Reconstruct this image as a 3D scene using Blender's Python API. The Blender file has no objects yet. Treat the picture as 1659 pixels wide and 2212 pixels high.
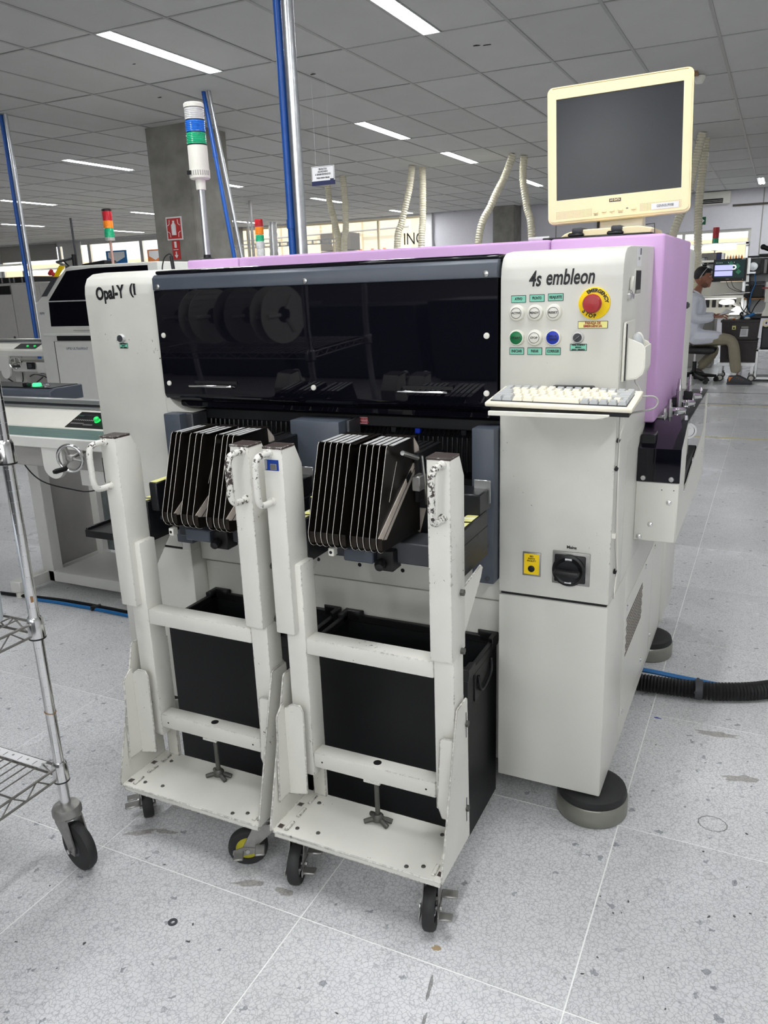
import bpy, bmesh, math, random
from mathutils import Matrix, Vector
R = random.Random(7)
PI = math.pi
scene = bpy.context.scene
COL = scene.collection

# ------------------------------------------------------------------ camera
cam_d = bpy.data.cameras.new('camera'); cam = bpy.data.objects.new('camera', cam_d); COL.objects.link(cam)
cr = Vector((0.901187, 0.432038, -0.034703)); cu = Vector((-0.089436, 0.263702, 0.960449)); cf = Vector((-0.424102, 0.862441, -0.276284))
cam.matrix_world = Matrix(((cr.x, cu.x, -cf.x, 0), (cr.y, cu.y, -cf.y, 0), (cr.z, cu.z, -cf.z, 1.399), (0, 0, 0, 1)))
cam_d.sensor_fit = 'VERTICAL'; cam_d.sensor_height = 36.0; cam_d.sensor_width = 27.0
cam_d.lens = 1708.19 / 2212.0 * 36.0
cam_d.clip_start = 0.02; cam_d.clip_end = 300
scene.camera = cam
# ------------------------------------------------------------------ view, world, sun
scene.view_settings.view_transform = 'Standard'; scene.view_settings.look = 'None'
scene.view_settings.gamma = 1.0; scene.view_settings.use_curve_mapping = False
scene.view_settings.exposure = 0.5
world = bpy.data.worlds.new('sky'); scene.world = world; world.use_nodes = True
bg = world.node_tree.nodes['Background']; bg.inputs[0].default_value = (0.86, 0.93, 1.0, 1); bg.inputs[1].default_value = 1.6
sun_d = bpy.data.lights.new('sun', 'SUN'); sun_d.energy = 2.6; sun_d.angle = 0.01; sun_d.color = (1.0, 0.93, 0.82)
sun = bpy.data.objects.new('sun', sun_d); COL.objects.link(sun)
sun.rotation_euler = Vector((0.25, 0.75, -1.0)).to_track_quat('-Z', 'Y').to_euler()
scene.cycles.max_bounces = 7; scene.cycles.diffuse_bounces = 4; scene.cycles.glossy_bounces = 4; scene.cycles.transmission_bounces = 4; scene.cycles.caustics_reflective = False; scene.cycles.caustics_refractive = False
LAMP_W = 17.0
# added fill light behind the camera for the front faces, no window there
wd = bpy.data.lights.new('front_fill_light', 'AREA'); wd.shape = 'RECTANGLE'; wd.size = 9.0; wd.size_y = 1.3; wd.energy = 185; wd.color = (0.97, 0.985, 1.0)
wo_ = bpy.data.objects.new('front_fill_light', wd); COL.objects.link(wo_); wo_.location = (-0.6, -8.9, 2.3); wo_.rotation_euler = (math.radians(84), 0, 0)

# ------------------------------------------------------------------ materials
def nd(nt, t, **kw):
    n = nt.nodes.new(t)
    for k, v in kw.items():
        if k.startswith('i_'): n.inputs[k[2:].replace('_', ' ')].default_value = v
        else: setattr(n, k, v)
    return n
def ramp(nt, stops, interp='LINEAR'):
    r = nt.nodes.new('ShaderNodeValToRGB'); r.color_ramp.interpolation = interp
    e = r.color_ramp.elements
    while len(e) < len(stops): e.new(0.5)
    for i, (p, c) in enumerate(stops):
        e[i].position = p; e[i].color = c if len(c) == 4 else (*c, 1)
    return r
def srgb(r, g, b):
    f = lambda v: (v / 255 / 12.92) if v / 255 <= 0.04045 else ((v / 255 + 0.055) / 1.055) ** 2.4
    return (f(r), f(g), f(b))
def mat(name, col, rough=0.5, metal=0.0, var=0.06, scale=18.0, bump=0.0, bscale=200.0, emit=0.0, ecol=None,
        trans=0.0, alpha=1.0, spec=0.5, coat=0.0, ior=1.45, obj_random=0.0, stretch=None):
    m = bpy.data.materials.new(name); m.use_nodes = True; nt = m.node_tree
    b = nt.nodes['Principled BSDF']; col = tuple(col[:3])
    tc = nd(nt, 'ShaderNodeTexCoord'); src = tc.outputs['Object']
    if stretch:
        mp = nd(nt, 'ShaderNodeMapping'); mp.inputs['Scale'].default_value = stretch; nt.links.new(src, mp.inputs[0]); src = mp.outputs[0]
    n = nd(nt, 'ShaderNodeTexNoise'); n.inputs['Scale'].default_value = scale; n.inputs['Detail'].default_value = 5
    nt.links.new(src, n.inputs['Vector'])
    r = ramp(nt, [(0.25, [c * (1 - var) for c in col]), (0.75, [min(1, c * (1 + var)) for c in col])])
    nt.links.new(n.outputs['Fac'], r.inputs[0]); out = r.outputs[0]
    if obj_random:
        oi = nd(nt, 'ShaderNodeObjectInfo'); mr = nd(nt, 'ShaderNodeMapRange')
        mr.inputs['To Min'].default_value = 1 - obj_random; mr.inputs['To Max'].default_value = 1 + obj_random * 0.4
        nt.links.new(oi.outputs['Random'], mr.inputs['Value'])
        mx = nd(nt, 'ShaderNodeMix', data_type='RGBA', blend_type='MULTIPLY'); mx.inputs[0].default_value = 1
        nt.links.new(out, mx.inputs[6]); nt.links.new(mr.outputs[0], mx.inputs[7]); out = mx.outputs[2]
    nt.links.new(out, b.inputs['Base Color'])
    b.inputs['Roughness'].default_value = rough; b.inputs['Metallic'].default_value = metal
    b.inputs['Specular IOR Level'].default_value = spec; b.inputs['IOR'].default_value = ior
    b.inputs['Transmission Weight'].default_value = trans; b.inputs['Alpha'].default_value = alpha
    b.inputs['Coat Weight'].default_value = coat
    if emit:
        b.inputs['Emission Color'].default_value = (*(ecol or col), 1); b.inputs['Emission Strength'].default_value = emit
    if bump:
        n2 = nd(nt, 'ShaderNodeTexNoise'); n2.inputs['Scale'].default_value = bscale; nt.links.new(src, n2.inputs['Vector'])
        bp = nd(nt, 'ShaderNodeBump'); bp.inputs['Strength'].default_value = bump; bp.inputs['Distance'].default_value = 0.002
        nt.links.new(n2.outputs['Fac'], bp.inputs['Height']); nt.links.new(bp.outputs[0], b.inputs['Normal'])
    return m
def worn(name, col, chip, amount=0.5, scratch=0.63, rough=0.42, edge=0.003):
    """painted metal whose edges are chipped down to a darker primer, with a few scratches on the faces"""
    m = mat(name, col, rough=rough, var=0.05, scale=9, bump=0.05, bscale=500); nt = m.node_tree
    b = nt.nodes['Principled BSDF']; base = b.inputs['Base Color'].links[0].from_socket
    geo = nd(nt, 'ShaderNodeNewGeometry'); bv = nd(nt, 'ShaderNodeBevel', samples=4); bv.inputs['Radius'].default_value = edge
    dot = nd(nt, 'ShaderNodeVectorMath', operation='DOT_PRODUCT'); nt.links.new(bv.outputs[0], dot.inputs[0]); nt.links.new(geo.outputs['True Normal'], dot.inputs[1])
    em = nd(nt, 'ShaderNodeMapRange'); em.inputs['From Min'].default_value = 0.99; em.inputs['From Max'].default_value = 0.85
    nt.links.new(dot.outputs['Value'], em.inputs['Value'])
    n = nd(nt, 'ShaderNodeTexNoise'); n.inputs['Scale'].default_value = 95; n.inputs['Detail'].default_value = 5; n.inputs['Roughness'].default_value = 0.7
    nt.links.new(geo.outputs['Position'], n.inputs['Vector'])
    n3 = nd(nt, 'ShaderNodeTexNoise'); n3.inputs['Scale'].default_value = 6; nt.links.new(geo.outputs['Position'], n3.inputs['Vector'])
    ad = nd(nt, 'ShaderNodeMath', operation='MULTIPLY_ADD'); nt.links.new(em.outputs[0], ad.inputs[0]); ad.inputs[1].default_value = amount
    s2 = nd(nt, 'ShaderNodeMath', operation='MULTIPLY_ADD'); nt.links.new(n3.outputs['Fac'], s2.inputs[0]); s2.inputs[1].default_value = 0.5; nt.links.new(n.outputs['Fac'], s2.inputs[2])
    nt.links.new(s2.outputs[0], ad.inputs[2])
    th = nd(nt, 'ShaderNodeMapRange'); th.inputs['From Min'].default_value = scratch + 0.335; th.inputs['From Max'].default_value = scratch + 0.36
    nt.links.new(ad.outputs[0], th.inputs['Value'])
    mx = nd(nt, 'ShaderNodeMix', data_type='RGBA'); nt.links.new(th.outputs[0], mx.inputs[0]); nt.links.new(base, mx.inputs[6]); mx.inputs[7].default_value = (*chip, 1)
    nt.links.new(mx.outputs[2], b.inputs['Base Color'])
    return m

def floor_material():
    m = bpy.data.materials.new('vinyl_tile'); m.use_nodes = True; nt = m.node_tree; b = nt.nodes['Principled BSDF']; L = nt.links.new
    g = nd(nt, 'ShaderNodeNewGeometry')
    nw = nd(nt, 'ShaderNodeTexNoise'); nw.inputs['Scale'].default_value = 70; L(g.outputs['Position'], nw.inputs['Vector'])
    sc = nd(nt, 'ShaderNodeVectorMath', operation='SCALE'); sc.inputs['Scale'].default_value = 0.017; L(nw.outputs['Color'], sc.inputs[0])
    ad = nd(nt, 'ShaderNodeVectorMath', operation='ADD'); L(g.outputs['Position'], ad.inputs[0]); L(sc.outputs[0], ad.inputs[1])
    oi = nd(nt, 'ShaderNodeObjectInfo')
    v1 = nd(nt, 'ShaderNodeTexVoronoi', feature='DISTANCE_TO_EDGE'); v1.inputs['Scale'].default_value = 95; L(ad.outputs[0], v1.inputs['Vector'])
    e = ramp(nt, [(0.0, (0.44, 0.445, 0.46)), (0.05, (0.62, 0.62, 0.635)), (0.13, (0.74, 0.74, 0.75))]); L(v1.outputs['Distance'], e.inputs[0])
    v2 = nd(nt, 'ShaderNodeTexVoronoi', feature='F1'); v2.inputs['Scale'].default_value = 75; L(ad.outputs[0], v2.inputs['Vector'])
    c = ramp(nt, [(0.0, (0.50, 0.51, 0.54)), (0.07, (0.50, 0.51, 0.54)), (0.09, (0.9, 0.9, 0.91)), (0.3, (1, 1, 1)), (1, (0.95, 0.955, 0.96))]); L(v2.outputs['Color'], c.inputs[0])
    n = nd(nt, 'ShaderNodeTexNoise'); n.inputs['Scale'].default_value = 2.2; n.inputs['Detail'].default_value = 4; L(g.outputs['Position'], n.inputs['Vector'])
    nr = ramp(nt, [(0.3, (0.86, 0.86, 0.85)), (0.65, (1, 1, 1))]); L(n.outputs['Fac'], nr.inputs[0])
    m1 = nd(nt, 'ShaderNodeMix', data_type='RGBA', blend_type='MULTIPLY'); m1.inputs[0].default_value = 1; L(e.outputs[0], m1.inputs[6]); L(c.outputs[0], m1.inputs[7])
    m2 = nd(nt, 'ShaderNodeMix', data_type='RGBA', blend_type='MULTIPLY'); m2.inputs[0].default_value = 1; L(m1.outputs[2], m2.inputs[6]); L(nr.outputs[0], m2.inputs[7])
    mr = nd(nt, 'ShaderNodeMapRange'); mr.inputs['To Min'].default_value = 0.9; mr.inputs['To Max'].default_value = 1.03; L(oi.outputs['Random'], mr.inputs['Value'])
    m3 = nd(nt, 'ShaderNodeMix', data_type='RGBA', blend_type='MULTIPLY'); m3.inputs[0].default_value = 1; L(m2.outputs[2], m3.inputs[6]); L(mr.outputs[0], m3.inputs[7])
    L(m3.outputs[2], b.inputs['Base Color'])
    rr = ramp(nt, [(0.3, (0.42,) * 3), (0.7, (0.22,) * 3)]); L(n.outputs['Fac'], rr.inputs[0]); L(rr.outputs[0], b.inputs['Roughness'])
    bp = nd(nt, 'ShaderNodeBump'); bp.inputs['Strength'].default_value = 0.08; bp.inputs['Distance'].default_value = 0.001
    n5 = nd(nt, 'ShaderNodeTexNoise'); n5.inputs['Scale'].default_value = 25; L(g.outputs['Position'], n5.inputs['Vector']); L(n5.outputs['Fac'], bp.inputs['Height']); L(bp.outputs[0], b.inputs['Normal'])
    return m

M = {}
M['floor'] = floor_material()
M['grout'] = mat('grout', (0.88, 0.88, 0.86), rough=0.6)
M['ceil'] = mat('ceiling_panel', (0.56, 0.56, 0.545), rough=0.9, var=0.03, scale=3, bump=0.15, bscale=350, obj_random=0.07)
M['tee'] = mat('tee_bar', (0.36, 0.36, 0.355), rough=0.45)
M['stain'] = mat('hole_brown', (0.03, 0.022, 0.015), rough=0.9)
M['tube'] = mat('lamp_tube', (1, 1, 1), emit=14.0, ecol=(0.96, 0.98, 1.0), var=0)
M['lampbody'] = mat('lamp_body', (0.85, 0.86, 0.86), rough=0.3)
M['lilac'] = mat('lilac_wall', (0.80, 0.79, 0.84), rough=0.8, var=0.02)
M['white'] = mat('white_paint', (0.8, 0.8, 0.8), rough=0.7, var=0.02)
M['concrete'] = mat('concrete', (0.26, 0.25, 0.225), rough=0.85, var=0.25, scale=5, bump=0.3, bscale=60)
M['beige'] = mat('beige', (0.66, 0.655, 0.60), rough=0.38, var=0.025, scale=4, bump=0.06, bscale=700)
M['beige_worn'] = worn('beige_worn', (0.66, 0.655, 0.60), (0.02, 0.02, 0.02), amount=0.20, scratch=0.66, edge=0.004)
M['cart'] = worn('cart_paint', (0.72, 0.71, 0.655), (0.055, 0.042, 0.038), amount=0.27, scratch=0.64, edge=0.0055)
M['primer'] = worn('primer', (0.06, 0.045, 0.042), (0.75, 0.74, 0.7), amount=0.2, scratch=0.62, edge=0.004)
M['handle'] = worn('handle_paint', (0.74, 0.73, 0.68), (0.05, 0.038, 0.036), amount=0.0, scratch=0.475, edge=0.002)
M['purple'] = mat('purple', srgb(205, 165, 212), rough=0.5, var=0.03, scale=5, bump=0.04, bscale=500)
M['bluegrey'] = mat('bluegrey', srgb(74, 80, 90), rough=0.42, var=0.05)
M['smoke'] = mat('smoke_acrylic', (0.0035, 0.0035, 0.007), rough=0.03, var=0, spec=0.5, coat=0.0)
M['black'] = mat('black_plastic', (0.007, 0.007, 0.008), rough=0.42, var=0.2)
M['binblack'] = mat('bin_black', (0.0055, 0.006, 0.007), rough=0.5, var=0.15, bump=0.1, bscale=90)
M['blackmetal'] = mat('black_metal', (0.010, 0.0105, 0.0125), rough=0.36, metal=0.2, var=0.2)
M['darkgrey'] = mat('dark_grey', (0.05, 0.053, 0.06), rough=0.5)
M['rubber'] = mat('rubber', (0.022, 0.022, 0.023), rough=0.65, var=0.25, bump=0.1)
M['chrome'] = mat('chrome', (0.78, 0.78, 0.78), rough=0.16, metal=1.0, var=0.05)
M['steel'] = mat('steel', (0.5, 0.5, 0.49), rough=0.33, metal=1.0, var=0.12)
M['wire'] = mat('wire_grey', (0.27, 0.26, 0.245), rough=0.35, metal=0.8, var=0.2)
M['castmetal'] = mat('cast_metal', (0.34, 0.335, 0.32), rough=0.42, metal=0.85, var=0.2, scale=40)
M['plate'] = mat('reel_plate', (0.024, 0.019, 0.015), rough=0.30, metal=0.6, var=0.3, scale=14)
M['plateedge'] = mat('reel_plate_edge', (0.86, 0.82, 0.74), rough=0.35, metal=0.3)
M['bronze'] = mat('bronze', (0.70, 0.62, 0.54), rough=0.38, metal=0.3, var=0.25, scale=25)  # also colours the strip that imitates sheen on the end plates
M['ivory'] = mat('ivory', srgb(246, 229, 186), rough=0.4, var=0.02)
M['ivory2'] = mat('ivory_key', srgb(236, 230, 210), rough=0.45, var=0.02)
M['greykey'] = mat('grey_key', srgb(178, 180, 180), rough=0.5, var=0.02)
M['offwhite'] = mat('offwhite', srgb(232, 230, 220), rough=0.35, var=0.02)
M['screen'] = mat('screen_off', (0.010, 0.012, 0.016), rough=0.25, var=0.08, scale=3)
M['red'] = mat('red', (0.36, 0.018, 0.02), rough=0.35)
M['yellow'] = mat('yellow', (0.95, 0.66, 0.0), rough=0.45, var=0.03)
M['yellowtape'] = mat('yellow_tape', (0.86, 0.82, 0.30), rough=0.5)
M['mint'] = mat('mint', srgb(130, 205, 180), rough=0.5, var=0.03)
M['ink'] = mat('ink', (0.01, 0.01, 0.012), rough=0.5)
M['redink'] = mat('red_ink', (0.35, 0.03, 0.02), rough=0.5)
M['blueink'] = mat('blue_ink', (0.03, 0.06, 0.14), rough=0.5)
M['paper'] = mat('paper', (0.80, 0.80, 0.81), rough=0.6, var=0.02)
M['greenbtn'] = mat('green_button', (0.005, 0.16, 0.05), rough=0.35)
M['greenglow'] = mat('green_glow', (0.02, 0.7, 0.13), rough=0.4, emit=0.35)
M['bluebtn'] = mat('blue_button', (0.005, 0.03, 0.42), rough=0.35)
M['bluelens'] = mat('blue_lens', (0.02, 0.17, 0.70), rough=0.15, var=0.2, scale=60)
M['greenlens'] = mat('green_lens', (0.02, 0.40, 0.19), rough=0.15, var=0.25, scale=60)
M['clearlens'] = mat('clear_lens', (0.62, 0.62, 0.62), rough=0.12, var=0.15, scale=60)
M['redlens'] = mat('red_lens', (0.5, 0.02, 0.03), rough=0.2, var=0.15)
M['orangelens'] = mat('orange_lens', (0.85, 0.24, 0.02), rough=0.2, var=0.15)
M['bluepipe'] = mat('blue_pipe', (0.015, 0.10, 0.42), rough=0.35, var=0.05)
M['bluehose'] = mat('blue_hose', (0.02, 0.16, 0.42), rough=0.4)
M['galv'] = mat('galvanised', (0.62, 0.64, 0.66), rough=0.32, metal=0.9, var=0.12, scale=30)
M['hose'] = mat('ribbed_hose', (0.72, 0.68, 0.53), rough=0.25, var=0.08)
M['belt'] = mat('green_belt', (0.085, 0.155, 0.14), rough=0.5, var=0.25, scale=12, stretch=(1, 5, 1))
M['cabinet'] = mat('grey_cabinet', (0.36, 0.35, 0.33), rough=0.5, var=0.03)
M['printer'] = mat('printer_white', (0.70, 0.70, 0.66), rough=0.4, var=0.02)
M['glass'] = mat('window_glass', (0.9, 0.95, 0.95), rough=0.02, var=0, alpha=0.14)
M['alu'] = mat('aluminium', (0.72, 0.73, 0.73), rough=0.3, metal=0.9, var=0.06)
M['tanwall'] = mat('tan_wall', (0.72, 0.53, 0.33), rough=0.9, var=0.06, scale=2)
M['creamwall'] = mat('cream_wall', (0.86, 0.74, 0.52), rough=0.9, var=0.04, scale=2)
M['ground'] = mat('ground', (0.45, 0.43, 0.40), rough=0.9)
M['brown'] = mat('dark_brown', (0.10, 0.085, 0.07), rough=0.8)
M['orange'] = mat('orange', (0.7, 0.22, 0.06), rough=0.6)
M['signred'] = mat('sign_red', (0.52, 0.03, 0.03), rough=0.45)
M['signgreen'] = mat('sign_green', (0.01, 0.10, 0.035), rough=0.5)
M['navy'] = mat('navy', (0.01, 0.016, 0.07), rough=0.5)
M['skin'] = mat('skin', srgb(150, 100, 78), rough=0.5, var=0.06)
M['hair'] = mat('hair', (0.012, 0.010, 0.010), rough=0.55, var=0.3)
M['coat'] = mat('lab_coat', (0.70, 0.72, 0.79), rough=0.85, var=0.05, scale=8, bump=0.3, bscale=30)
M['khaki'] = mat('khaki', srgb(150, 142, 122), rough=0.85, var=0.06, bump=0.3, bscale=40)
M['brownbin'] = mat('brown_bin', (0.026, 0.018, 0.017), rough=0.4, var=0.2)
M['satin'] = mat('satin_metal', (0.72, 0.72, 0.72), rough=0.3, metal=0.5, var=0.05)
M['lit'] = mat('lit_white', (1, 1, 1), emit=2.2, ecol=(1, 1, 1), var=0)
M['screenlit'] = mat('screen_lit', (0.35, 0.36, 0.85), emit=0.7, ecol=(0.5, 0.5, 0.95), var=0.03)
M['screendark'] = mat('screen_dark', (0.01, 0.03, 0.035), emit=0.05, ecol=(0.05, 0.2, 0.15), var=0.3, scale=6)
M['wood'] = mat('wood', (0.30, 0.17, 0.08), rough=0.6)
M['dark'] = mat('void_black', (0.004, 0.004, 0.005), rough=0.6)
M['bottle'] = mat('milky_plastic', (0.72, 0.78, 0.84), rough=0.4, var=0.02)
M['foot'] = mat('foot_zinc', (0.30, 0.30, 0.26), rough=0.42, metal=0.75, var=0.15, scale=8)
M['darkzinc'] = mat('dark_zinc', (0.12, 0.12, 0.11), rough=0.5, metal=0.7, var=0.2)
M['yellowhub'] = mat('yellow_hub', (0.55, 0.50, 0.04), rough=0.5)

# ------------------------------------------------------------------ mesh builder
class MB:
    def __init__(s): s.v = []; s.f = []; s.m = None
    def add(s, vs, fs):
        o = len(s.v)
        if s.m is not None: vs = [s.m @ Vector(p) for p in vs]
        s.v += [tuple(p) for p in vs]; s.f += [tuple(i + o for i in q) for q in fs]; return s
    def _bm(s, bm):
        bm.verts.index_update(); s.add([v.co.copy() for v in bm.verts], [[v.index for v in f.verts] for f in bm.faces]); bm.free(); return s
    def box(s, a, b, bev=0.0, seg=1):
        x0, y0, z0 = a; x1, y1, z1 = b
        vs = [(x0, y0, z0), (x1, y0, z0), (x1, y1, z0), (x0, y1, z0), (x0, y0, z1), (x1, y0, z1), (x1, y1, z1), (x0, y1, z1)]
        fs = [(0, 3, 2, 1), (4, 5, 6, 7), (0, 1, 5, 4), (1, 2, 6, 5), (2, 3, 7, 6), (3, 0, 4, 7)]
        if not bev: return s.add(vs, fs)
        bm = bmesh.new(); q = [bm.verts.new(p) for p in vs]
        for f in fs: bm.faces.new([q[i] for i in f])
        bmesh.ops.bevel(bm, geom=bm.edges[:], offset=bev, segments=seg, profile=0.5, affect='EDGES', clamp_overlap=True)
        return s._bm(bm)
    def prism(s, poly, axis, lo, hi, bev=0.0, seg=1):
        def P(p, h): return {'x': (h, p[0], p[1]), 'y': (p[0], h, p[1]), 'z': (p[0], p[1], h)}[axis]
        n = len(poly); vs = [P(p, lo) for p in poly] + [P(p, hi) for p in poly]
        fs = [tuple(range(n))[::-1], tuple(range(n, 2 * n))] + [(i, (i + 1) % n, n + (i + 1) % n, n + i) for i in range(n)]
        if not bev: return s.add(vs, fs)
        bm = bmesh.new(); q = [bm.verts.new(p) for p in vs]
        for f in fs: bm.faces.new([q[i] for i in f])
        bmesh.ops.recalc_face_normals(bm, faces=bm.faces[:])
        bmesh.ops.bevel(bm, geom=bm.edges[:], offset=bev, segments=seg, profile=0.5, affect='EDGES', clamp_overlap=True)
        return s._bm(bm)
    def cyl(s, p0, p1, r, r2=None, n=16, caps=True):
        p0 = Vector(p0); p1 = Vector(p1); r2 = r if r2 is None else r2
        d = (p1 - p0).normalized(); a = d.orthogonal().normalized(); b = d.cross(a)
        vs = [p0 + (a * math.cos(2 * PI * i / n) + b * math.sin(2 * PI * i / n)) * r for i in range(n)]
        vs += [p1 + (a * math.cos(2 * PI * i / n) + b * math.sin(2 * PI * i / n)) * r2 for i in range(n)]
        fs = [(i, (i + 1) % n, n + (i + 1) % n, n + i) for i in range(n)]
        if caps: fs += [tuple(range(n))[::-1], tuple(range(n, 2 * n))]
        return s.add(vs, fs)
    def lathe(s, prof, o=(0, 0, 0), d=(0, 0, 1), n=24, caps=True):
        """profile of (radius, height along d) pairs"""
        o = Vector(o); d = Vector(d).normalized(); a = d.orthogonal().normalized(); b = d.cross(a); vs = []; fs = []
        for r, h in prof:
            vs += [o + d * h + (a * math.cos(2 * PI * i / n) + b * math.sin(2 * PI * i / n)) * max(r, 1e-5) for i in range(n)]
        for k in range(len(prof) - 1):
            fs += [(k * n + i, k * n + (i + 1) % n, (k + 1) * n + (i + 1) % n, (k + 1) * n + i) for i in range(n)]
        if caps and prof[0][0] > 1e-4: fs.append(tuple(range(n))[::-1])
        if caps and prof[-1][0] > 1e-4: fs.append(tuple(range((len(prof) - 1) * n, len(prof) * n)))
        return s.add(vs, fs)
    def tube(s, pts, r, n=8, closed=False, radii=None):
        pts = [Vector(p) for p in pts]; k = len(pts); vs = []; fs = []
        t0 = (pts[1] - pts[0]).normalized(); up = t0.orthogonal().normalized()
        for i in range(k):
            if closed: t = (pts[(i + 1) % k] - pts[i - 1])
            else: t = pts[min(i + 1, k - 1)] - pts[max(i - 1, 0)]
            t.normalize(); up = (up - t * up.dot(t)); up = up.normalized() if up.length > 1e-6 else t.orthogonal().normalized()
            sd = t.cross(up); rr = radii[i] if radii else r
            vs += [pts[i] + (up * math.cos(2 * PI * j / n) + sd * math.sin(2 * PI * j / n)) * rr for j in range(n)]
        for i in range(k if closed else k - 1):
            q = (i + 1) % k
            fs += [(i * n + j, i * n + (j + 1) % n, q * n + (j + 1) % n, q * n + j) for j in range(n)]
        if not closed: fs += [tuple(range(n))[::-1], tuple(range((k - 1) * n, k * n))]
        return s.add(vs, fs)
    def sphere(s, c, r, n=16, sc=(1, 1, 1)):
        bm = bmesh.new(); bmesh.ops.create_uvsphere(bm, u_segments=n, v_segments=max(6, n // 2), radius=r)
        for v in bm.verts: v.co = Vector((v.co.x * sc[0] + c[0], v.co.y * sc[1] + c[1], v.co.z * sc[2] + c[2]))
        return s._bm(bm)
    def ring(s, c, d, r0, r1, h, n=32):
        return s.lathe([(r0, 0), (r1, 0), (r1, h), (r0, h), (r0, 0)], c, d, n, caps=False)
    def build(s, name, material, parent=None, label=None, kind=None, smooth=40, recalc=True):
        me = bpy.data.meshes.new(name)
        off = Vector(parent_loc(parent)) if parent else Vector((0, 0, 0))
        me.from_pydata([tuple(Vector(p) - off) for p in s.v], [], s.f)
        if recalc:
            bm = bmesh.new(); bm.from_mesh(me); bmesh.ops.recalc_face_normals(bm, faces=bm.faces[:]); bm.to_mesh(me); bm.free()
        if smooth:
            me.shade_smooth(); me.set_sharp_from_angle(angle=math.radians(smooth))
        me.materials.append(M[material] if isinstance(material, str) else material)
        o = bpy.data.objects.new(name, me); COL.objects.link(o)
        if parent: o.parent = parent
        if label: o['label'] = label
        if kind: o['kind'] = kind
        return o
def parent_loc(p):
    l = Vector((0, 0, 0))
    while p: l = l + Vector(p.location); p = p.parent
    return l
def tag(o, label, cat, group=None):
    o['label'] = label; o['category'] = cat
    if group: o['group'] = group
    return o
def thing(name, label, cat, loc, group=None):
    o = bpy.data.objects.new(name, None); o.empty_display_size = 0.05; COL.objects.link(o); o.location = loc
    return tag(o, label, cat, group)
def solo(name, mb, material, loc, label, cat, group=None, **k):
    """a thing that is one mesh, its origin at loc"""
    o = mb.build(name, material, None, **k); l = Vector(loc)
    o.data.transform(Matrix.Translation(-l)); o.location = l
    return tag(o, label, cat, group)
def dup(root, loc, label=None, group=None):
    r = root.copy(); COL.objects.link(r); r.location = loc
    if label: r['label'] = label
    if group: r['group'] = group
    for ch in list(root.children):
        c = ch.copy(); COL.objects.link(c); c.parent = r
        for g in list(ch.children):
            d = g.copy(); COL.objects.link(d); d.parent = c
    return r
def copy_part(src, parent, off):
    """a copy of a part (and its sub-parts) under the same or another thing, moved by off"""
    c = src.copy(); COL.objects.link(c); c.parent = parent; c.location = Vector(src.location) + Vector(off)
    for g in list(src.children):
        d = g.copy(); COL.objects.link(d); d.parent = c
    return c
def smooth_path(pts, k=6):
    pts = [Vector(p) for p in pts]; out = []
    for i in range(len(pts) - 1):
        p0 = pts[max(i - 1, 0)]; p1 = pts[i]; p2 = pts[i + 1]; p3 = pts[min(i + 2, len(pts) - 1)]
        for j in range(k):
            t = j / k
            out.append(0.5 * ((2 * p1) + (p2 - p0) * t + (2 * p0 - 5 * p1 + 4 * p2 - p3) * t * t + (3 * p1 - p0 - 3 * p2 + p3) * t ** 3))
    return out + [pts[-1]]
def text(s, size, material, parent, name, o, u=(1, 0, 0), v=(0, 0, 1), align='CENTER', sx=1.0, shear=0.0, bold=0.0, ext=0.0004, arc=None, width=None):
    """flat lettering: o is the middle of the line, u runs along it, v is up"""
    c = bpy.data.curves.new('t', 'FONT'); c.body = s; c.size = size; c.align_x = align; c.align_y = 'CENTER'
    c.shear = shear; c.offset = bold; c.extrude = ext / 2; c.resolution_u = 3
    ob = bpy.data.objects.new('t', c); COL.objects.link(ob)
    dg = bpy.context.evaluated_depsgraph_get(); dg.update()
    me = bpy.data.meshes.new_from_object(ob.evaluated_get(dg)); bpy.data.objects.remove(ob); bpy.data.curves.remove(c)
    o = Vector(o); u = Vector(u).normalized(); v = Vector(v).normalized(); w = u.cross(v)
    if width:
        xs = [q.co.x for q in me.vertices]; sx = width / max(1e-6, max(xs) - min(xs))
    off = parent_loc(parent) if parent else Vector()
    for q in me.vertices:
        x, y, z = q.co
        if arc:   # arc = (radius, middle angle): letters along a circle around o
            a = arc[1] - x * sx / arc[0]; rr = arc[0] + y
            q.co = o + u * (math.cos(a) * rr) + v * (math.sin(a) * rr) + w * z - off
        else:
            q.co = o + u * (x * sx) + v * y + w * z - off
    me.name = name; me.materials.clear(); me.materials.append(M[material])
    t = bpy.data.objects.new(name, me); COL.objects.link(t)
    if parent: t.parent = parent
    return t
# ================================================================== SETTING
CZ = 3.0836
def struct(name, mb, m, parent=None, **k):
    o = mb.build(name, m, parent, **k)
    if parent is None: o['kind'] = 'structure'
    return o
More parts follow.
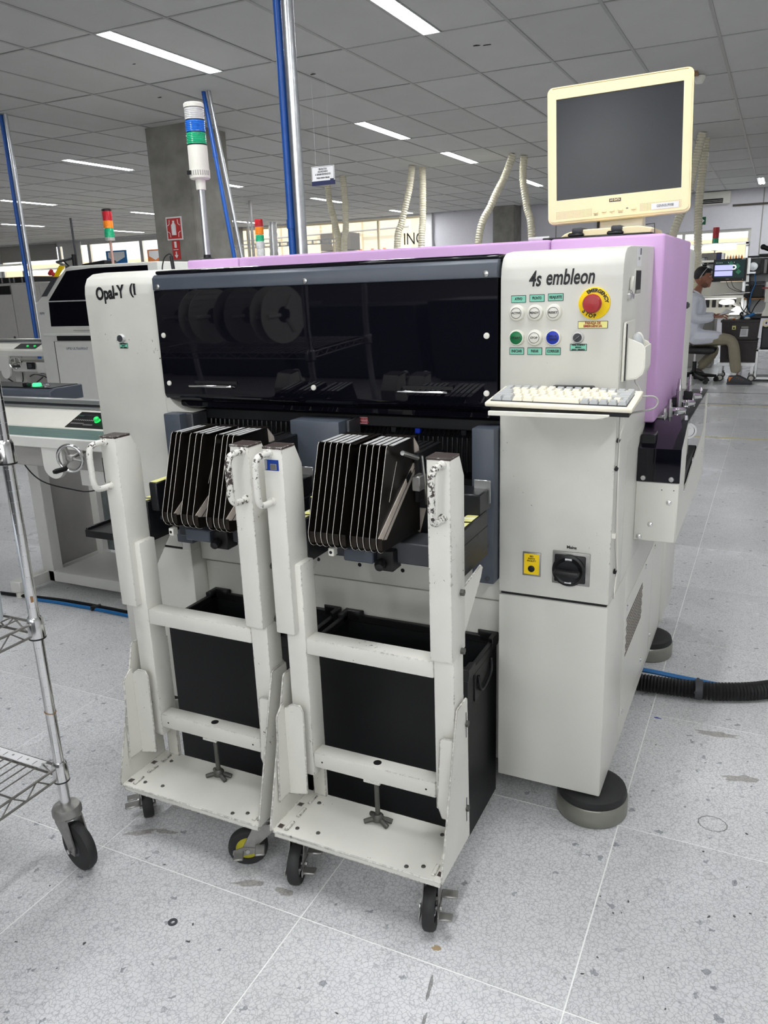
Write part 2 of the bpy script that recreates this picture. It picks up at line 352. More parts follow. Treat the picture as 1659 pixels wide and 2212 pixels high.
# floor: joint bed with every tile in reach laid on it
floor = struct('floor', MB().box((-24, -9, -0.12), (6, 20, -0.0008)), 'grout')
TS = 0.61; G = 0.0017
def tile_mesh():
    mb = MB().add([(G, G, -0.0009), (TS - G, G, -0.0009), (TS - G, TS - G, -0.0009), (G, TS - G, -0.0009), (G, G, 0), (TS - G, G, 0), (TS - G, TS - G, 0), (G, TS - G, 0)],
                  [(4, 5, 6, 7), (0, 1, 5, 4), (1, 2, 6, 5), (2, 3, 7, 6), (3, 0, 4, 7)])
    return mb
cells = []
for i in range(-39, 10):
    for j in range(-17, 31):
        x = -0.2556 + TS * i; y = 1.2475 + TS * j
        if x < -24 or x + TS > 6 or y < -9 or y + TS > 20: continue
        cx, cy = x + TS / 2, y + TS / 2
        dep = cx * cf.x + cy * cf.y + 0.39; lat = cx * cr.x + cy * cr.y
        inview = dep > 0.55 and abs(lat) < 0.52 * dep + 0.45
        hid = (-4.4 < cx < -0.7 and cy > 3.2 and cx > -1.05 * cy) or (-1.5 < cx < -0.6 and 2.2 < cy < 3.4)
        cells.append(((0 if inview and not hid else 1), math.hypot(cx, cy), x, y))
cells.sort()
near = cells[:280]; far = cells[280:]
tm = None
for k, (_, _, x, y) in enumerate(near):
    if tm is None:
        t = tile_mesh().build('floor_tile', 'floor', floor, smooth=0, recalc=False); tm = t.data
    else:
        t = bpy.data.objects.new('floor_tile', tm); COL.objects.link(t); t.parent = floor
    t.location = (x, y, 0)
mb = MB()
for _, _, x, y in far:
    mb.add([(x + G, y + G, 0), (x + TS - G, y + G, 0), (x + TS - G, y + TS - G, 0), (x + G, y + TS - G, 0)], [(0, 1, 2, 3)])
mb.build('floor_tile_field', 'floor', floor, kind='stuff', smooth=0, recalc=False)
# scuffs, stains and a painted floor line
tag(solo('floor_washer', MB().ring((-1.13, 1.115, 0.0002), (0, 0, 1), 0.005, 0.011, 0.002, 20), 'darkgrey', (-1.13, 1.115, 0), '', ''), 'small grey washer lying on the floor before the two carts', 'washer')

# ceiling: grid of tee bars with lay-in panels
ceiling = struct('ceiling', MB().box((-24, -9, CZ + 0.3), (6, 20, CZ + 0.45)), 'white')
GX, GY = 0.625, 1.25
lampcells = {}
LAMPS = [(-4.312, 4.596), (-4.312, 8.346), (-4.312, 10.846), (-4.312, 14.596), (-2.437, 4.596), (-8.52, 8.2), (-8.52, 10.85), (-8.52, 14.45), (-8.52, 18.1),
         (-12.75, 10.7), (-12.75, 14.0), (-12.75, 17.45), (-16.75, 14.0), (-16.75, 17.6), (-0.562, 17.6),
         (-2.437, 0.846), (-0.562, 0.846), (1.313, 2.096), (-0.562, -2.904), (-2.437, -2.904), (1.313, -2.9), (3.5, 5.0), (3.5, 9.6), (-8.52, 4.4), (-12.75, 7.0), (3.5, 14.6), (0.688, -4.154), (-1.187, -4.154), (1.313, -1.654)]  # the last three lamps are added to brighten the front faces
cells = []
for i in range(-38, 11):
    for j in range(-13, 11):
        x = -0.562 + GX * i; y = 7.096 + GY * j
        if x < -24 or x + GX > 6.01 or y < -9.2 or y + GY > 20: continue
        cx, cy = x + GX / 2, y + GY / 2
        dep = cx * cf.x + cy * cf.y - 0.46; lat = cx * cr.x + cy * cr.y
        inview = dep > 2.0 and abs(lat) < 0.50 * dep + 0.5 and (cy > 2.9)
        cells.append(((0 if inview else 1), math.hypot(cx, cy), x, y))
cells.sort()
def panel_box(x, y, x0=0.0):
    return MB().box((x + 0.011 + x0, y + 0.011, 0), (x + GX - 0.011, y + GY - 0.011, 0.012))
pm = None; rest = MB(); n = 0
lampset = [(round(a, 2), round(b, 2)) for a, b in LAMPS]
for _, _, x, y in cells:
    has = any(abs(x - a) < 0.02 and abs(y - b) < 0.05 for a, b in LAMPS)
    if n < 290:
        n += 1
        if has:
            p = panel_box(0, 0, 0.145).build('ceiling_panel', 'ceil', ceiling, smooth=0, recalc=False)
        elif pm is None:
            p = panel_box(0, 0).build('ceiling_panel', 'ceil', ceiling, smooth=0, recalc=False); pm = p.data
        else:
            p = bpy.data.objects.new('ceiling_panel', pm); COL.objects.link(p); p.parent = ceiling
        p.location = (x, y, CZ + 0.004 + R.uniform(0, 0.003))
        # meshes were built relative to the ceiling origin, so the location alone places them
    else:
        rest.box((x + 0.011, y + 0.011, CZ + 0.005), (x + GX - 0.011, y + GY - 0.011, CZ + 0.017))
rest.build('ceiling_panel_field', 'ceil', ceiling, kind='stuff', smooth=0, recalc=False)
tb = MB().box((-0.012, -9, 0), (0.012, 20, 0.004)).add([(-0.003, -9, 0.004), (0.003, -9, 0.004), (0.003, 20, 0.004), (-0.003, 20, 0.004), (-0.003, -9, 0.04), (0.003, -9, 0.04), (0.003, 20, 0.04), (-0.003, 20, 0.04)], [(0, 1, 5, 4), (2, 3, 7, 6), (4, 5, 6, 7)])
proto = None
for i in range(-37, 11):
    x = -0.562 + GX * i
    if proto is None: o = tb.build('tee_bar', 'tee', ceiling, smooth=0); proto = o.data
    else: o = bpy.data.objects.new('tee_bar', proto); COL.objects.link(o); o.parent = ceiling
    o.location = (x, 0, CZ)
proto = None
tc_ = MB().box((-24, -0.009, 0.001), (6, 0.009, 0.0045))
for j in range(-12, 11):
    if proto is None: o = tc_.build('cross_tee', 'tee', ceiling, smooth=0); proto = o.data
    else: o = bpy.data.objects.new('cross_tee', proto); COL.objects.link(o); o.parent = ceiling
    o.location = (0, 7.096 + GY * j, CZ)
# ragged little holes in the panels
def hole(x, y, s, seed):
    r = random.Random(seed); pts = []
    for k in range(9):
        a = 2 * PI * k / 9; q = s * r.uniform(0.5, 1.1); pts.append((x + q * math.cos(a) * 1.6, y + q * math.sin(a) * 0.7))
    return MB().prism(pts, 'z', CZ + 0.0012, CZ + 0.0041)
for k, (x, y, s) in enumerate([(-1.42, 4.9, 0.03), (-2.19, 6.3, 0.022), (-2.12, 6.33, 0.02), (-3.62, 6.33, 0.022), (-7.2, 5.6, 0.028), (-5.17, 6.25, 0.014), (-4.6, 5.3, 0.01)]):
    hole(x, y, s, k).build('panel_hole', 'stain', ceiling, smooth=0)

# room walls
def wall_with_openings(name, m, x0, x1, z0, z1, y0, y1, ops):
    """ops = list of (xa, xb, za, zb), sorted by x"""
    mb = MB(); x = x0
    for xa, xb, za, zb in ops:
        if xa > x: mb.box((x, y0, z0), (xa, y1, z1))
        if za > z0: mb.box((xa, y0, z0), (xb, y1, za))
        if zb < z1: mb.box((xa, y0, zb), (xb, y1, z1))
        x = xb
    if x < x1: mb.box((x, y0, z0), (x1, y1, z1))
    return struct(name, mb, m)
wb = wall_with_openings('wall_back', 'lilac', -8.3, 6, -0.1, CZ + 0.3, 19.8, 20.0, [(-7.95, -6.4, 1.0, 2.29), (-2.4, -0.64, 1.0, 2.3)])
for x in (-4.9, -3.2, -0.45, 1.6):
    MB().box((x - 0.012, 19.793, 0), (x + 0.012, 19.801, CZ + 0.02)).build('panel_joint', 'cabinet', wb)
MB().box((-1.05, 19.76, 2.76), (5, 19.8, 2.80)).build('wall_rail', 'brown', wb)
MB().box((-3.93, 19.74, 0.5), (-3.87, 19.8, 2.9)).build('conduit', 'brown', wb)
MB().box((-8.3, 19.7, 0), (-8.05, 19.81, CZ + 0.02), 0.004).build('edge_post', 'white', wb)
struct('wall_left', MB().box((-24.2, -9, -0.1), (-24, 20, CZ + 0.4)), 'white')
struct('wall_right', MB().box((6, -9, -0.1), (6.2, 20, CZ + 0.4)), 'white')
struct('wall_front', MB().box((-24.2, -9.2, -0.1), (6.2, -9, CZ + 0.4)), 'cabinet')
# windows
def window(name, xa, xb, za, zb, y, bars, fm='alu', w=0.06, transom=None):
    fr = MB(); fr.box((xa, y - 0.04, za), (xa + w, y + 0.04, zb)); fr.box((xb - w, y - 0.04, za), (xb, y + 0.04, zb))
    fr.box((xa + w, y - 0.04, za), (xb - w, y + 0.04, za + w)); fr.box((xa + w, y - 0.04, zb - w), (xb - w, y + 0.04, zb))
    o = struct(name, fr, fm)
    xs = [xa + w] + bars + [xb - w]
    for x in bars: MB().box((x - w / 2, y - 0.035, za + w), (x + w / 2, y + 0.035, zb - w)).build('mullion', fm, o)
    if transom: MB().box((xa + w, y - 0.03, transom - 0.03), (xb - w, y + 0.03, transom + 0.03)).build('transom', fm, o)
    for a, b in zip(xs[:-1], xs[1:]):
        MB().box((a + 0.01, y - 0.004, za + w), (b - 0.01, y + 0.004, zb - w)).build('pane', 'glass', o, smooth=0)
    return o
window('window_1', -7.95, -6.4, 1.0, 2.29, 19.9, [-7.2])
window('window_2', -2.4, -0.64, 1.0, 2.3, 19.9, [-2.02], fm='beige')
w3 = window('window_3', -16.6, -8.3, 0.9, CZ - 0.02, 19.9, [-15.2, -13.8, -12.4, -11.0, -9.65], fm='creamwall', w=0.05)
w4 = window('window_4', -24, -16.6, 0.9, CZ - 0.02, 19.9, [-21.2, -19.9, -17.75], fm='alu', w=0.12)
wl = struct('wall_back_left', MB().box((-24, 19.8, -0.1), (-8.3, 20.0, 0.9)), 'white')
MB().box((-24, 19.8, CZ - 0.02), (-8.3, 20, CZ + 0.3)).build('lintel', 'white', wl)
MB().box((-23.9, 19.82, 2.55), (-21.3, 19.86, 3.05)).build('grey_panel', 'cabinet', wl)
MB().box((-21.0, 19.82, 1.2), (-20.2, 19.86, 3.05)).build('grey_panel', 'alu', wl)
text('INC', 0.42, 'ink', w3, 'partition_lettering', (-8.62, 19.84, 2.50), width=0.55)
# concrete columns
def column(name, x0, x1, y0, y1):
    return struct(name, MB().box((x0, y0, 0), (x1, y1, CZ + 0.25), 0.015), 'concrete')
c1 = column('trim_1', -6.27, -5.70, 7.27, 7.95)
MB().box((-5.76, 7.262, 0), (-5.72, 7.275, CZ)).build('form_seam', 'concrete', c1)
column('trim_2', -6.28, -5.75, 19.2, 19.8)
column('trim_3', -14.2, -13.85, 19.3, 19.75)

# outside, seen through the windows
struct('ground', MB().box((-70, 20, -0.3), (30, 70, -0.15)), 'ground')
ow = struct('wall_yard', MB().box((-9, 28, -0.2), (20, 28.3, 2.40)), 'tanwall')
MB().box((-60, 28, -0.2), (-9, 28.3, 2.85)).build('tall_section', 'tanwall', ow)
MB().box((-60, 27.94, 1.55), (20, 28, 1.63)).build('string_course', 'creamwall', ow)
oh = struct('wall_annex', MB().box((-20.5, 26.5, -0.2), (-11.6, 28, 7)), 'creamwall')
for x in (-19.4, -18.2, -17.0, -15.3, -13.6):
    MB().box((x, 26.4, 0), (x + 0.12, 26.5, 7)).build('pilaster', 'creamwall', oh)
MB().cyl((-20.5, 26.3, 3.15), (-11.6, 26.3, 3.28), 0.035, n=8).build('wall_pipe', 'cabinet', oh)

# ------------------------------------------------------------------ ceiling lamps
def lamp(x, y, on=True):
    t = thing('ceiling_lamp', '', 'lamp', (x, y, CZ))
    w, l = 0.145, 1.24
    h = MB(); x0 = x + 0.012; x1 = x + w - 0.002; y0 = y + 0.006; y1 = y0 + l
    h.box((x0, y0, CZ + 0.05), (x1, y1, CZ + 0.055)); h.box((x0, y0, CZ + 0.0005), (x0 + 0.004, y1, CZ + 0.05)); h.box((x1 - 0.004, y0, CZ + 0.0005), (x1, y1, CZ + 0.05))
    h.box((x0, y0, CZ + 0.0005), (x1, y0 + 0.004, CZ + 0.05)); h.box((x0, y1 - 0.004, CZ + 0.0005), (x1, y1, CZ + 0.05))
    h.build('housing', 'lampbody', t)
    for k in (0.28, 0.72):
        xx = x0 + (x1 - x0) * k
        MB().cyl((xx, y0 + 0.03, CZ + 0.008), (xx, y1 - 0.03, CZ + 0.008), 0.013, n=10).build('tube', 'tube', t)
    ld = bpy.data.lights.new('lamp_light', 'AREA'); ld.shape = 'RECTANGLE'; ld.size = 0.12; ld.size_y = 1.18; ld.energy = LAMP_W * (1.1 if y < -1 else 1.0); ld.color = (0.97, 0.985, 1.0)  # rear lamps run a little stronger to fill the front faces
    lo = bpy.data.objects.new('lamp_light', ld); COL.objects.link(lo); lo.parent = t; lo.location = ((x0 + x1) / 2 - x, (y0 + y1) / 2 - y, -0.012)
    return t
LAMP_LABELS = ['long lit ceiling lamp above the stack light with blue and green lenses', 'lit ceiling lamp just right of the tall blue pipe, over the purple cover',
    'short looking lit lamp right of the previous row, above the pair of ribbed hoses', 'small far lamp in the row close behind the two leaning hoses',
    'large lit ceiling lamp cut by the top edge of the picture', 'lit ceiling lamp left of the concrete column', 'lit lamp between the concrete column and the leaning blue pipe',
    'lit lamp crossed by the pair of hoses under the hanging sign', 'far lit lamp crossed by the pale ribbed hose, near the lettered partition',
    'lit lamp crossed by the leftmost blue pipe, the higher of two', 'lit lamp touching the left side of the concrete column above the fire sign',
    'far lit lamp behind the thin upright post, right of the concrete column', 'lit lamp crossed by the leftmost blue pipe, the lower of two', 'far lit lamp low over the left windows beside the red stack light',
    'far lit lamp at the right wall beside the air conditioner']
UNSEEN = ['above and left of the camera', 'right above the camera', 'above the floor right of the machine', 'behind the camera, in line with the right wall lamp', 'behind the camera, second from the right wall', 'behind the camera, far to the right', 'over the aisle right of the machine', 'over the aisle beyond the right bench', 'over the left conveyor line', 'over the far left aisle', 'first of the spare row', 'first added to brighten the front faces', 'second added to brighten the front faces', 'third added to brighten the front faces', 'fifth of the spare row', 'sixth of the spare row', 'seventh of the spare row', 'eighth of the spare row', 'over the far left of the hall', 'at the back right corner']
for k, (x, y) in enumerate(LAMPS):
    t = lamp(x, y); t['group'] = 'fluorescent ceiling lamps'
    t['label'] = LAMP_LABELS[k] if k < len(LAMP_LABELS) else f'lit ceiling lamp outside the picture, {UNSEEN[k - len(LAMP_LABELS)]}'

# ------------------------------------------------------------------ pipes and hoses from the ceiling
def pipe(name, p0, p1, r, m, label, cat='pipe', group=None, collar=None, n=14):
    mb = MB().cyl(p0, p1, r, n=n)
    if collar: mb.lathe([(r + 0.004, -0.02), (r + 0.004, 0.02)], Vector(p0).lerp(Vector(p1), collar), Vector(p1) - Vector(p0), n)
    return solo(name, mb, m, p1 if p1[2] < p0[2] else p0, label, cat, group)
pipe('air_pipe', (-2.172, 3.5, CZ + 0.2), (-2.165, 3.5, 0.4), 0.019, 'bluepipe', 'tall blue pipe from ceiling to behind the purple cover, beside a steel conduit', 'pipe', 'blue air pipes', collar=0.55)
pipe('conduit_pipe', (-2.116, 3.5, CZ + 0.2), (-2.116, 3.5, 0.4), 0.0285, 'galv', 'thick galvanised conduit beside the tall blue pipe, running down behind the purple cover', 'pipe', 'steel conduits')
pipe('air_pipe', (-4.755, 6.31, CZ + 0.2), (-4.44, 6.31, 0.9), 0.019, 'bluepipe', 'leaning blue pipe right of the concrete column', 'pipe', 'blue air pipes', collar=0.3)
pipe('conduit_pipe', (-4.70, 6.31, CZ + 0.2), (-4.34, 6.31, 0.9), 0.016, 'galv', 'thin leaning steel conduit beside the blue pipe right of the concrete column', 'pipe', 'steel conduits')
pipe('air_pipe', (-6.85, 5.94, CZ + 0.2), (-6.82, 5.94, 0.2), 0.02, 'bluepipe', 'blue pipe at the left edge of the picture behind the white printer', 'pipe', 'blue air pipes', collar=0.5)
pipe('conduit_pipe', (-6.79, 5.94, CZ + 0.2), (-6.75, 5.94, 0.2), 0.018, 'galv', 'steel conduit beside the leftmost blue pipe', 'pipe', 'steel conduits')
def ribbed(path, r, label, m='hose', group='ribbed extraction hoses', name='ribbed_hose', pitch=0.034, cat='hose'):
    pts = smooth_path(path, 10); L = sum((pts[i + 1] - pts[i]).length for i in range(len(pts) - 1)); k = int(L / pitch * 2)
    out = []; acc = 0; i = 0; 
    for j in range(k + 1):
        s = L * j / k
        while i < len(pts) - 2 and acc + (pts[i + 1] - pts[i]).length < s: acc += (pts[i + 1] - pts[i]).length; i += 1
        d = (pts[i + 1] - pts[i]).length; out.append(pts[i].lerp(pts[i + 1], min(1, max(0, (s - acc) / d))))
    mb = MB().tube(out, r, n=12, radii=[r if q % 2 == 0 else r * 0.86 for q in range(len(out))])
    return solo(name, mb, m, out[-1], label, cat, group, smooth=30)
HB = [((-6.74, 12.06), (-6.72, 2.75), (-6.60, 2.3), (-6.53, 1.90), 'pale ribbed hose hanging behind the white hanging sign'),
      ((-6.42, 12.0), (-6.40, 2.75), (-6.39, 2.3), (-6.40, 1.92), 'straight ribbed hose next to the hanging sign, right of the steel conduit'),
      ((-5.08, 11.7), (-5.14, 2.75), (-5.26, 2.3), (-5.32, 1.90), 'pale ribbed hose left of its darker straight twin, before the lettered partition'),
      ((-5.02, 11.95), (-5.02, 2.75), (-5.02, 2.3), (-5.02, 1.90), 'straight darker ribbed hose over the letters of the partition'),
      ((-3.50, 11.6), (-3.62, 2.8), (-3.80, 2.45), (-3.98, 1.90), 'ribbed hose leaning down to the left, before the dark wall column'),
      ((-3.43, 11.9), (-3.44, 2.8), (-3.37, 2.4), (-3.27, 1.95), 'ribbed hose bending to the right, left of the ivory monitor'),
      ((-1.03, 11.5), (-1.08, 2.8), (-1.17, 2.3), (-1.30, 1.80), 'ribbed hose behind the monitor edge leaning down to the left'),
      ((-1.02, 11.95), (-1.03, 2.8), (-1.05, 2.3), (-1.02, 1.75), 'ribbed hose behind the monitor edge hanging straight before the exit sign')]
for (a, b, c_, d_, lab) in HB:
    y = a[1]; ribbed([(a[0], y, CZ), (b[0], y, b[1]), (c_[0], y - 0.03, c_[1]), (d_[0], y - 0.1, d_[1]), (d_[0] + (d_[0] - c_[0]) * 0.2, (y - 0.15) if a[0] < -2 else 12.2, 0.02 if a[0] < -2 else 1.105)], 0.055, lab)
ribbed([(-9.63, 12.9, CZ), (-9.60, 12.9, 2.7), (-9.48, 12.9, 2.5), (-9.56, 12.9, 2.25), (-9.5, 12.9, 0.02)], 0.075, 'crinkled silver flexible duct beside the concrete column', 'galv', 'flexible ducts', 'flexible_duct', 0.05, 'duct')
# hanging notice
t = thing('hanging_sign', 'white notice with blue foot hanging from the ceiling right of the steel conduit', 'sign', (-3.67, 6.5, 2.25))
MB().box((-3.786, 6.5, 2.29), (-3.558, 6.506, 2.41)).build('panel', 'paper', t)
MB().box((-3.786, 6.497, 2.254), (-3.558, 6.507, 2.29)).build('blue_band', 'navy', t); MB().box((-3.6, 6.496, 2.278), (-3.567, 6.5, 2.302)).build('logo_block', 'navy', t)
MB().tube([(-3.78, 6.4985, 2.296), (-3.78, 6.4985, 2.404), (-3.564, 6.4985, 2.404), (-3.564, 6.4985, 2.296)], 0.0014, 4).build('border_line', 'darkgrey', t)
for s, z, w in (('PRODUTOS', 2.384, 0.08), ('AGUARDANDO', 2.364, 0.10), ('A SEREM REVISADOS', 2.342, 0.155), ('Produtos revisados e liberados', 2.315, 0.13)):
    text(s, 0.02, 'ink', t, 'lettering', (-3.672, 6.499, z), width=w, bold=0.0006)
for x in (-3.74, -3.60): MB().cyl((x, 6.503, 2.41), (x, 6.503, CZ), 0.0009, n=5).build('cord', 'paper', t)
# sprinkler / smoke detector beside the monitor
t = thing('smoke_detector', 'white round detector on the ceiling right beside the ivory monitor', 'detector', (-0.80, 8.3, CZ))
MB().lathe([(0.05, 0), (0.05, -0.02), (0.03, -0.06), (0, -0.062)], (-0.80, 8.3, CZ), (0, 0, 1), 16).build('body', 'offwhite', t)
MB().box((-0.86, 8.1, CZ - 0.015), (-0.80, 8.22, CZ + 0.004)).build('bracket', 'wood', t)
# signs on the column
t = thing('fire_sign', 'square red fire extinguisher sign on the concrete column', 'sign', (-6.0, 7.262, 1.965))
MB().box((-6.10, 7.262, 1.945), (-5.885, 7.269, 2.185)).build('border', 'paper', t); MB().box((-6.085, 7.258, 1.96), (-5.90, 7.2625, 2.17)).build('field', 'signred', t)
MB().lathe([(0.028, -0.065), (0.028, 0.04), (0.012, 0.06), (0.012, 0.085)], (-5.993, 7.256, 2.06), (0, 0, 1), 12).build('extinguisher_symbol', 'paper', t)
for sx in (-1, 1):
    for sz in (-1, 1):
        MB().tube([(-5.993 + sx * 0.085, 7.2575, 2.065 + sz * 0.03), (-5.993 + sx * 0.06, 7.2575, 2.065 + sz * 0.045), (-5.993 + sx * 0.055, 7.2575, 2.065 + sz * 0.09)], 0.004, 5).build('flame_line', 'paper', t)
t = thing('arrow_sign', 'narrow red sign with white down arrow below the fire extinguisher sign', 'sign', (-6.0, 7.262, 1.755))
MB().box((-6.045, 7.260, 1.745), (-5.945, 7.268, 1.94)).build('field', 'signred', t)
MB().prism([(-6.002, 1.825), (-5.988, 1.825), (-5.988, 1.79), (-5.970, 1.79), (-5.995, 1.755), (-6.020, 1.79), (-6.002, 1.79)], 'y', 7.256, 7.2605).build('arrow', 'paper', t)
MB().box((-6.012, 7.256, 1.865), (-5.980, 7.2605, 1.93), 0.008).build('extinguisher_symbol', 'paper', t); MB().box((-6.03, 7.2565, 1.843), (-5.962, 7.2605, 1.849)).build('lettering', 'paper', t)
# back wall fittings
t = thing('air_conditioner', 'white wall air conditioner high on the back wall', 'air conditioner', (-1.42, 19.7, 2.82))
MB().box((-1.80, 19.58, 2.82), (-1.10, 19.8, 3.075), 0.02, 2).build('body', 'offwhite', t); MB().box((-1.78, 19.572, 2.835), (-1.24, 19.59, 2.93)).build('outlet', 'black', t)
for k in range(2): MB().box((-1.77, 19.565, 2.862 + k * 0.03), (-1.25, 19.575, 2.867 + k * 0.03)).build('louvre', 'offwhite', t)
t = thing('exit_sign', 'green exit arrow sign on the back wall left of the window', 'sign', (-1.65, 19.79, 2.43))
MB().box((-1.725, 19.785, 2.425), (-1.575, 19.8, 2.585)).build('field', 'signgreen', t)
MB().prism([(-1.71, 2.515), (-1.645, 2.515), (-1.67, 2.545), (-1.645, 2.545), (-1.60, 2.505), (-1.645, 2.465), (-1.67, 2.465), (-1.645, 2.495), (-1.71, 2.495)], 'y', 19.78, 19.7855).build('arrow', 'paper', t)
t = thing('emergency_light', 'small twin round emergency light on the back wall below the monitor', 'light', (-4.3, 19.7, 2.85))
for k in (-0.055, 0.055): MB().lathe([(0.02, 0), (0.055, -0.06), (0.055, -0.07), (0.0, -0.075)], (-4.3 + k, 19.72, 2.86), (0, 1, 0), 16).build('lamp_head', 'clearlens', t)
MB().box((-4.38, 19.72, 2.89), (-4.22, 19.8, 2.98)).build('body', 'offwhite', t)
# ================================================================== PICK AND PLACE MACHINE
pm_ = thing('placement_machine', 'large beige and purple component placement machine with dark window and control panel', 'machine', (-1.09, 1.9, 0))
FY = 1.835
def part(name, mb, m, parent=pm_, **k): return mb.build(name, m, parent, **k)
def tower_profile(yb):
    return [(FY, 0.629), (FY, 1.40), (FY + 0.004, 1.425), (FY + 0.016, 1.447), (FY + 0.04, 1.459), (FY + 0.09, 1.464), (yb, 1.472), (yb, 0.629)]
for x0, x1, yb in ((-1.88, -1.61, 2.30), (-0.581, -0.304, 2.31)):
    part('tower_cover', MB().prism(tower_profile(yb), 'x', x0, x1, 0.004, 2), 'beige_worn', smooth=30)
part('tower_base', MB().box((-1.88, FY, 0.088), (-1.578, 2.2, 0.622), 0.004, 2), 'beige')
part('tower_base', MB().box((-0.581, FY, 0.088), (-0.304, 2.098, 0.622), 0.004, 2), 'beige')
part('seam_strip', MB().box((-1.875, FY + 0.006, 0.60), (-1.583, 2.2, 0.64)), 'dark'); part('seam_strip', MB().box((-0.576, FY + 0.006, 0.60), (-0.309, 2.2, 0.64)), 'dark')
# fillet where the left tower sweeps under the window
pts = [(-1.612, 1.20)] + [(-1.61 + 0.085 * (1 - math.cos(a)), 1.145 - 0.085 * math.sin(a)) for a in [k * PI / 16 for k in range(9)]] + [(-1.515, 1.058), (-1.612, 1.058)]
part('window_fillet', MB().prism(pts, 'y', FY + 0.002, FY + 0.12), 'beige')
part('window_fillet', MB().box((-1.612, FY + 0.003, 0.6), (-1.58, FY + 0.1, 1.06)), 'beige')
# body
body = part('body', MB().box((-1.86, 2.10, 0.085), (-0.304, 3.24, 0.995), 0.006, 2), 'beige')
part('opening', MB().box((-1.579, 1.99, 0.66), (-0.583, 2.11, 1.44)), 'dark')
part('opening_roof', MB().box((-1.60, 1.85, 1.44), (-0.585, 2.12, 1.447)), 'dark')
part('front_panel', MB().box((-1.577, 1.90, 0.09), (-0.582, 2.10, 0.572), 0.004, 2), 'beige')
sill = part('front_sill', MB().box((-1.577, 1.88, 0.582), (-0.582, 2.10, 0.665), 0.004, 2), 'beige')
for x in (-1.144, -1.008, -0.873, -0.78, -1.42): MB().cyl((x, 1.8795, 0.632), (x, 1.8815, 0.632), 0.006, n=12).build('hole', 'dark', sill)
part('top_deck', MB().prism([(1.88, 1.447), (2.31, 1.447), (2.31, 1.475), (1.90, 1.462)], 'x', -1.86, -1.62), 'beige')
# purple covers
for k, (a, b, bb, y0) in enumerate(((-1.86, -1.642, 2.95, 2.30), (-1.639, -0.585, 2.95, 2.295), (-0.582, -0.278, 2.972, 2.29))):
    part('purple_cover', MB().box((a, y0, 1.002), (b, bb, 1.503), 0.008, 3), 'purple')
part('rear_cover', MB().box((-1.85, 2.975, 0.1), (-0.292, 3.34, 1.488), 0.02, 3), 'beige')
part('rear_panel', MB().box((-1.80, 3.24, 0.09), (-0.306, 3.335, 0.9)), 'beige')
part('latch_bolt', MB().lathe([(0.012, 0), (0.012, 0.006), (0.006, 0.012), (0, 0.012)], (-0.292, 3.1, 1.29), (1, 0, 0), 12), 'darkgrey')
# head band and smoked window
band = part('head_band', MB().prism([(1.826, 1.405), (1.826, 1.438), (1.836, 1.447), (1.95, 1.447), (1.95, 1.405)], 'x', -1.607, -0.585, 0.002), 'bluegrey')
MB().box((-1.606, 1.842, 1.4475), (-0.586, 1.96, 1.458), 0.004, 2).build('head_edge', 'smoke', band)
for x in (-1.587, -1.101, -0.613): MB().lathe([(0.007, 0), (0.007, 0.002), (0.003, 0.004), (0, 0.0035)], (x, 1.826, 1.415), (0, -1, 0), 12).build('screw', 'steel', band)
wp = [(1.829, 1.404), (1.829, 1.115)]
for k in range(1, 7):
    a = k * PI / 12; wp.append((1.829 + 0.05 * (1 - math.cos(a)), 1.115 - 0.03 * math.sin(a)))
wo = wp + [(p[0] + 0.006, p[1] + (0.004 if i > 1 else 0)) for i, p in reversed(list(enumerate(wp)))]
win = part('smoked_window', MB().prism(wo, 'x', -1.606, -0.586), 'smoke', smooth=30)
for x, z in ((-1.587, 1.28), (-1.585, 1.143), (-1.095, 1.141), (-0.612, 1.274), (-0.612, 1.138)):
    MB().lathe([(0.0075, 0), (0.007, 0.003), (0.003, 0.004), (0, 0.0035)], (x, 1.829, z), (0, -1, 0), 14).build('screw', 'offwhite', win)
for a, b in ((-1.50, -1.355), (-0.843, -0.710)):
    MB().tube([(a, 1.829, 1.135), (a, 1.812, 1.139), (a + 0.006, 1.806, 1.140), (b - 0.006, 1.806, 1.140), (b, 1.812, 1.139), (b, 1.829, 1.135)], 0.003, 8).build('handle', 'chrome', win)
    MB().box((a + 0.01, 1.8265, 1.144), (b + 0.012, 1.829, 1.152)).build('handle_slot', 'dark', win)
# lower lip of the opening: dark cross members seen below the window
part('cross_rail', MB().box((-1.578, 1.90, 1.030), (-0.584, 1.93, 1.062), 0.003), 'blackmetal')
part('cross_rail', MB().box((-1.578, 1.86, 1.070), (-0.584, 1.90, 1.088), 0.003), 'smoke')
st = part('warning_sticker', MB().box((-1.005, 1.898, 1.036), (-0.973, 1.8995, 1.055)), mat('pink_label', srgb(180, 130, 140)))
text('X', 0.016, 'redink', st, 'cross', (-0.997, 1.8975, 1.0455), bold=0.001)
for s, z in (("DON'T", 1.0495), ('TOUCH', 1.041)): text(s, 0.007, 'redink', st, 'lettering', (-0.982, 1.8975, z), bold=0.0003)
# grey front posts
for a, b, c_, d, z0 in ((-1.597, -1.537, 1.80, 1.86, 0.66), (-1.157, -1.006, 1.795, 1.87, 0.74), (-0.641, -0.583, 1.80, 1.86, 0.658)):
    q = part('front_post', MB().box((a, c_, z0), (b, d, 1.057), 0.004, 2), 'bluegrey')
    if b > -0.7:
        for z in (0.87, 0.762, 0.672): MB().lathe([(0.006, 0), (0.006, 0.002), (0, 0.003)], (-0.60, c_, z), (0, -1, 0), 10).build('screw', 'darkgrey', q)
for a, b in ((-1.557, -1.515), (-1.004, -0.995)): part('post_return', MB().box((a, 1.83, 0.75), (b, 1.9, 1.056), 0.003), 'darkgrey')
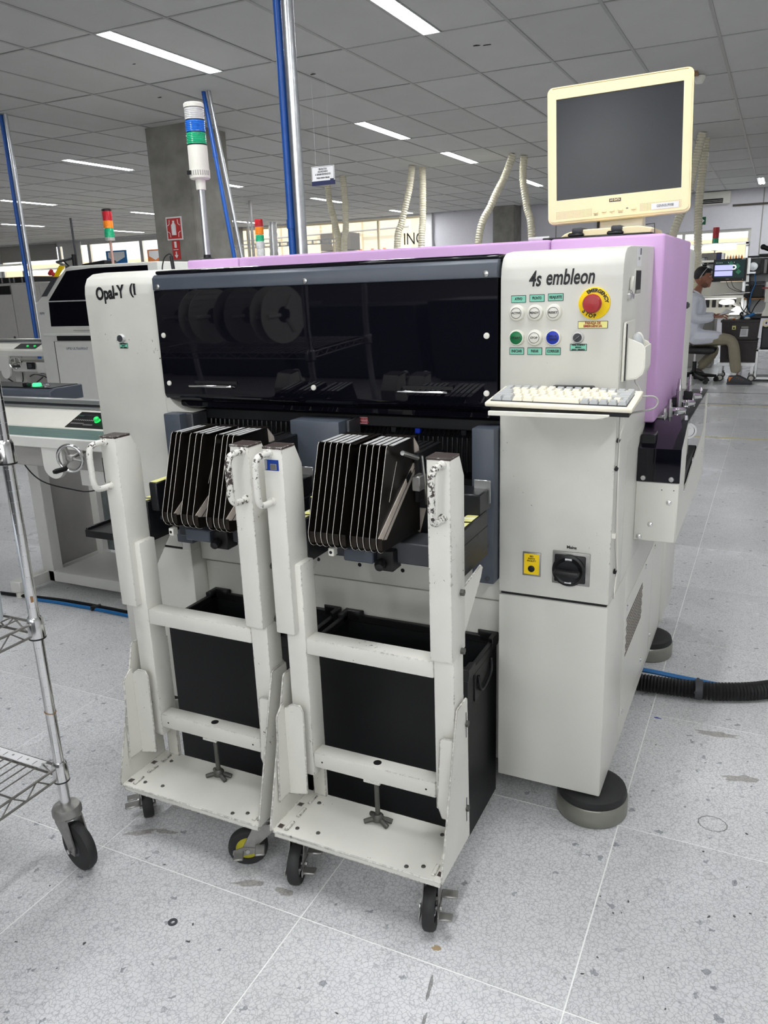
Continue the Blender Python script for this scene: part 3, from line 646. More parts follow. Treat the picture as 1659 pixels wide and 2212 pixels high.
# vacuum fingers along the feeder bank, seen inside the opening
for k in range(26):
    x = -1.50 + k * 0.0165
    if -1.16 < x < -1.08: continue
    part('finger', MB().tube([(x, 1.965, 1.055), (x, 1.93, 1.050), (x, 1.90, 1.030), (x, 1.895, 0.99), (x, 1.90, 0.95)], 0.0035, 6), 'blackmetal')
for k in range(26):
    x = -0.985 + k * 0.0135
    part('finger', MB().tube([(x, 1.965, 1.030), (x, 1.93, 1.026), (x, 1.90, 1.010), (x, 1.895, 0.97), (x, 1.90, 0.92)], 0.0035, 6), 'blackmetal')
for x, z, m in ((-0.83, 1.023, 'bluebtn'), (-0.90, 1.023, 'blackmetal'), (-0.70, 1.023, 'blackmetal')):
    part('finger_cap', MB().box((x - 0.008, 1.905, z - 0.008), (x + 0.008, 1.93, z + 0.012), 0.002), m)
part('feeder_table', MB().box((-1.56, 1.92, 0.70), (-0.60, 2.0, 0.90), 0.004), 'blackmetal')
part('feeder_table', MB().box((-1.55, 1.86, 0.672), (-0.66, 1.93, 0.735), 0.004), 'blackmetal')
# lettering on the towers
text('Opal-Y', 0.050, 'ink', pm_, 'lettering', (-1.779, FY - 0.0005, 1.402), u=(1, 0, 0.05), width=0.112, bold=0.0019)
text('(I', 0.040, 'ink', pm_, 'lettering', (-1.690, FY - 0.0005, 1.4105), u=(1, 0, 0.0), width=0.022, bold=0.0012)
for z_ in (1.3965, 1.4245): MB().box((-1.6865, FY - 0.0006, z_ - 0.0012), (-1.6775, FY - 0.0002, z_ + 0.0012)).build('lettering', 'ink', pm_)
text('4s', 0.047, 'ink', pm_, 'lettering', (-0.500, FY - 0.0005, 1.398), width=0.029, shear=0.2, bold=0.0010)
text('embleon', 0.047, 'ink', pm_, 'lettering', (-0.4205, FY - 0.0005, 1.400), width=0.108, shear=0.2, bold=0.0010)
# push buttons
def button(x, z, cap, s, tcol='ink', lab=None, lz=0):
    b = part('push_button', MB().lathe([(0.0185, 0), (0.0185, 0.004), (0.0165, 0.008), (0.0150, 0.0085), (0.0145, 0.007)], (x, FY, z), (0, -1, 0), 28), 'offwhite')
    MB().lathe([(0.0148, 0.004), (0.0148, 0.0085), (0.0135, 0.0095), (0, 0.0098)], (x, FY, z), (0, -1, 0), 28).build('button_cap', cap, b)
    if cap == 'offwhite': MB().ring((x, FY - 0.0098, z), (0, -1, 0), 0.0115, 0.0124, 0.0006, 28).build('ring_mark', 'ink', b)
    lines = s.split('/')
    for k, q in enumerate(lines): text(q, 0.0066, tcol, b, 'lettering', (x, FY - 0.0106, z + (len(lines) - 1) * 0.0035 - k * 0.007), width=min(0.021, 0.0042 * len(q)), bold=0.0002)
    if lab: mint_label(x + (0.003 if lz > 0 else 0), z + lz, 0.035, 0.0165, [(lab, 0.0085)])
def mint_label(x, z, w, h, lines):
    l = part('mint_label', MB().box((x - w / 2, FY - 0.0008, z - h / 2), (x + w / 2, FY, z + h / 2)), 'ink')
    MB().box((x - w / 2 + 0.0012, FY - 0.0012, z - h / 2 + 0.0012), (x + w / 2 - 0.0012, FY - 0.0005, z + h / 2 - 0.0012)).build('label_face', 'mint', l)
    k = len(lines)
    for i, (s, sz) in enumerate(lines): text(s, sz, 'ink', l, 'lettering', (x, FY - 0.0014, z + (0.5 * (k - 1) - i) * h / k), width=min(w * 0.8, 0.0034 * len(s) * sz / 0.0085 * 1.05), bold=0.0003)
button(-0.540, 1.325, 'offwhite', 'ACTIVE', lab='ATIVO', lz=0.031); button(-0.497, 1.325, 'offwhite', 'READY', lab='PRONTO', lz=0.032); button(-0.454, 1.325, 'offwhite', 'RESET', lab='REAJUSTE', lz=0.033)
button(-0.540, 1.269, 'greenbtn', 'START', lab='INICIAR', lz=-0.031); button(-0.497, 1.269, 'offwhite', 'STOP', lab='PARAR', lz=-0.031); button(-0.454, 1.269, 'bluebtn', 'ERROR/CLEAR', lab='CORRIGIR', lz=-0.031)
def keyswitch(x, z, lab):
    b = part('key_switch', MB().lathe([(0.0135, 0), (0.0135, 0.005), (0.011, 0.009), (0.0098, 0.009)], (x, FY, z), (0, -1, 0), 24), 'satin')
    MB().lathe([(0.0098, 0.004), (0.0098, 0.0115), (0, 0.0118)], (x, FY, z), (0, -1, 0), 24).build('barrel', 'darkgrey', b)
    MB().prism([(x - 0.007, z - 0.0065), (x + 0.005, z + 0.003), (x + 0.0075, z + 0.0065), (x - 0.0045, z - 0.003)], 'y', FY - 0.017, FY - 0.0115).build('pointer', 'chrome', b)
    mint_label(x + (0.001 if x > -1 else 0.003), z - 0.022, 0.038 if x > -1 else 0.032, 0.0155, lab)
keyswitch(-0.3975, 1.269, [('PAINEL DE SERVICO', 0.0042), ('SEGURANCA', 0.0036), ('LIGADO   DESLIGADO', 0.0042)])
keyswitch(-1.752, 1.272, [('PAINEL DE SERVICO', 0.0042), ('SEGURANCA', 0.0036), ('LIGADO   DESLIGADO', 0.0042)])
# emergency stop
ex, ez = -0.364, 1.343
es = part('emergency_stop', MB().lathe([(0.0345, 0), (0.0345, 0.004), (0.033, 0.005), (0, 0.005)], (ex, FY, ez), (0, -1, 0), 40), 'yellow')
text('EMERGENCY', 0.0105, 'ink', es, 'lettering', (ex, FY - 0.0056, ez), arc=(0.0275, math.radians(64)), bold=0.0005, sx=0.98)
for k, ch in enumerate('STOP'):
    a = math.radians(-142 + k * 19); d = Vector((math.cos(a), 0, math.sin(a)))
    text(ch, 0.0115, 'ink', es, 'lettering', Vector((ex, FY - 0.0056, ez)) + d * 0.0275, u=(-d.z, 0, d.x), v=(-d.x, 0, -d.z), bold=0.0005)
MB().lathe([(0.012, 0.004), (0.012, 0.018), (0.0195, 0.020), (0.0205, 0.024), (0.0205, 0.031), (0.0175, 0.0355), (0, 0.0365)], (ex, FY, ez), (0, -1, 0), 32).build('mushroom_head', 'red', es)
pl = part('yellow_label', MB().box((-0.399, FY - 0.001, 1.2885), (-0.333, FY, 1.3045)), 'ink')
MB().box((-0.398, FY - 0.0015, 1.2895), (-0.334, FY - 0.0005, 1.3035)).build('label_face', 'yellowtape', pl)
for s, z in (('PARADA DE', 1.3002), ('EMERGÊNCIA', 1.2936)): text(s, 0.0072, 'redink', pl, 'lettering', (-0.366, FY - 0.0017, z), bold=0.0003, width=0.034 if z > 1.3 - 0.001 else 0.041)
# earth point and mains switch
ep = part('earth_point', MB().box((-0.518, FY - 0.003, 0.682), (-0.472, FY, 0.745), 0.003, 2), 'castmetal')
MB().box((-0.514, FY - 0.0036, 0.687), (-0.476, FY - 0.0025, 0.741)).build('label_face', 'yellow', ep)
for s, z in (('ESD', 0.7345), ('EARTH', 0.7285), ('FACILITY', 0.7225)): text(s, 0.0055, 'ink', ep, 'lettering', (-0.495, FY - 0.0038, z), bold=0.0002)
MB().lathe([(0.0085, 0), (0.0085, 0.002), (0.006, 0.003), (0.0045, 0.001), (0, 0.001)], (-0.495, FY - 0.0036, 0.702), (0, -1, 0), 20).build('socket', 'black', ep)
ms = part('mains_switch', MB().box((-0.4425, FY - 0.004, 0.672), (-0.3505, FY, 0.757), 0.0035, 2), 'castmetal')
MB().box((-0.4365, FY - 0.010, 0.679), (-0.3605, FY - 0.003, 0.750), 0.004, 2).build('switch_plate', 'black', ms)
MB().lathe([(0.040, 0.009), (0.040, 0.016), (0.0345, 0.018), (0.033, 0.017), (0, 0.016)], (-0.400, FY, 0.7125), (0, -1, 0), 36).build('rotary_ring', 'black', ms)
MB().lathe([(0.029, 0.015), (0.027, 0.024), (0, 0.025)], (-0.400, FY, 0.7125), (0, -1, 0), 32).build('knob', 'blackmetal', ms)
MB().box((-0.431, FY - 0.044, 0.705), (-0.369, FY - 0.02, 0.720), 0.006, 2).build('grip', 'black', ms)
for z in (0.741, 0.684): MB().box((-0.408, FY - 0.0185, z - 0.0035), (-0.392, FY - 0.016, z + 0.0035)).build('position_mark', 'paper', ms)
text('Mains', 0.0105, 'ink', pm_, 'lettering', (-0.397, FY - 0.0005, 0.768), bold=0.0003)
# right flank: access panels, vent, slot, sticker and lock
sp = part('access_panel', MB().prism([(2.105, 0.18), (2.68, 0.115), (2.68, 0.524), (2.37, 0.524), (2.105, 0.53)], 'x', -0.305, -0.3025, 0.001), 'beige')
for y, z in ((2.137, 0.505), (2.135, 0.179), (2.495, 0.176), (2.497, 0.504)): MB().lathe([(0.008, 0), (0.007, 0.003), (0, 0.0045)], (-0.3028, y, z), (1, 0, 0), 12).build('screw', 'chrome', sp)
sp2 = part('access_panel', MB().box((-0.305, 2.690, 0.112), (-0.3025, 3.222, 0.60), 0.001), 'beige')
for y, z in ((2.707, 0.505), (2.705, 0.177), (3.062, 0.178)): MB().lathe([(0.008, 0), (0.007, 0.003), (0, 0.0045)], (-0.3028, y, z), (1, 0, 0), 12).build('screw', 'chrome', sp2)
vm = MB()
for r_ in range(9):
    for c_ in range(15):
        y = 2.140 + c_ * 0.0203 + (0.01 if r_ % 2 else 0); z = 0.352 + r_ * 0.0136
        vm.box((-0.3028, y, z), (-0.3018, y + 0.0155, z + 0.0088))
vm.build('vent_slots', mat('vent_brown', (0.12, 0.10, 0.08)), sp, kind='stuff', smooth=0)
part('upper_flank', MB().box((-0.306, 2.0, 0.63), (-0.3035, 2.30, 1.0)), 'beige')
fs = part('disk_slot', MB().box((-0.305, 1.984, 1.352), (-0.3025, 2.078, 1.414), 0.002), 'offwhite'); MB().box((-0.3035, 1.996, 1.358), (-0.3018, 2.070, 1.410)).build('slot', 'dark', fs); MB().box((-0.3025, 2.0, 1.358), (-0.3008, 2.066, 1.366)).build('flap', 'cabinet', fs)
sk = part('asset_sticker', MB().box((-0.3045, 2.006, 1.420), (-0.3035, 2.072, 1.463)), 'paper'); MB().box((-0.3038, 2.052, 1.446), (-0.3032, 2.066, 1.461)).build('bar_mark', 'navy', sk); MB().box((-0.3038, 2.028, 1.434), (-0.3032, 2.050, 1.441)).build('print_block', 'cabinet', sk)
lk = part('side_lock', MB().lathe([(0.011, 0), (0.011, 0.006), (0.007, 0.009), (0, 0.009)], (-0.304, 1.905, 1.358), (1, 0, 0), 16), 'chrome')
MB().lathe([(0.011, 0), (0.011, 0.005), (0, 0.006)], (-0.304, 1.955, 1.358), (1, 0, 0), 16).build('button', 'chrome', lk)
MB().prism([(1.914, 1.357), (1.912, 1.385), (1.922, 1.398), (1.936, 1.398), (1.946, 1.385), (1.942, 1.357)], 'x', -0.303, -0.296, 0.002).build('hasp', 'offwhite', lk)
# levelling feet: zinc cup with rubber pad
def foot(x, y, r=0.094):
    f_ = part('levelling_foot', MB().lathe([(r - 0.004, 0), (r, 0.006), (r, 0.050), (r - 0.003, 0.054), (r - 0.012, 0.054), (r - 0.014, 0.04), (0, 0.04)], (x, y, 0), (0, 0, 1), 40), 'foot')
    MB().lathe([(r - 0.006, 0.05), (r - 0.002, 0.060), (r - 0.006, 0.073), (r - 0.02, 0.080), (r - 0.035, 0.082), (0, 0.083)], (x, y, 0), (0, 0, 1), 40).build('rubber_pad', 'rubber', f_)
for x, y in ((-0.335, 1.905), (-0.335, 2.93), (-1.78, 1.95), (-1.78, 2.93)): foot(x, y)
# side conveyor unit on the right flank
su = part('transfer_unit', MB().box((-0.304, 2.19, 0.690), (-0.194, 2.202, 0.858), 0.002), 'beige')
for x, z in ((-0.216, 0.804), (-0.261, 0.738), (-0.289, 0.701)): MB().lathe([(0.008, 0), (0.0065, 0.003), (0, 0.005)], (x, 2.19, z), (0, -1, 0), 12).build('screw', 'chrome', su)
for x, z in ((-0.236, 0.838), (-0.205, 0.838)): MB().cyl((x, 2.1895, z), (x, 2.1905, z), 0.0017, n=8).build('hole', 'darkgrey', su)
sm = MB().prism([(2.188, 0.859), (2.194, 0.859), (2.194, 0.948), (2.312, 0.997), (3.02, 0.999), (3.02, 1.004), (2.312, 1.003), (2.188, 0.951)], 'x', -0.303, -0.192)
sm.build('smoked_guard', 'smoke', su)
for x in (-0.286, -0.213): MB().lathe([(0.0075, 0), (0.0065, 0.003), (0, 0.0035)], (x, 2.188, 0.869), (0, -1, 0), 12).build('screw', 'steel', su)
MB().prism([(2.192, 0.690), (3.06, 0.690), (3.06, 0.985), (3.01, 0.985), (2.985, 0.88), (2.42, 0.800), (2.34, 0.803), (2.36, 0.995), (2.312, 0.995), (2.195, 0.945)], 'x', -0.1965, -0.193).build('side_plate', 'beige', su)
MB().box((-0.300, 2.21, 0.70), (-0.262, 3.04, 0.985), 0.003).build('inner_frame', 'blackmetal', su)
MB().box((-0.262, 2.40, 0.79), (-0.20, 2.80, 0.845), 0.003).build('inner_frame', 'dark', su); MB().box((-0.262, 2.62, 0.845), (-0.215, 2.66, 0.96)).build('inner_frame', 'steel', su)
MB().lathe([(0.024, 0), (0.024, 0.014), (0.018, 0.014), (0.017, 0.010), (0.009, 0.010), (0.009, 0.016), (0, 0.016)], (-0.215, 2.60, 0.930), (0.35, -1, 0), 24).build('pulley', 'chrome', su)
for y, z in ((2.34, 0.803), (2.566, 0.846), (2.95, 0.80), (3.03, 0.94)): MB().lathe([(0.007, 0), (0.006, 0.003), (0, 0.0045)], (-0.193, y, z), (1, 0, 0), 10).build('screw', 'chrome', su)
for x, y, r_ in ((-0.242, 2.48, 0.030), (-0.229, 2.645, 0.028), (-0.224, 2.80, 0.03)): MB().lathe([(r_, 0), (r_, 0.010), (r_ - 0.004, 0.012), (r_ - 0.006, 0.010), (0.006, 0.010), (0.005, 0.014), (0, 0.014)], (x, y, 1.003), (0, 0, 1), 28).build('disc', 'chrome', su)
for x, y, h in ((-0.251, 2.405, 0.05), (-0.262, 2.378, 0.028), (-0.246, 2.60, 0.085), (-0.258, 2.70, 0.075), (-0.232, 2.77, 0.08)):
    MB().lathe([(0.008, 0), (0.008, h * 0.55), (0.006, h * 0.57), (0.0055, h * 0.8), (0.004, h * 0.82), (0.0035, h)], (x, y, 1.003), (0, 0, 1), 12).build('pin', 'steel', su)
for x, y in ((-0.255, 2.62), (-0.235, 2.775)): MB().box((x - 0.014, y - 0.014, 1.003), (x + 0.014, y + 0.014, 1.03), 0.002).build('pin_block', 'black', su)
MB().box((-0.285, 2.36, 1.003), (-0.262, 2.44, 1.012), 0.002).build('bracket', 'castmetal', su); MB().box((-0.29, 2.46, 1.003), (-0.27, 2.60, 1.012), 0.002).build('bracket', 'castmetal', su)
for x, y in ((-0.202, 2.36), (-0.212, 2.98)): MB().lathe([(0.006, 0), (0.005, 0.012), (0, 0.013)], (x, y, 1.003), (0, 0, 1), 10).build('screw', 'chrome', su)
# ------------------------------------------------------------------ things that stand on or hang from the machine
# signal tower
sx_, sy_ = -1.845, 2.40
t = thing('signal_tower', 'stack light with clear, blue and green lenses on a chrome pole', 'stack light', (sx_, sy_, 1.503))
def P(name, mb, m, **k): return mb.build(name, m, t, **k)
P('pole', MB().cyl((sx_, sy_, 1.503), (sx_, sy_, 1.76), 0.0115, n=18), 'galv'); P('base_flange', MB().lathe([(0.03, 0), (0.028, 0.006), (0.014, 0.010), (0.0125, 0.02)], (sx_, sy_, 1.503), (0, 0, 1), 20), 'black')
P('collar', MB().lathe([(0.0165, 0), (0.0175, 0.035), (0.024, 0.038)], (sx_, sy_, 1.738), (0, 0, 1), 20), 'offwhite')
P('lower_body', MB().lathe([(0.030, 0), (0.035, 0.004), (0.0355, 0.030), (0.034, 0.031), (0.0335, 0.105), (0.033, 0.107)], (sx_, sy_, 1.772), (0, 0, 1), 28), 'offwhite')
for k in range(9):
    a = math.radians(-100 + k * 13); P('vent_slot', MB().box((sx_ + 0.0352 * math.cos(a) - 0.0012, sy_ + 0.0352 * math.sin(a) - 0.0012, 1.783), (sx_ + 0.0352 * math.cos(a) + 0.0012, sy_ + 0.0352 * math.sin(a) + 0.0012, 1.798)), 'cabinet')
P('sounder_hole', MB().box((sx_ - 0.026, sy_ - 0.036, 1.786), (sx_ - 0.010, sy_ - 0.028, 1.799)), 'dark')
z = 1.880
for nm, m in (('green_lens', 'greenlens'), ('blue_lens', 'bluelens'), ('clear_lens', 'clearlens')):
    P('gasket', MB().lathe([(0.0335, 0), (0.0335, 0.003)], (sx_, sy_, z), (0, 0, 1), 28), 'black')
    prof = [(0.0335, 0.003)]
    for q in range(6): prof += [(0.0338, 0.005 + q * 0.0055), (0.0327, 0.0075 + q * 0.0055)]
    P('lens', MB().lathe(prof + [(0.0335, 0.0385)], (sx_, sy_, z), (0, 0, 1), 32), m, label=nm.replace('_', ' ')); z += 0.0385
P('gasket', MB().lathe([(0.0335, 0), (0.0335, 0.002)], (sx_, sy_, z), (0, 0, 1), 28), 'black')
P('cap', MB().lathe([(0.0345, 0.002), (0.0345, 0.013), (0.031, 0.017), (0, 0.019)], (sx_, sy_, z), (0, 0, 1), 28), 'offwhite')
# black cable wand at the left end of the purple cover
t = thing('cable_bracket', 'thin black bent cable standing beside the concrete column on the machine', 'cable', (-1.87, 2.25, 1.47))
MB().tube(smooth_path([(-1.885, 2.2, 1.46), (-1.882, 2.2, 1.485), (-1.868, 2.2, 1.512), (-1.845, 2.2, 1.522), (-1.838, 2.2, 1.51)]), 0.0022, 6).build('cable', 'black', t)
MB().cyl((-1.836, 2.2, 1.46), (-1.840, 2.2, 1.515), 0.006, n=10).build('plug', 'black', t)
# monitor (seventeen inch, square) on an ivory foot and a black sheet
t = thing('monitor', 'ivory flat monitor with dark screen on top of the purple cover', 'monitor', (-0.44, 2.49, 1.503))
rz, rx, ry = 0.0967, -0.0606, -0.0384
MM = Matrix.Translation((-0.4399, 2.4606, 1.7547)) @ Matrix.Rotation(rz, 4, 'Z') @ Matrix.Rotation(rx, 4, 'X') @ Matrix.Rotation(ry, 4, 'Y')
def PM(name, mb, m, parent=None, **k): return mb.build(name, m, parent or t, **k)
def mm(): b = MB(); b.m = MM; return b
def frame_prism(b, w, h, wi, hi, y0, y1, dz=0, r=0.012):
    """a picture-frame ring of rounded outline"""
    def rr(w, h, r, dz):
        out = []
        for cx, cz, a0 in ((w - r, h - r, 0), (-w + r, h - r, 90), (-w + r, -h + r, 180), (w - r, -h + r, 270)):
            for k in range(5): a = math.radians(a0 + k * 22.5); out.append((cx + r * math.cos(a), cz + dz + r * math.sin(a)))
        return out
    o = rr(w, h, r, dz); i = rr(wi, hi, 0.001, 0); n = len(o)
    vs = [(p[0], y, p[1]) for y in (y0, y1) for p in o] + [(p[0], y, p[1]) for y in (y0, y1) for p in i]
    fs = []
    for k in range(n):
        q = (k + 1) % n
        fs += [(k, q, n + q, n + k), (2 * n + k, 3 * n + k, 3 * n + q, 2 * n + q), (k, 2 * n + k, 2 * n + q, q), (n + k, n + q, 3 * n + q, 3 * n + k)]
    return b.add(vs, fs)
PM('bezel', frame_prism(mm(), 0.189, 0.178, 0.169, 0.135, -0.008, 0.02, -0.0155), 'ivory', smooth=35)
PM('outer_rim', frame_prism(mm(), 0.194, 0.1835, 0.180, 0.165, -0.004, 0.022, -0.0155, 0.016), 'ivory', smooth=35)
PM('screen', mm().box((-0.1695, -0.004, -0.1355), (0.1695, 0.004, 0.1355)), 'screen', smooth=0)
PM('back_shell', mm().box((-0.188, 0.018, -0.19), (0.188, 0.05, 0.16), 0.012, 2), 'ivory'); PM('back_shell', mm().box((-0.12, 0.045, -0.14), (0.12, 0.085, 0.11), 0.02, 2), 'ivory')
bd = PM('brand_plate', mm().box((-0.022, -0.0088, -0.1535), (0.010, -0.0078, -0.1445)), 'darkgrey')
tt = text('I-O DATA', 0.0075, 'ivory', None, 'lettering', (0, 0, 0), width=0.027, bold=0.0003); tt.data.transform(MM @ Matrix.Translation((-0.006, -0.0091, -0.149))); tt.data.transform(Matrix.Translation(-Vector(t.location))); tt.parent = bd
for x in (-0.058, -0.036, -0.014, 0.009, 0.045):
    PM('control_button', mm().box((x - 0.007, -0.011, -0.1805), (x + 0.007, -0.007, -0.1735), 0.0015), 'ivory')
for x, s in ((-0.058, 'MENU'), (-0.036, '-'), (-0.014, '+'), (0.009, 'AUTO'), (0.045, 'I')):
    q = text(s, 0.004, 'darkgrey', None, 'button_lettering', (0, 0, 0)); q.data.transform(MM @ Matrix.Translation((x, -0.0086, -0.1845))); q.data.transform(Matrix.Translation(-Vector(t.location))); q.parent = t
PM('status_light', mm().box((0.024, -0.0088, -0.1755), (0.030, -0.0078, -0.1735)), 'ink')
vm = mm()
for a, b in ((-0.170, -0.070), (0.062, 0.172)):
    c_ = a
    while c_ < b:
        for r_ in range(6): vm.box((c_, -0.0084, -0.186 + r_ * 0.0036), (c_ + 0.0014, -0.0078, -0.1846 + r_ * 0.0036))
        c_ += 0.0038
vm.build('speaker_holes', 'wood', t, kind='stuff', smooth=0)
al = PM('asset_label', mm().box((0.092, -0.0092, -0.1855), (0.163, -0.0083, -0.1695)), 'paper')
q = text('GENNSUP008', 0.0095, 'ink', None, 'lettering', (0, 0, 0), width=0.044); q.data.transform(MM @ Matrix.Translation((0.128, -0.0097, -0.1775))); q.data.transform(Matrix.Translation(-Vector(t.location))); q.parent = al
PM('neck', MB().prism([(2.485, 1.523), (2.535, 1.523), (2.525, 1.64), (2.50, 1.64)], 'x', -0.488, -0.365, 0.004), 'offwhite')
PM('foot', MB().prism([(-0.575, 1.509), (-0.325, 1.509), (-0.325, 1.524), (-0.36, 1.530), (-0.53, 1.528), (-0.56, 1.520)], 'y', 2.37, 2.60, 0.003), 'ivory')
PM('base_sheet', MB().box((-0.615, 2.33, 1.503), (-0.318, 2.66, 1.509), 0.002), 'black')
for x in (-0.528, -0.420): PM('strap', MB().box((x - 0.022, 2.355, 1.509), (x + 0.022, 2.42, 1.520), 0.004), 'black'); PM('strap', MB().box((x - 0.012, 2.36, 1.518), (x + 0.018, 2.45, 1.534), 0.005, 2), 'darkgrey')
PM('wire_loop', MB().tube([(-0.345, 2.4, 1.533), (-0.322, 2.4, 1.535), (-0.320, 2.4, 1.510)], 0.0012, 6), 'black')
tag(solo('glass_tube', MB().cyl((-0.66, 2.35, 1.509), (-0.60, 2.35, 1.509), 0.006, n=10), 'clearlens', (-0.63, 2.35, 1.503), '', ''), 'short clear tube lying on the purple cover left of the monitor', 'tube')
# keyboard on a bracket tray
t = thing('keyboard_tray', 'narrow white folded tray under the keyboard on the control tower', 'tray', (-0.42, 1.66, 1.12))
MB().box((-0.546, 1.645, 1.117), (-0.30, 1.83, 1.123), 0.002).build('tray', 'offwhite', t); MB().prism([(-0.546, 1.117), (-0.315, 1.117), (-0.288, 1.123), (-0.288, 1.127), (-0.546, 1.127)], 'y', 1.640, 1.648, 0.001).build('lip', 'offwhite', t)
MB().box((-0.45, 1.805, 1.123), (-0.355, FY, 1.162), 0.004, 2).build('wall_bracket', 'blackmetal', t)
t = thing('keyboard', 'compact ivory keyboard with grey edge keys on the tower tray', 'keyboard', (-0.40, 1.725, 1.127))
KW, KD = 0.312, 0.152
MK = Matrix.Translation((-0.401, 1.650, 1.1355)) @ Matrix.Rotation(math.radians(5), 4, 'X') @ Matrix.Rotation(math.radians(0.8), 4, 'Y')
def kb(): b = MB(); b.m = MK; return b
kb().prism([(0, 0), (0.004, -0.004), (KD, -0.004), (KD, 0.010), (KD - 0.012, 0.010), (0.002, 0.007)], 'x', -KW / 2, KW / 2, 0.002).build('case', 'ivory2', t)
kb().prism([(0.006, -0.013), (KD - 0.004, -0.013), (KD, -0.004), (0.004, -0.004)], 'x', -KW / 2 + 0.012, KW / 2 - 0.006).build('underside', 'black', t)
kb().box((-KW / 2 + 0.010, 0.012, 0.004), (KW / 2 - 0.012, KD - 0.014, 0.0095)).build('key_well', 'darkgrey', t)
rows = [([1] * 15, 0), ([1.0] * 13 + [2], 0), ([1.5] + [1] * 12 + [1.5], 0), ([1.75] + [1] * 11 + [2.25], 0), ([2.25] + [1] * 10 + [1, 1, 0.75], 0), ([1.2, 1.2, 1.2, 1.2, 5.2, 1, 1, 1, 1, 1], 0)]
U = (KW - 0.024) / 15.0; RH = (KD - 0.028) / 6
keymesh = {}
for ri, (ws, _) in enumerate(rows):
    s = 15.0 / sum(ws); x = -KW / 2 + 0.011; y1 = KD - 0.015 - ri * RH; y0 = y1 - RH
    for ci, w in enumerate(ws):
        wd = w * U * s; a = x + 0.0006; b = x + wd - 0.0006; gx = min(0.0028, wd * 0.2)
        grey = (ri == 0 and ci != 0 and ci % 5 in (1, 2, 3)) or ci == 0 or ci == len(ws) - 1 or (ri == 1 and ci >= len(ws) - 1) or (ri == 5 and ci in (1, 5, 6, 7, 8, 9))
        if ri == 5 and ci in (2, 3, 4): grey = False
        k = kb(); zb, zt = 0.0085, 0.0165
        k.add([(a, y0 + 0.0006, zb), (b, y0 + 0.0006, zb), (b, y1 - 0.0006, zb), (a, y1 - 0.0006, zb), (a + gx, y0 + 0.004, zt), (b - gx, y0 + 0.004, zt), (b - gx, y1 - 0.0016, zt + 0.0005), (a + gx, y1 - 0.0016, zt + 0.0005)],
              [(0, 3, 2, 1), (4, 5, 6, 7), (0, 1, 5, 4), (1, 2, 6, 5), (2, 3, 7, 6), (3, 0, 4, 7)])
        k.build('key', 'greykey' if grey else 'ivory2', t, smooth=0); x += wd
MB().tube(smooth_path([(-0.246, 1.79, 1.146), (-0.222, 1.792, 1.146), (-0.213, 1.795, 1.135), (-0.222, 1.79, 1.120), (-0.262, 1.79, 1.110), (-0.288, 1.80, 1.100)]), 0.0022, 6).build('cable', 'cabinet', t)
# mouse in its wall pocket
t = thing('mouse_holder', 'white plastic wall pocket on the side of the control tower', 'holder', (-0.30, 1.89, 1.17))
MB().box((-0.303, 1.855, 1.168), (-0.297, 1.985, 1.300), 0.001).build('back_plate', 'offwhite', t)
MB().prism([(-0.297, 1.267), (-0.262, 1.252), (-0.257, 1.246), (-0.256, 1.200), (-0.260, 1.186), (-0.272, 1.176), (-0.297, 1.172)], 'y', 1.866, 1.869, 0.0008).build('front_wall', 'offwhite', t)
MB().prism([(-0.297, 1.172), (-0.272, 1.176), (-0.260, 1.186), (-0.256, 1.200), (-0.257, 1.246), (-0.2545, 1.246), (-0.2535, 1.199), (-0.258, 1.184), (-0.271, 1.1735), (-0.297, 1.1695)], 'y', 1.866, 1.955, 0.0008).build('pocket_wall', 'offwhite', t)
MB().prism([(-0.297, 1.267), (-0.262, 1.252), (-0.257, 1.246), (-0.256, 1.200), (-0.260, 1.186), (-0.272, 1.176), (-0.297, 1.172)], 'y', 1.952, 1.955, 0.0008).build('rear_wall', 'offwhite', t)
MB().box((-0.296, 1.858, 1.17), (-0.2945, 1.864, 1.296)).build('edge_strip', 'black', t)
t = thing('mouse', 'white computer mouse tucked into the wall pocket', 'mouse', (-0.276, 1.91, 1.20))
MB().sphere((-0.277, 1.91, 1.232), 0.03, 20, (0.52, 1.05, 1.45)).build('body', 'offwhite', t); MB().sphere((-0.2775, 1.893, 1.247), 0.0205, 16, (0.72, 0.9, 1.35)).build('button', 'greykey', t)
MB().tube(smooth_path([(-0.278, 1.91, 1.19), (-0.276, 1.88, 1.168), (-0.262, 1.86, 1.155), (-0.25, 1.83, 1.142)]), 0.0018, 6).build('cable', 'cabinet', t)
# two thin cables tied along the tower edge
t = thing('cable_run', 'two thin beige cables tied along the front corner of the control tower', 'cable', (-0.297, 1.85, 0.63))
MB().tube(smooth_path([(-0.288, 1.80, 1.100), (-0.290, 1.838, 1.075), (-0.2975, 1.846, 1.043), (-0.297, 1.840, 0.985), (-0.297, 1.855, 0.87), (-0.297, 1.89, 0.72), (-0.297, 1.882, 0.68), (-0.298, 1.872, 0.64)]), 0.0020, 6).build('cable', 'offwhite', t)
MB().tube(smooth_path([(-0.300, 1.845, 1.11), (-0.298, 1.836, 1.03), (-0.2985, 1.825 + 0.015, 0.966), (-0.298, 1.850, 0.80), (-0.298, 1.885, 0.70), (-0.299, 1.868, 0.635)]), 0.0014, 6).build('cable', 'cabinet', t)
for y, z in ((1.845, 1.035), (1.838, 0.97), (1.886, 0.70)): MB().cyl((-0.300, y - 0.006, z), (-0.300, y + 0.008, z + 0.002), 0.0045, n=8).build('cable_tie', 'black', t)
for y, z in ((1.84, 0.80),): MB().box((-0.304, y, z), (-0.296, y + 0.01, z + 0.012)).build('clip', 'offwhite', t)
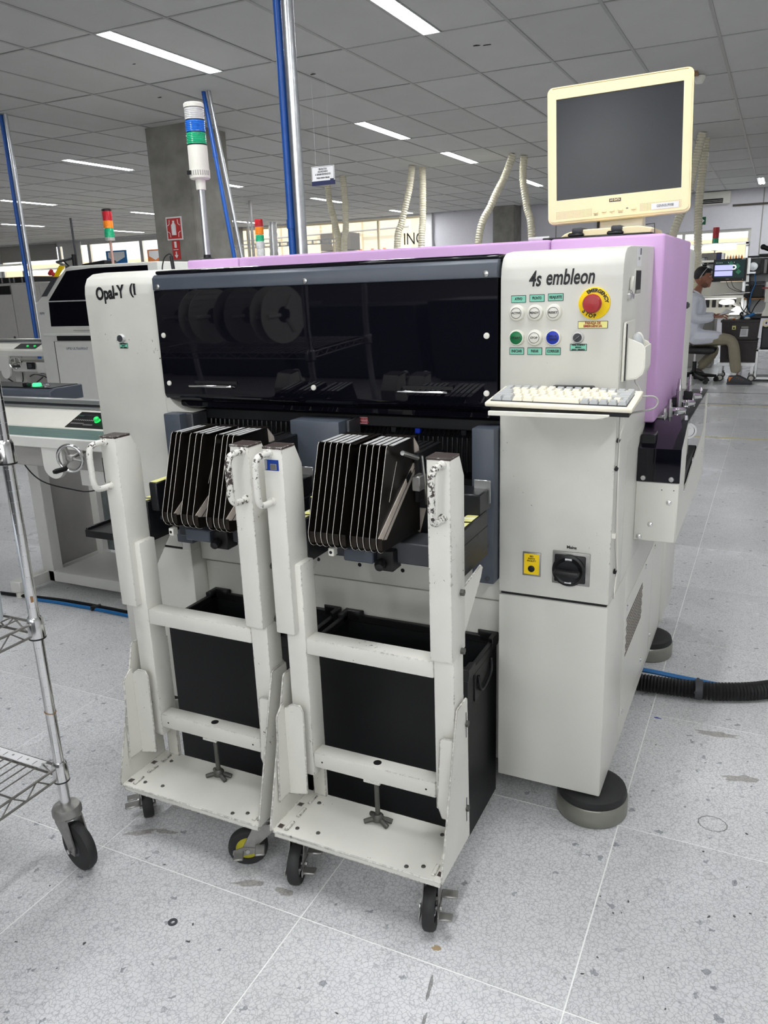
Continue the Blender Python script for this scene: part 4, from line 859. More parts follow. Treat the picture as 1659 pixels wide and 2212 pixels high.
# ================================================================== FEEDER CARTS, FEEDERS, BINS
def caster(parent, px, py, ztop, trail, r=0.05, wd=0.028, lever=True, hub='steel', name='caster', yellow=False):
    """swivel caster: plate and fork as one part with wheel, hub and brake pedal as sub-parts; trail = vector from pivot to wheel centre"""
    tv = Vector((trail[0], trail[1], 0)); d = tv.normalized(); s = Vector((-d.y, d.x, 0)); c = Vector((px, py, r)) + tv
    f = MB(); f.m = Matrix(((d.x, s.x, 0, px), (d.y, s.y, 0, py), (0, 0, 1, 0), (0, 0, 0, 1))); L = tv.length
    f.box((-0.035, -0.03, ztop - 0.004), (0.035, 0.03, ztop), 0.001); f.lathe([(0.022, 0), (0.026, 0.006), (0.026, 0.012), (0.02, 0.016)], (0, 0, ztop - 0.02), (0, 0, 1), 20)
    h = wd / 2 + 0.004
    for sg in (-1, 1):
        f.prism([(-0.022, ztop - 0.02), (0.022, ztop - 0.02), (L + 0.014, r + 0.006), (L + 0.012, r - 0.012), (L - 0.012, r - 0.012), (L - 0.016, r + 0.004), (-0.02, ztop - 0.045)], 'y', sg * h - 0.0015, sg * h + 0.0015)
    f.box((-0.024, -h, ztop - 0.024), (0.024, h, ztop - 0.02))
    fk = f.build(name, 'castmetal', parent)
    t = [(r * 0.62, -wd * 0.42), (r * 0.9, -wd / 2), (r * 0.98, -wd * 0.34), (r, 0), (r * 0.98, wd * 0.34), (r * 0.9, wd / 2), (r * 0.62, wd * 0.42), (r * 0.62, -wd * 0.42)]
    MB().lathe(t, c, s, 32, caps=False).build('tyre', 'rubber', fk)
    MB().lathe([(r * 0.63, -wd * 0.3), (r * 0.45, -wd * 0.22), (r * 0.3, -wd * 0.42), (0, -wd * 0.44)], c, s, 28).build('hub', 'chrome', fk)
    MB().lathe([(r * 0.63, wd * 0.3), (r * 0.45, wd * 0.22), (r * 0.3, wd * 0.42), (0, wd * 0.44)], c, s, 28).build('hub', 'yellowhub' if yellow else 'chrome', fk)
    MB().cyl(c - s * (h + 0.007), c + s * (h + 0.007), 0.006, n=6).build('axle_bolt', 'steel', fk)
    if lever:
        b = MB(); b.m = Matrix(((d.x, s.x, 0, px), (d.y, s.y, 0, py), (0, 0, 1, 0), (0, 0, 0, 1)))
        for sg in (-1, 1): b.prism([(L - 0.03, r + 0.004), (L + 0.012, r + 0.012), (L + 0.036, r + 0.004), (L + 0.038, r - 0.008), (L + 0.01, r - 0.012), (L - 0.03, r - 0.006)], 'y', sg * (h + 0.003) - 0.001, sg * (h + 0.003) + 0.001)
        b.box((L - 0.045, h + 0.002, r + 0.010), (L - 0.020, h + 0.040, r + 0.016), 0.002); b.box((L + 0.010, h + 0.002, r - 0.004), (L + 0.034, h + 0.034, r + 0.002), 0.002)
        b.box((L - 0.035, -h - 0.004, r - 0.004), (L - 0.028, h + 0.004, r + 0.004))
        b.build('brake_pedal', 'castmetal', fk)
    return fk
def build_cart(ox, label, casters, sticker):
    t = thing('feeder_cart', label, 'cart', (-0.765 + ox, 1.45, 0), 'feeder carts docked in the machine'); zp = 0.145
    def P(name, mb, m, **k):
        mb.v = [(v[0] + ox, v[1], v[2]) for v in mb.v]; return mb.build(name, m, t, **k)
    P('platform', MB().prism([(-0.980, 1.323), (-0.548, 1.323), (-0.543, 1.33), (-0.543, 1.500), (-0.985, 1.500), (-0.985, 1.33)], 'z', zp - 0.005, zp, 0.001), 'cart')
    P('platform_lip', MB().box((-0.978, 1.327, zp - 0.018), (-0.55, 1.333, zp - 0.004)), 'cart')
    for x0 in (-0.956, -0.575):
        for k in range(3): P('weld_bead', MB().box((x0, 1.335 + k * 0.055, zp), (x0 + 0.010, 1.372 + k * 0.055, zp + 0.005), 0.002), 'cart')
    for x0 in (-0.978, -0.562):
        for y0 in (1.34, 1.43): P('slot_hole', MB().box((x0, y0, zp + 0.0002), (x0 + 0.014, y0 + 0.014, zp + 0.0008)), 'primer')
    for x, y in ((-0.93, 1.355), (-0.60, 1.355), (-0.875, 1.36), (-0.635, 1.34), (-0.93, 1.46), (-0.60, 1.47)): P('bolt_head', MB().lathe([(0.0055, 0), (0.0045, 0.002), (0, 0.0025)], (x, y, zp), (0, 0, 1), 10), 'darkzinc')
    gp = [(1.323, zp - 0.004), (1.323, zp + 0.012), (1.424, 0.508), (1.43, 0.512), (1.484, 0.512), (1.489, 0.507), (1.499, zp - 0.004)]
    for x0 in (-0.988, -0.546): P('side_plate', MB().prism(gp, 'x', x0, x0 + 0.004, 0.0008), 'cart')
    for z in (0.45, 0.23):
        P('slot_mark', MB().box((-0.5425, 1.477, z - 0.035), (-0.5415, 1.481, z + 0.028)), 'darkgrey'); P('bolt_head', MB().cyl((-0.543, 1.479, z), (-0.536, 1.479, z), 0.0075, n=6), 'darkzinc')
    # inner angle brackets
    P('angle_bracket', MB().prism([(-0.984, 0.192), (-0.928, 0.205), (-0.924, 0.430), (-0.932, 0.447), (-0.957, 0.447), (-0.984, 0.428)], 'y', 1.408, 1.412, 0.001), 'cart')
    P('angle_bracket', MB().prism([(1.36, 0.20), (1.41, 0.20), (1.41, 0.445), (1.40, 0.445), (1.375, 0.425)], 'x', -0.982, -0.978, 0.0008), 'cart')
    P('angle_bracket', MB().prism([(-0.590, 0.27), (-0.578, 0.235), (-0.548, 0.235), (-0.548, 0.443), (-0.574, 0.443), (-0.580, 0.437)], 'y', 1.414, 1.418, 0.001), 'cart')
    # uprights, rear legs and cross bars
    P('upright', MB().box((-0.970, 1.430, 0.245), (-0.918, 1.488, 0.795), 0.004, 2), 'cart'); P('upright', MB().box((-0.598, 1.430, 0.245), (-0.550, 1.488, 0.795), 0.004, 2), 'cart')
    P('rear_leg', MB().box((-0.962, 1.489, zp), (-0.926, 1.500, 0.51), 0.001), 'cart'); P('rear_leg', MB().box((-0.590, 1.489, zp), (-0.555, 1.500, 0.51), 0.001), 'cart')
    P('cross_bar', MB().box((-0.918, 1.430, 0.574), (-0.598, 1.476, 0.614), 0.003, 2), 'cart'); lb = P('cross_bar', MB().box((-0.918, 1.430, 0.272), (-0.598, 1.472, 0.312), 0.003, 2), 'cart')
    def S(name, mb, m, parent): mb.v = [(v[0] + ox, v[1], v[2]) for v in mb.v]; return mb.build(name, m, parent)
    S('drill_hole', MB().cyl((-0.755, 1.452, 0.3121), (-0.755, 1.452, 0.3124), 0.010, n=16), 'dark', lb)
    for x in (-0.895, -0.622): S('drill_hole', MB().cyl((x, 1.4297, 0.29), (x, 1.4302, 0.29), 0.0025, n=8), 'dark', lb)
    P('jack_plate', MB().box((-0.785, 1.432, 0.264), (-0.742, 1.470, 0.272), 0.001), 'cart')
    js = P('jack_screw', MB().cyl((-0.760, 1.452, 0.16), (-0.760, 1.452, 0.268), 0.0062, n=12), 'darkzinc')
    S('clamp', MB().lathe([(0.014, 0), (0.014, 0.012), (0.009, 0.018)], (-0.760, 1.452, 0.152), (0, 0, 1), 14), 'darkzinc', js)
    for a in (20, 140, 215, 330):
        a = math.radians(a); S('clamp_ear', MB().tube([(-0.760, 1.452, 0.158), (-0.760 + 0.024 * math.cos(a), 1.452 + 0.02 * math.sin(a), 0.154), (-0.760 + 0.036 * math.cos(a), 1.452 + 0.028 * math.sin(a), 0.150)], 0.006, 8), 'darkzinc', js)
    # handle posts
    for x0, x1 in ((-0.984, -0.934), (-0.597, -0.546)):
        pp = [(1.41, 0.627), (1.41, 1.068), (1.463, 1.068), (1.490, 1.018), (1.490, 0.632)]
        po = P('handle_post', MB().prism(pp, 'x', x0, x1, 0.003, 2), 'cart')
        S('post_top', MB().prism([(x0 - 0.0006, 1.4092), (x1 + 0.0006, 1.4092), (x1 + 0.0006, 1.462), (x0 - 0.0006, 1.462)], 'z', 1.0635, 1.0692, 0.001), 'primer', po)
        xh = x0 + 0.017 if x0 < -0.7 else x0 + 0.034
        S('handle', MB().tube(smooth_path([(xh, 1.412, 1.055), (xh, 1.385, 1.056), (xh - 0.001, 1.366, 1.052), (xh - 0.002, 1.358, 1.036), (xh - 0.002, 1.357, 1.00), (xh - 0.002, 1.358, 0.966), (xh - 0.001, 1.366, 0.949), (xh, 1.385, 0.945), (xh, 1.412, 0.946)], 4), 0.0075, 12), 'handle', po)
        for z in (1.055, 0.946): S('boss', MB().lathe([(0.010, 0), (0.0095, 0.004), (0.008, 0.006)], (xh, 1.41, z), (0, -1, 0), 16), 'handle', po)
    for z in (0.77, 0.635): P('bolt_head', MB().cyl((-0.546, 1.463, z), (-0.538, 1.463, z), 0.0075, n=6), 'darkzinc')
    for sg, x0 in ((1, -0.552), (-1, -0.980)):
        P('gusset', MB().prism([(1.488, 0.66), (1.488, 0.772), (1.60, 0.785), (1.612, 0.775), (1.60, 0.755)] if sg > 0 else [(1.488, 0.62), (1.488, 0.775), (1.62, 0.768), (1.55, 0.695)], 'x', x0, x0 + 0.004, 0.0006), 'cart')
    # black feeder bank carried by the posts
    for x0, x1 in ((-0.600, -0.562), (-0.972, -0.935)):
        b = P('bank_arm', MB().box((x0, 1.492, 0.777), (x1, 1.690, 0.886), 0.003), 'blackmetal')
        S('hazard_tape', MB().box((x0 + 0.006, 1.50, 0.8862), (x1 - 0.006, 1.675, 0.8868)), 'yellowtape', b)
        for k in range(5): S('tape_print', MB().prism([(x0 + 0.006, 1.51 + k * 0.032), (x1 - 0.006, 1.518 + k * 0.032), (x1 - 0.006, 1.526 + k * 0.032), (x0 + 0.006, 1.520 + k * 0.032)], 'z', 0.8869, 0.8872), 'paper' if k % 2 else 'ink', b)
        xo = x1 if x0 > -0.8 else x1
        for y, z in ((1.54, 0.83), (1.62, 0.845), (1.66, 0.80)): S('rivet', MB().lathe([(0.006, 0), (0, 0.002)], (xo, y, z), (1, 0, 0), 10), 'darkgrey', b)
        S('seam', MB().box((xo - 0.0005, 1.495, 0.8495), (xo + 0.0006, 1.688, 0.8510)), 'dark', b)
    P('bank_block', MB().box((-0.930, 1.50, 0.860), (-0.905, 1.60, 0.935), 0.003), 'blackmetal'); P('hazard_tape', MB().box((-0.928, 1.505, 0.9352), (-0.907, 1.585, 0.9358)), 'yellowtape')
    P('bank_block', MB().box((-0.640, 1.64, 0.885), (-0.565, 1.72, 0.935), 0.003), 'blackmetal'); P('bank_plate', MB().box((-0.600, 1.70, 0.90), (-0.560, 1.704, 0.955), 0.001), 'steel')
    P('bank_beam', MB().box((-0.935, 1.60, 0.762), (-0.600, 1.69, 0.815), 0.003), 'darkgrey'); P('bank_beam', MB().box((-0.88, 1.56, 0.768), (-0.80, 1.60, 0.80), 0.003), 'bluegrey')
    P('release_knob', MB().lathe([(0.012, 0), (0.014, 0.010), (0.010, 0.020), (0, 0.022)], (-0.785, 1.57, 0.770), (0.2, -1, -0.3), 14), 'black'); P('release_block', MB().box((-0.80, 1.575, 0.748), (-0.755, 1.62, 0.80), 0.003), 'black')
    P('white_clip', MB().box((-0.895, 1.515, 0.792), (-0.880, 1.535, 0.812), 0.002), 'offwhite'); P('clip_hole', MB().cyl((-0.8875, 1.5145, 0.802), (-0.8875, 1.516, 0.802), 0.004, n=10), 'dark')
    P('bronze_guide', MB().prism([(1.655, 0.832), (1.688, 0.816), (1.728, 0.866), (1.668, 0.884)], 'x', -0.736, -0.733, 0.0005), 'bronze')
    P('latch_lever', MB().cyl((-0.712, 1.55, 1.042), (-0.708, 1.622, 1.016), 0.0055, n=12), 'steel'); P('latch_rail', MB().tube([(-0.700, 1.630, 1.02), (-0.700, 1.640, 0.97), (-0.700, 1.650, 0.90)], 0.0035, 6), 'steel'); P('latch_block', MB().box((-0.718, 1.61, 0.94), (-0.698, 1.65, 0.975), 0.002), 'castmetal')
    for c in casters: caster(t, c[0], c[1], zp - 0.005, c[2], yellow=c[3])
    if sticker:
        st = P('inventory_label', MB().box((-0.979, 1.4082, 1.017), (-0.944, 1.4098, 1.041)), mat('label_blue', (0.01, 0.05, 0.30), rough=0.3), label='blue glossy barcode label')
        S('label_window', MB().box((-0.965, 1.4078, 1.019), (-0.949, 1.4083, 1.032)), 'cabinet', st)
        for k in range(7): S('bar', MB().box((-0.964 + k * 0.0021, 1.4074, 1.020), (-0.9632 + k * 0.0021, 1.4079, 1.031)), 'ink', st)
        S('label_flap', MB().prism([(-0.979, 1.017), (-0.973, 1.02), (-0.972, 1.040), (-0.979, 1.041)], 'y', 1.4072, 1.4083), 'galv', st)
    else:
        P('side_tray', MB().box((-1.150, 1.49, 0.783), (-0.985, 1.60, 0.788), 0.001), 'black'); P('tray_edge', MB().box((-1.156, 1.485, 0.774), (-1.149, 1.60, 0.796), 0.001), 'black'); P('tray_edge', MB().box((-1.156, 1.481, 0.770), (-0.985, 1.488, 0.790), 0.001), 'black'); P('tray_bracket', MB().box((-1.06, 1.52, 0.77), (-0.98, 1.56, 0.783), 0.001), 'black')
    return t
build_cart(0, 'beige feeder cart nearest the control tower, with a blue label on its left post', [(-0.945, 1.385, (0.012, -0.038), False), (-0.590, 1.385, (0.010, -0.040), False)], True)
build_cart(-0.475, 'beige feeder cart beside the machine lettering tower, without a blue label', [(-1.425, 1.372, (-0.028, 0.028), False), (-1.045, 1.375, (-0.036, -0.022), True)], False)
# feeders: dark guide plates with bright edges, each on its own slim body
PP = [(1.517, 1.063), (1.512, 1.058), (1.447, 0.872), (1.4465, 0.862), (1.449, 0.850), (1.456, 0.840), (1.466, 0.834), (1.478, 0.832), (1.685, 0.824), (1.687, 0.99), (1.682, 1.028), (1.648, 1.060)]
def feeder(x, y0, label, group, nxt, last=False, tape=True):
    t = thing('tape_feeder', label, 'feeder', (x, y0 + 1.56, 0.83), group)
    P = [(a + y0, b) for a, b in PP]
    MB().prism(P, 'x', x - 0.0006, x + 0.0006).build('guide_plate', 'plate', t, smooth=0)
    MB().tube([(x, a, b) for a, b in ([P[0]] + P[1:8])], 0.00062, 5).build('plate_edge', 'plateedge', t)
    w = min(0.0125, nxt * 0.8)
    MB().box((x, y0 + 1.519, 1.0612), (x + w, y0 + 1.650, 1.0624)).build('top_flange', 'plate', t, smooth=0)
    if tape: MB().box((x + 0.001, y0 + 1.525, 1.0625), (x + w - 0.001, y0 + 1.618, 1.0630)).build('cover_tape', 'clearlens', t, smooth=0)
    MB().box((x + 0.0006, y0 + 1.450, 0.846), (x + w, y0 + 1.4515, 0.872)).build('lower_flange', 'plate', t, smooth=0)
    MB().box((x + 0.001, y0 + 1.655, 0.90), (x + 0.0125, y0 + 1.80, 1.02), 0.002).build('feeder_body', 'black', t, smooth=0)
    if last:
        MB().prism([(y0 + 1.652, 0.996), (y0 + 1.686, 0.992), (y0 + 1.494, 0.857), (y0 + 1.450, 0.868)], 'x', x + 0.0007, x + 0.0022).build('sheen_strip', 'bronze', t, smooth=0)  # light strip imitates the reflection band on the bent plate
        MB().prism([(y0 + 1.660, 0.988), (y0 + 1.663, 0.988), (y0 + 1.474, 0.858), (y0 + 1.471, 0.858)], 'x', x + 0.0022, x + 0.0026).build('fold_line', 'dark', t, smooth=0)
        MB().prism([(y0 + 1.634, 0.984), (y0 + 1.640, 0.972), (y0 + 1.612, 0.957), (y0 + 1.606, 0.972)], 'x', x + 0.0020, x + 0.0028).build('slot', 'dark', t, smooth=0)
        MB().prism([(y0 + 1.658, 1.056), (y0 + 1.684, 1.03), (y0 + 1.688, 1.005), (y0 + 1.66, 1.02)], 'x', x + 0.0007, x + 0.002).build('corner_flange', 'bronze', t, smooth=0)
        MB().tube([(x + 0.0008, y0 + 1.562, 1.019), (x + 0.0008, y0 + 1.517, 0.937)], 0.0006, 4).build('groove', 'plateedge', t)
    return t
ORD = ['first', 'second', 'third', 'fourth', 'fifth', 'sixth', 'seventh', 'eighth', 'ninth', 'tenth', 'eleventh']
XS = [-0.9026, -0.8861, -0.8706, -0.8551, -0.8405, -0.8223, -0.7964, -0.7797, -0.7649, -0.7492, -0.7328]
for k, x in enumerate(XS):
    last = k == len(XS) - 1
    feeder(x, 0, f'{ORD[k]} dark guide plate from the left on the cart nearest the control tower', 'guide plates on the right cart', (XS[k + 1] - x) if not last else 0.016, last, k not in (5,))
XS = [-1.335, -1.319, -1.3057, -1.276, -1.2578, -1.2397, -1.1982, -1.1773, -1.1627, -1.1475]
for k, x in enumerate(XS):
    last = k == len(XS) - 1
    feeder(x, 0.015, f'{ORD[k]} dark guide plate from the left on the cart beside the lettered tower', 'guide plates on the left cart', (XS[k + 1] - x) if not last else 0.016, last or k in (2, 5), k != 2)
# bins
def bin_(x0, x1, label):
    y0, y1, H = 1.655, 1.885, 0.472
    t = thing('parts_bin', label, 'bin', ((x0 + x1) / 2, (y0 + y1) / 2, 0), 'black bins behind the carts')
    MB().box((x0, y0, 0), (x1, y0 + 0.006, H)).build('front_wall', 'binblack', t); MB().box((x0, y1 - 0.006, 0), (x1, y1, H)).build('rear_wall', 'binblack', t)
    MB().box((x0, y0 + 0.006, 0), (x0 + 0.006, y1 - 0.006, H)).build('side_wall', 'binblack', t); MB().box((x1 - 0.006, y0 + 0.006, 0), (x1, y1 - 0.006, H)).build('side_wall', 'binblack', t)
    MB().box((x0 + 0.006, y0 + 0.006, 0), (x1 - 0.006, y1 - 0.006, 0.008)).build('floor_panel', 'binblack', t)
    r = MB()
    for a, b in (((x0 - 0.004, y0 - 0.004), (x1 + 0.004, y0 + 0.010)), ((x0 - 0.004, y1 - 0.010), (x1 + 0.004, y1 + 0.004)), ((x0 - 0.004, y0 + 0.01), (x0 + 0.010, y1 - 0.01)), ((x1 - 0.010, y0 + 0.01), (x1 + 0.004, y1 - 0.01))):
        r.box((a[0], a[1], H - 0.018), (b[0], b[1], H + 0.004), 0.002)
    r.build('rim', 'black', t)
    for x, y in ((x0, y0), (x1, y0), (x0, y1), (x1, y1)):
        sx = 1 if x == x0 else -1; sy = 1 if y == y0 else -1
        MB().prism([(x - sx * 0.005, y - sy * 0.005), (x + sx * 0.055, y - sy * 0.005), (x + sx * 0.045, y + sy * 0.010), (x + sx * 0.010, y + sy * 0.012), (x + sx * 0.010, y + sy * 0.040), (x - sx * 0.005, y + sy * 0.048)], 'z', H - 0.012, H + 0.016, 0.002).build('corner_cap', 'black', t)
    for xs, sg in ((x1, 1), (x0, -1)):
        h = MB().box((xs, 1.70, 0.375), (xs + sg * 0.004, 1.835, 0.455), 0.002) if sg > 0 else MB().box((xs - 0.004, 1.70, 0.375), (xs, 1.835, 0.455), 0.002)
        hp = h.build('handle_plate', 'black', t)
        MB().tube(smooth_path([(xs + sg * 0.006, 1.72, 0.44), (xs + sg * 0.010, 1.724, 0.405), (xs + sg * 0.010, 1.745, 0.392), (xs + sg * 0.010, 1.79, 0.400), (xs + sg * 0.010, 1.812, 0.415), (xs + sg * 0.006, 1.82, 0.445)]), 0.004, 8).build('grip', 'blackmetal', hp)
    return t
bin_(-1.06, -0.602, 'black plastic bin behind the cart nearest the control tower'); bin_(-1.535, -1.085, 'black plastic bin behind the cart beside the lettered tower')

# ================================================================== WIRE RACK at the left edge
RX, RY = -1.500, 1.177
def wire_rack(rx, ry, L, Dp, label, levels, sgx=-1, sgy=-1, wheels=True, m='wire', pm='chrome', H=1.75):
    """chrome wire rack whose given post stands at (rx, ry); it runs L in x and Dp in y away from it"""
    t = thing('wire_rack', label, 'rack', (rx, ry, 0))
    cs = [(rx, ry), (rx + sgx * L, ry), (rx, ry + sgy * Dp), (rx + sgx * L, ry + sgy * Dp)]
    for i, (x, y) in enumerate(cs):
        po = MB().cyl((x, y, 0.17), (x, y, H), 0.0125, n=20).build('post', pm, t)
        g = MB()
        for k in range(int((H - 0.3) / 0.0254)): g.lathe([(0.01255, 0), (0.01255, 0.0012)], (x, y, 0.3 + k * 0.0254), (0, 0, 1), 16)
        g.build('groove_marks', 'galv', po, kind='stuff')
        if wheels:
            MB().cyl((x, y, 0.172), (x, y, 0.235), 0.0115, n=16).build('stem', 'castmetal', po)
    for z in levels:
        for i, (x, y) in enumerate(cs):
            MB().lathe([(0.0140, -0.030), (0.0195, -0.024), (0.0185, 0.018), (0.0150, 0.026)], (x, y, z), (0, 0, 1), 20).build('collar', 'chrome', t); MB().lathe([(0.0196, 0), (0.0196, 0.004)], (x, y, z - 0.028), (0, 0, 1), 20).build('collar_ring', 'black', t)
        for (a, b) in ((cs[0], cs[1]), (cs[0], cs[2]), (cs[1], cs[3]), (cs[2], cs[3])):
            va, vb = Vector((*a, z)), Vector((*b, z)); d = (vb - va).normalized(); va += d * 0.017; vb -= d * 0.017
            sh = MB().cyl(va + Vector((0, 0, 0.012)), vb + Vector((0, 0, 0.012)), 0.0032, n=8).build('rail', m, t); MB().cyl(va - Vector((0, 0, 0.018)), vb - Vector((0, 0, 0.018)), 0.0032, n=8).build('rail', m, t)
            n_ = max(3, int((vb - va).length / 0.035)); zz = [va.lerp(vb, (k + 0.5) / n_) + Vector((0, 0, 0.012 if k % 2 else -0.018)) for k in range(n_)]
            MB().tube(zz, 0.0022, 6).build('zigzag_wire', m, t)
        n_ = int(L / 0.028)
        for k in range(1, n_):
            x = rx + sgx * (0.02 + (L - 0.04) * k / n_); MB().cyl((x, ry + sgy * 0.004, z + 0.0145), (x, ry + sgy * (Dp - 0.004), z + 0.0145), 0.0019, n=6).build('shelf_wire', m, t)
        for q in (0.3, 0.7): MB().cyl((rx + sgx * 0.004, ry + sgy * Dp * q, z + 0.010), (rx + sgx * (L - 0.004), ry + sgy * Dp * q, z + 0.010), 0.0026, n=6).build('shelf_rib', m, t)
    return t, cs
rk, cs = wire_rack(RX, RY, 0.90, 0.46, 'chrome wire rack on casters cut by the left picture edge', [0.268, 0.655, 1.075, 1.44])
def rack_caster(parent, x, y, trail, r=0.0635):
    d = Vector((trail[0], trail[1], 0)); L = d.length; d.normalize(); s = Vector((-d.y, d.x, 0)); F = Matrix(((d.x, s.x, 0, x), (d.y, s.y, 0, y), (0, 0, 1, 0), (0, 0, 0, 1)))
    f = MB(); f.m = F; f.lathe([(0.030, 0.140), (0.036, 0.147), (0.036, 0.160), (0.032, 0.168), (0.014, 0.172), (0, 0.173)], (0, 0, 0), (0, 0, 1), 28)
    h = 0.021
    for sg in (-1, 1): f.prism([(-0.028, 0.145), (0.030, 0.145), (L + 0.016, r + 0.01), (L + 0.012, r - 0.014), (L - 0.012, r - 0.014), (L - 0.03, r + 0.02), (-0.026, 0.118)], 'y', sg * h - 0.0016, sg * h + 0.0016)
    f.box((-0.028, -h, 0.140), (0.030, h, 0.146))
    fk = f.build('caster', 'castmetal', parent); c = Vector((x, y, r)) + d * L; w = 0.032
    MB().lathe([(r * 0.35, -w * 0.42), (r * 0.8, -w / 2), (r * 0.95, -w * 0.36), (r, -w * 0.1), (r, w * 0.1), (r * 0.95, w * 0.36), (r * 0.8, w / 2), (r * 0.35, w * 0.42), (r * 0.35, -w * 0.42)], c, s, 36, caps=False).build('wheel', 'rubber', fk)
    MB().lathe([(0.022, -w * 0.45), (0.022, w * 0.45)], c, s, 20).build('hub', 'darkgrey', fk)
    MB().cyl(c - s * 0.032, c + s * 0.030, 0.0065, n=6).build('axle_bolt', 'chrome', fk)
for k, (x, y) in enumerate(cs): rack_caster(rk, x, y, (0.033, -0.007) if k == 0 else (-0.03, -0.025))
# printed strip along the lower shelf and a rusty clip on the post
st = MB().box((RX - 0.86, RY - 0.032, 0.286), (RX - 0.035, RY - 0.006, 0.288)).build('label_strip', 'paper', rk)
for k in range(16):
    x = RX - 0.06 - k * 0.052
    MB().box((x, RY - 0.030, 0.2882), (x + 0.0012, RY - 0.014, 0.2886)).build('strip_tick', 'ink', st); MB().cyl((x + 0.024, RY - 0.018, 0.2882), (x + 0.024, RY - 0.018, 0.2886), 0.0035, n=8).build('strip_dot', 'cabinet', st)
MB().ring((RX, RY, 0.432), (0.25, 0.1, 1), 0.0123, 0.0142, 0.0015, 20).build('wire_clip', 'wood', rk)
MB().box((RX + 0.010, RY - 0.010, 0.722), (RX + 0.0125, RY - 0.004, 0.736)).build('rust_spot', 'wood', rk)
# translucent jug on the middle shelf
t = thing('plastic_jug', 'milky white plastic jug on the middle rack shelf at the left picture edge', 'jug', (-1.62, 1.04, 0.672))
MB().lathe([(0.085, 0), (0.10, 0.008), (0.103, 0.06), (0.10, 0.14), (0.085, 0.19), (0.05, 0.215), (0.028, 0.225)], (-1.637, 1.075, 0.672), (0, 0, 1), 36).build('body', 'bottle', t)
MB().lathe([(0.030, 0.222), (0.030, 0.250), (0, 0.252)], (-1.637, 1.075, 0.672), (0, 0, 1), 24).build('cap', 'offwhite', t)
# ================================================================== LEFT: CONVEYORS, PRINTER, CABINET
def conveyor(x0, x1, yf, zt, label, panel, belt=True, legs=True):
    """edge conveyor running along x; yf = front lip, zt = height of its lip"""
    t = thing('board_conveyor', label, 'conveyor', ((x0 + x1) / 2, yf + 0.4, 0), 'board conveyors')
    MB().box((x0, yf, zt - 0.042), (x1, yf + 0.02, zt), 0.003).build('front_lip', 'printer', t)
    if belt: MB().box((x0, yf + 0.02, zt - 0.010), (x1, yf + 0.205, zt - 0.004)).build('belt', 'belt', t)
    MB().prism([(yf + 0.20, zt - 0.03), (yf + 0.20, zt + 0.002), (yf + 0.30, zt + 0.056), (yf + 0.34, zt + 0.06), (yf + 0.34, zt - 0.03)], 'x', x0, x1, 0.002).build('sloped_cover', 'offwhite', t)
    r = MB().box((x0, yf + 0.32, zt + 0.082), (x1, yf + 0.36, zt + 0.100), 0.002).build('guide_rail', 'alu', t)
    MB().box((x0, yf + 0.335, zt + 0.06), (x1, yf + 0.355, zt + 0.082)).build('rail_slot', 'darkgrey', r); MB().box((x0, yf + 0.318, zt + 0.060), (x1, yf + 0.34, zt + 0.070), 0.001).build('rail_base', 'alu', r)
    a, b = panel; n = Vector((0, -0.054, 0.10)).normalized()
    P = lambda x, f, h=0.0: Vector((x, yf + 0.20 + 0.1 * f, zt + 0.002 + 0.054 * f)) + n * h
    MB().add([P(a, 0.02, 0.0015), P(b, 0.02, 0.0015), P(b + 0.02, 0.95, 0.0015), P(a + 0.015, 0.95, 0.0015), P(a, 0.02, -0.002), P(b, 0.02, -0.002), P(b + 0.02, 0.95, -0.002), P(a + 0.015, 0.95, -0.002)], [(0, 1, 2, 3), (0, 1, 5, 4), (1, 2, 6, 5), (2, 3, 7, 6), (3, 0, 4, 7)]).build('control_panel', 'black', t, smooth=0)
    return t, P, n
t, P, n = conveyor(-3.6, -1.885, 2.2, 0.862, 'white board conveyor with green belt and hand wheel beside the lettered tower', (-2.675, -2.30))
pc = P(-2.525, 0.45, 0.0015)
MB().lathe([(0.014, 0), (0.014, 0.003), (0.011, 0.004), (0.011, 0.016), (0.008, 0.019), (0, 0.02)], pc, n, 20).build('green_knob', 'greenglow', t)
v = Vector((0, 0.10, 0.054)).normalized()
for f_, w, x, h, m in ((0.72, 0.035, -2.645, 0.02, 'belt'), (0.46, 0.12, -2.60, 0.006, 'cabinet'), (0.26, 0.07, -2.625, 0.006, 'cabinet'), (0.2, 0.05, -2.56, 0.012, 'cabinet'), (0.75, 0.08, -2.585, 0.005, 'darkgrey')):
    text('IIIIIIIIIIII', 0.012, m, t, 'print_line', P(x, f_, 0.002), v=v, width=w)
MB().sphere((-2.585, 2.535, 0.925), 0.014, 10, (1.3, 1, 0.8)).build('rail_knob', 'wood', t)
MB().box((-3.55, 2.225, 0.735), (-1.90, 2.60, 0.818), 0.004).build('apron', 'cabinet', t)
tab = [(-2.605, 0.82), (-2.605, 0.745)] + [(-2.55 - 0.055 * math.cos(k * PI / 10), 0.745 - 0.05 * math.sin(k * PI / 10)) for k in range(1, 10)] + [(-2.495, 0.745), (-2.495, 0.82)]
MB().prism(tab, 'y', 2.205, 2.224, 0.001).build('round_tab', 'printer', t)
MB().box((-2.47, 2.26, 0.66), (-1.90, 2.50, 0.735), 0.003).build('drive_box', 'printer', t); MB().box((-2.28, 2.20, 0.70), (-2.20, 2.262, 0.80), 0.002).build('switch_box', 'black', t)
MB().lathe([(0.012, 0), (0.010, 0.012), (0, 0.013)], (-2.25, 2.20, 0.755), (0, -1, 0), 14).build('switch_knob', 'steel', t)
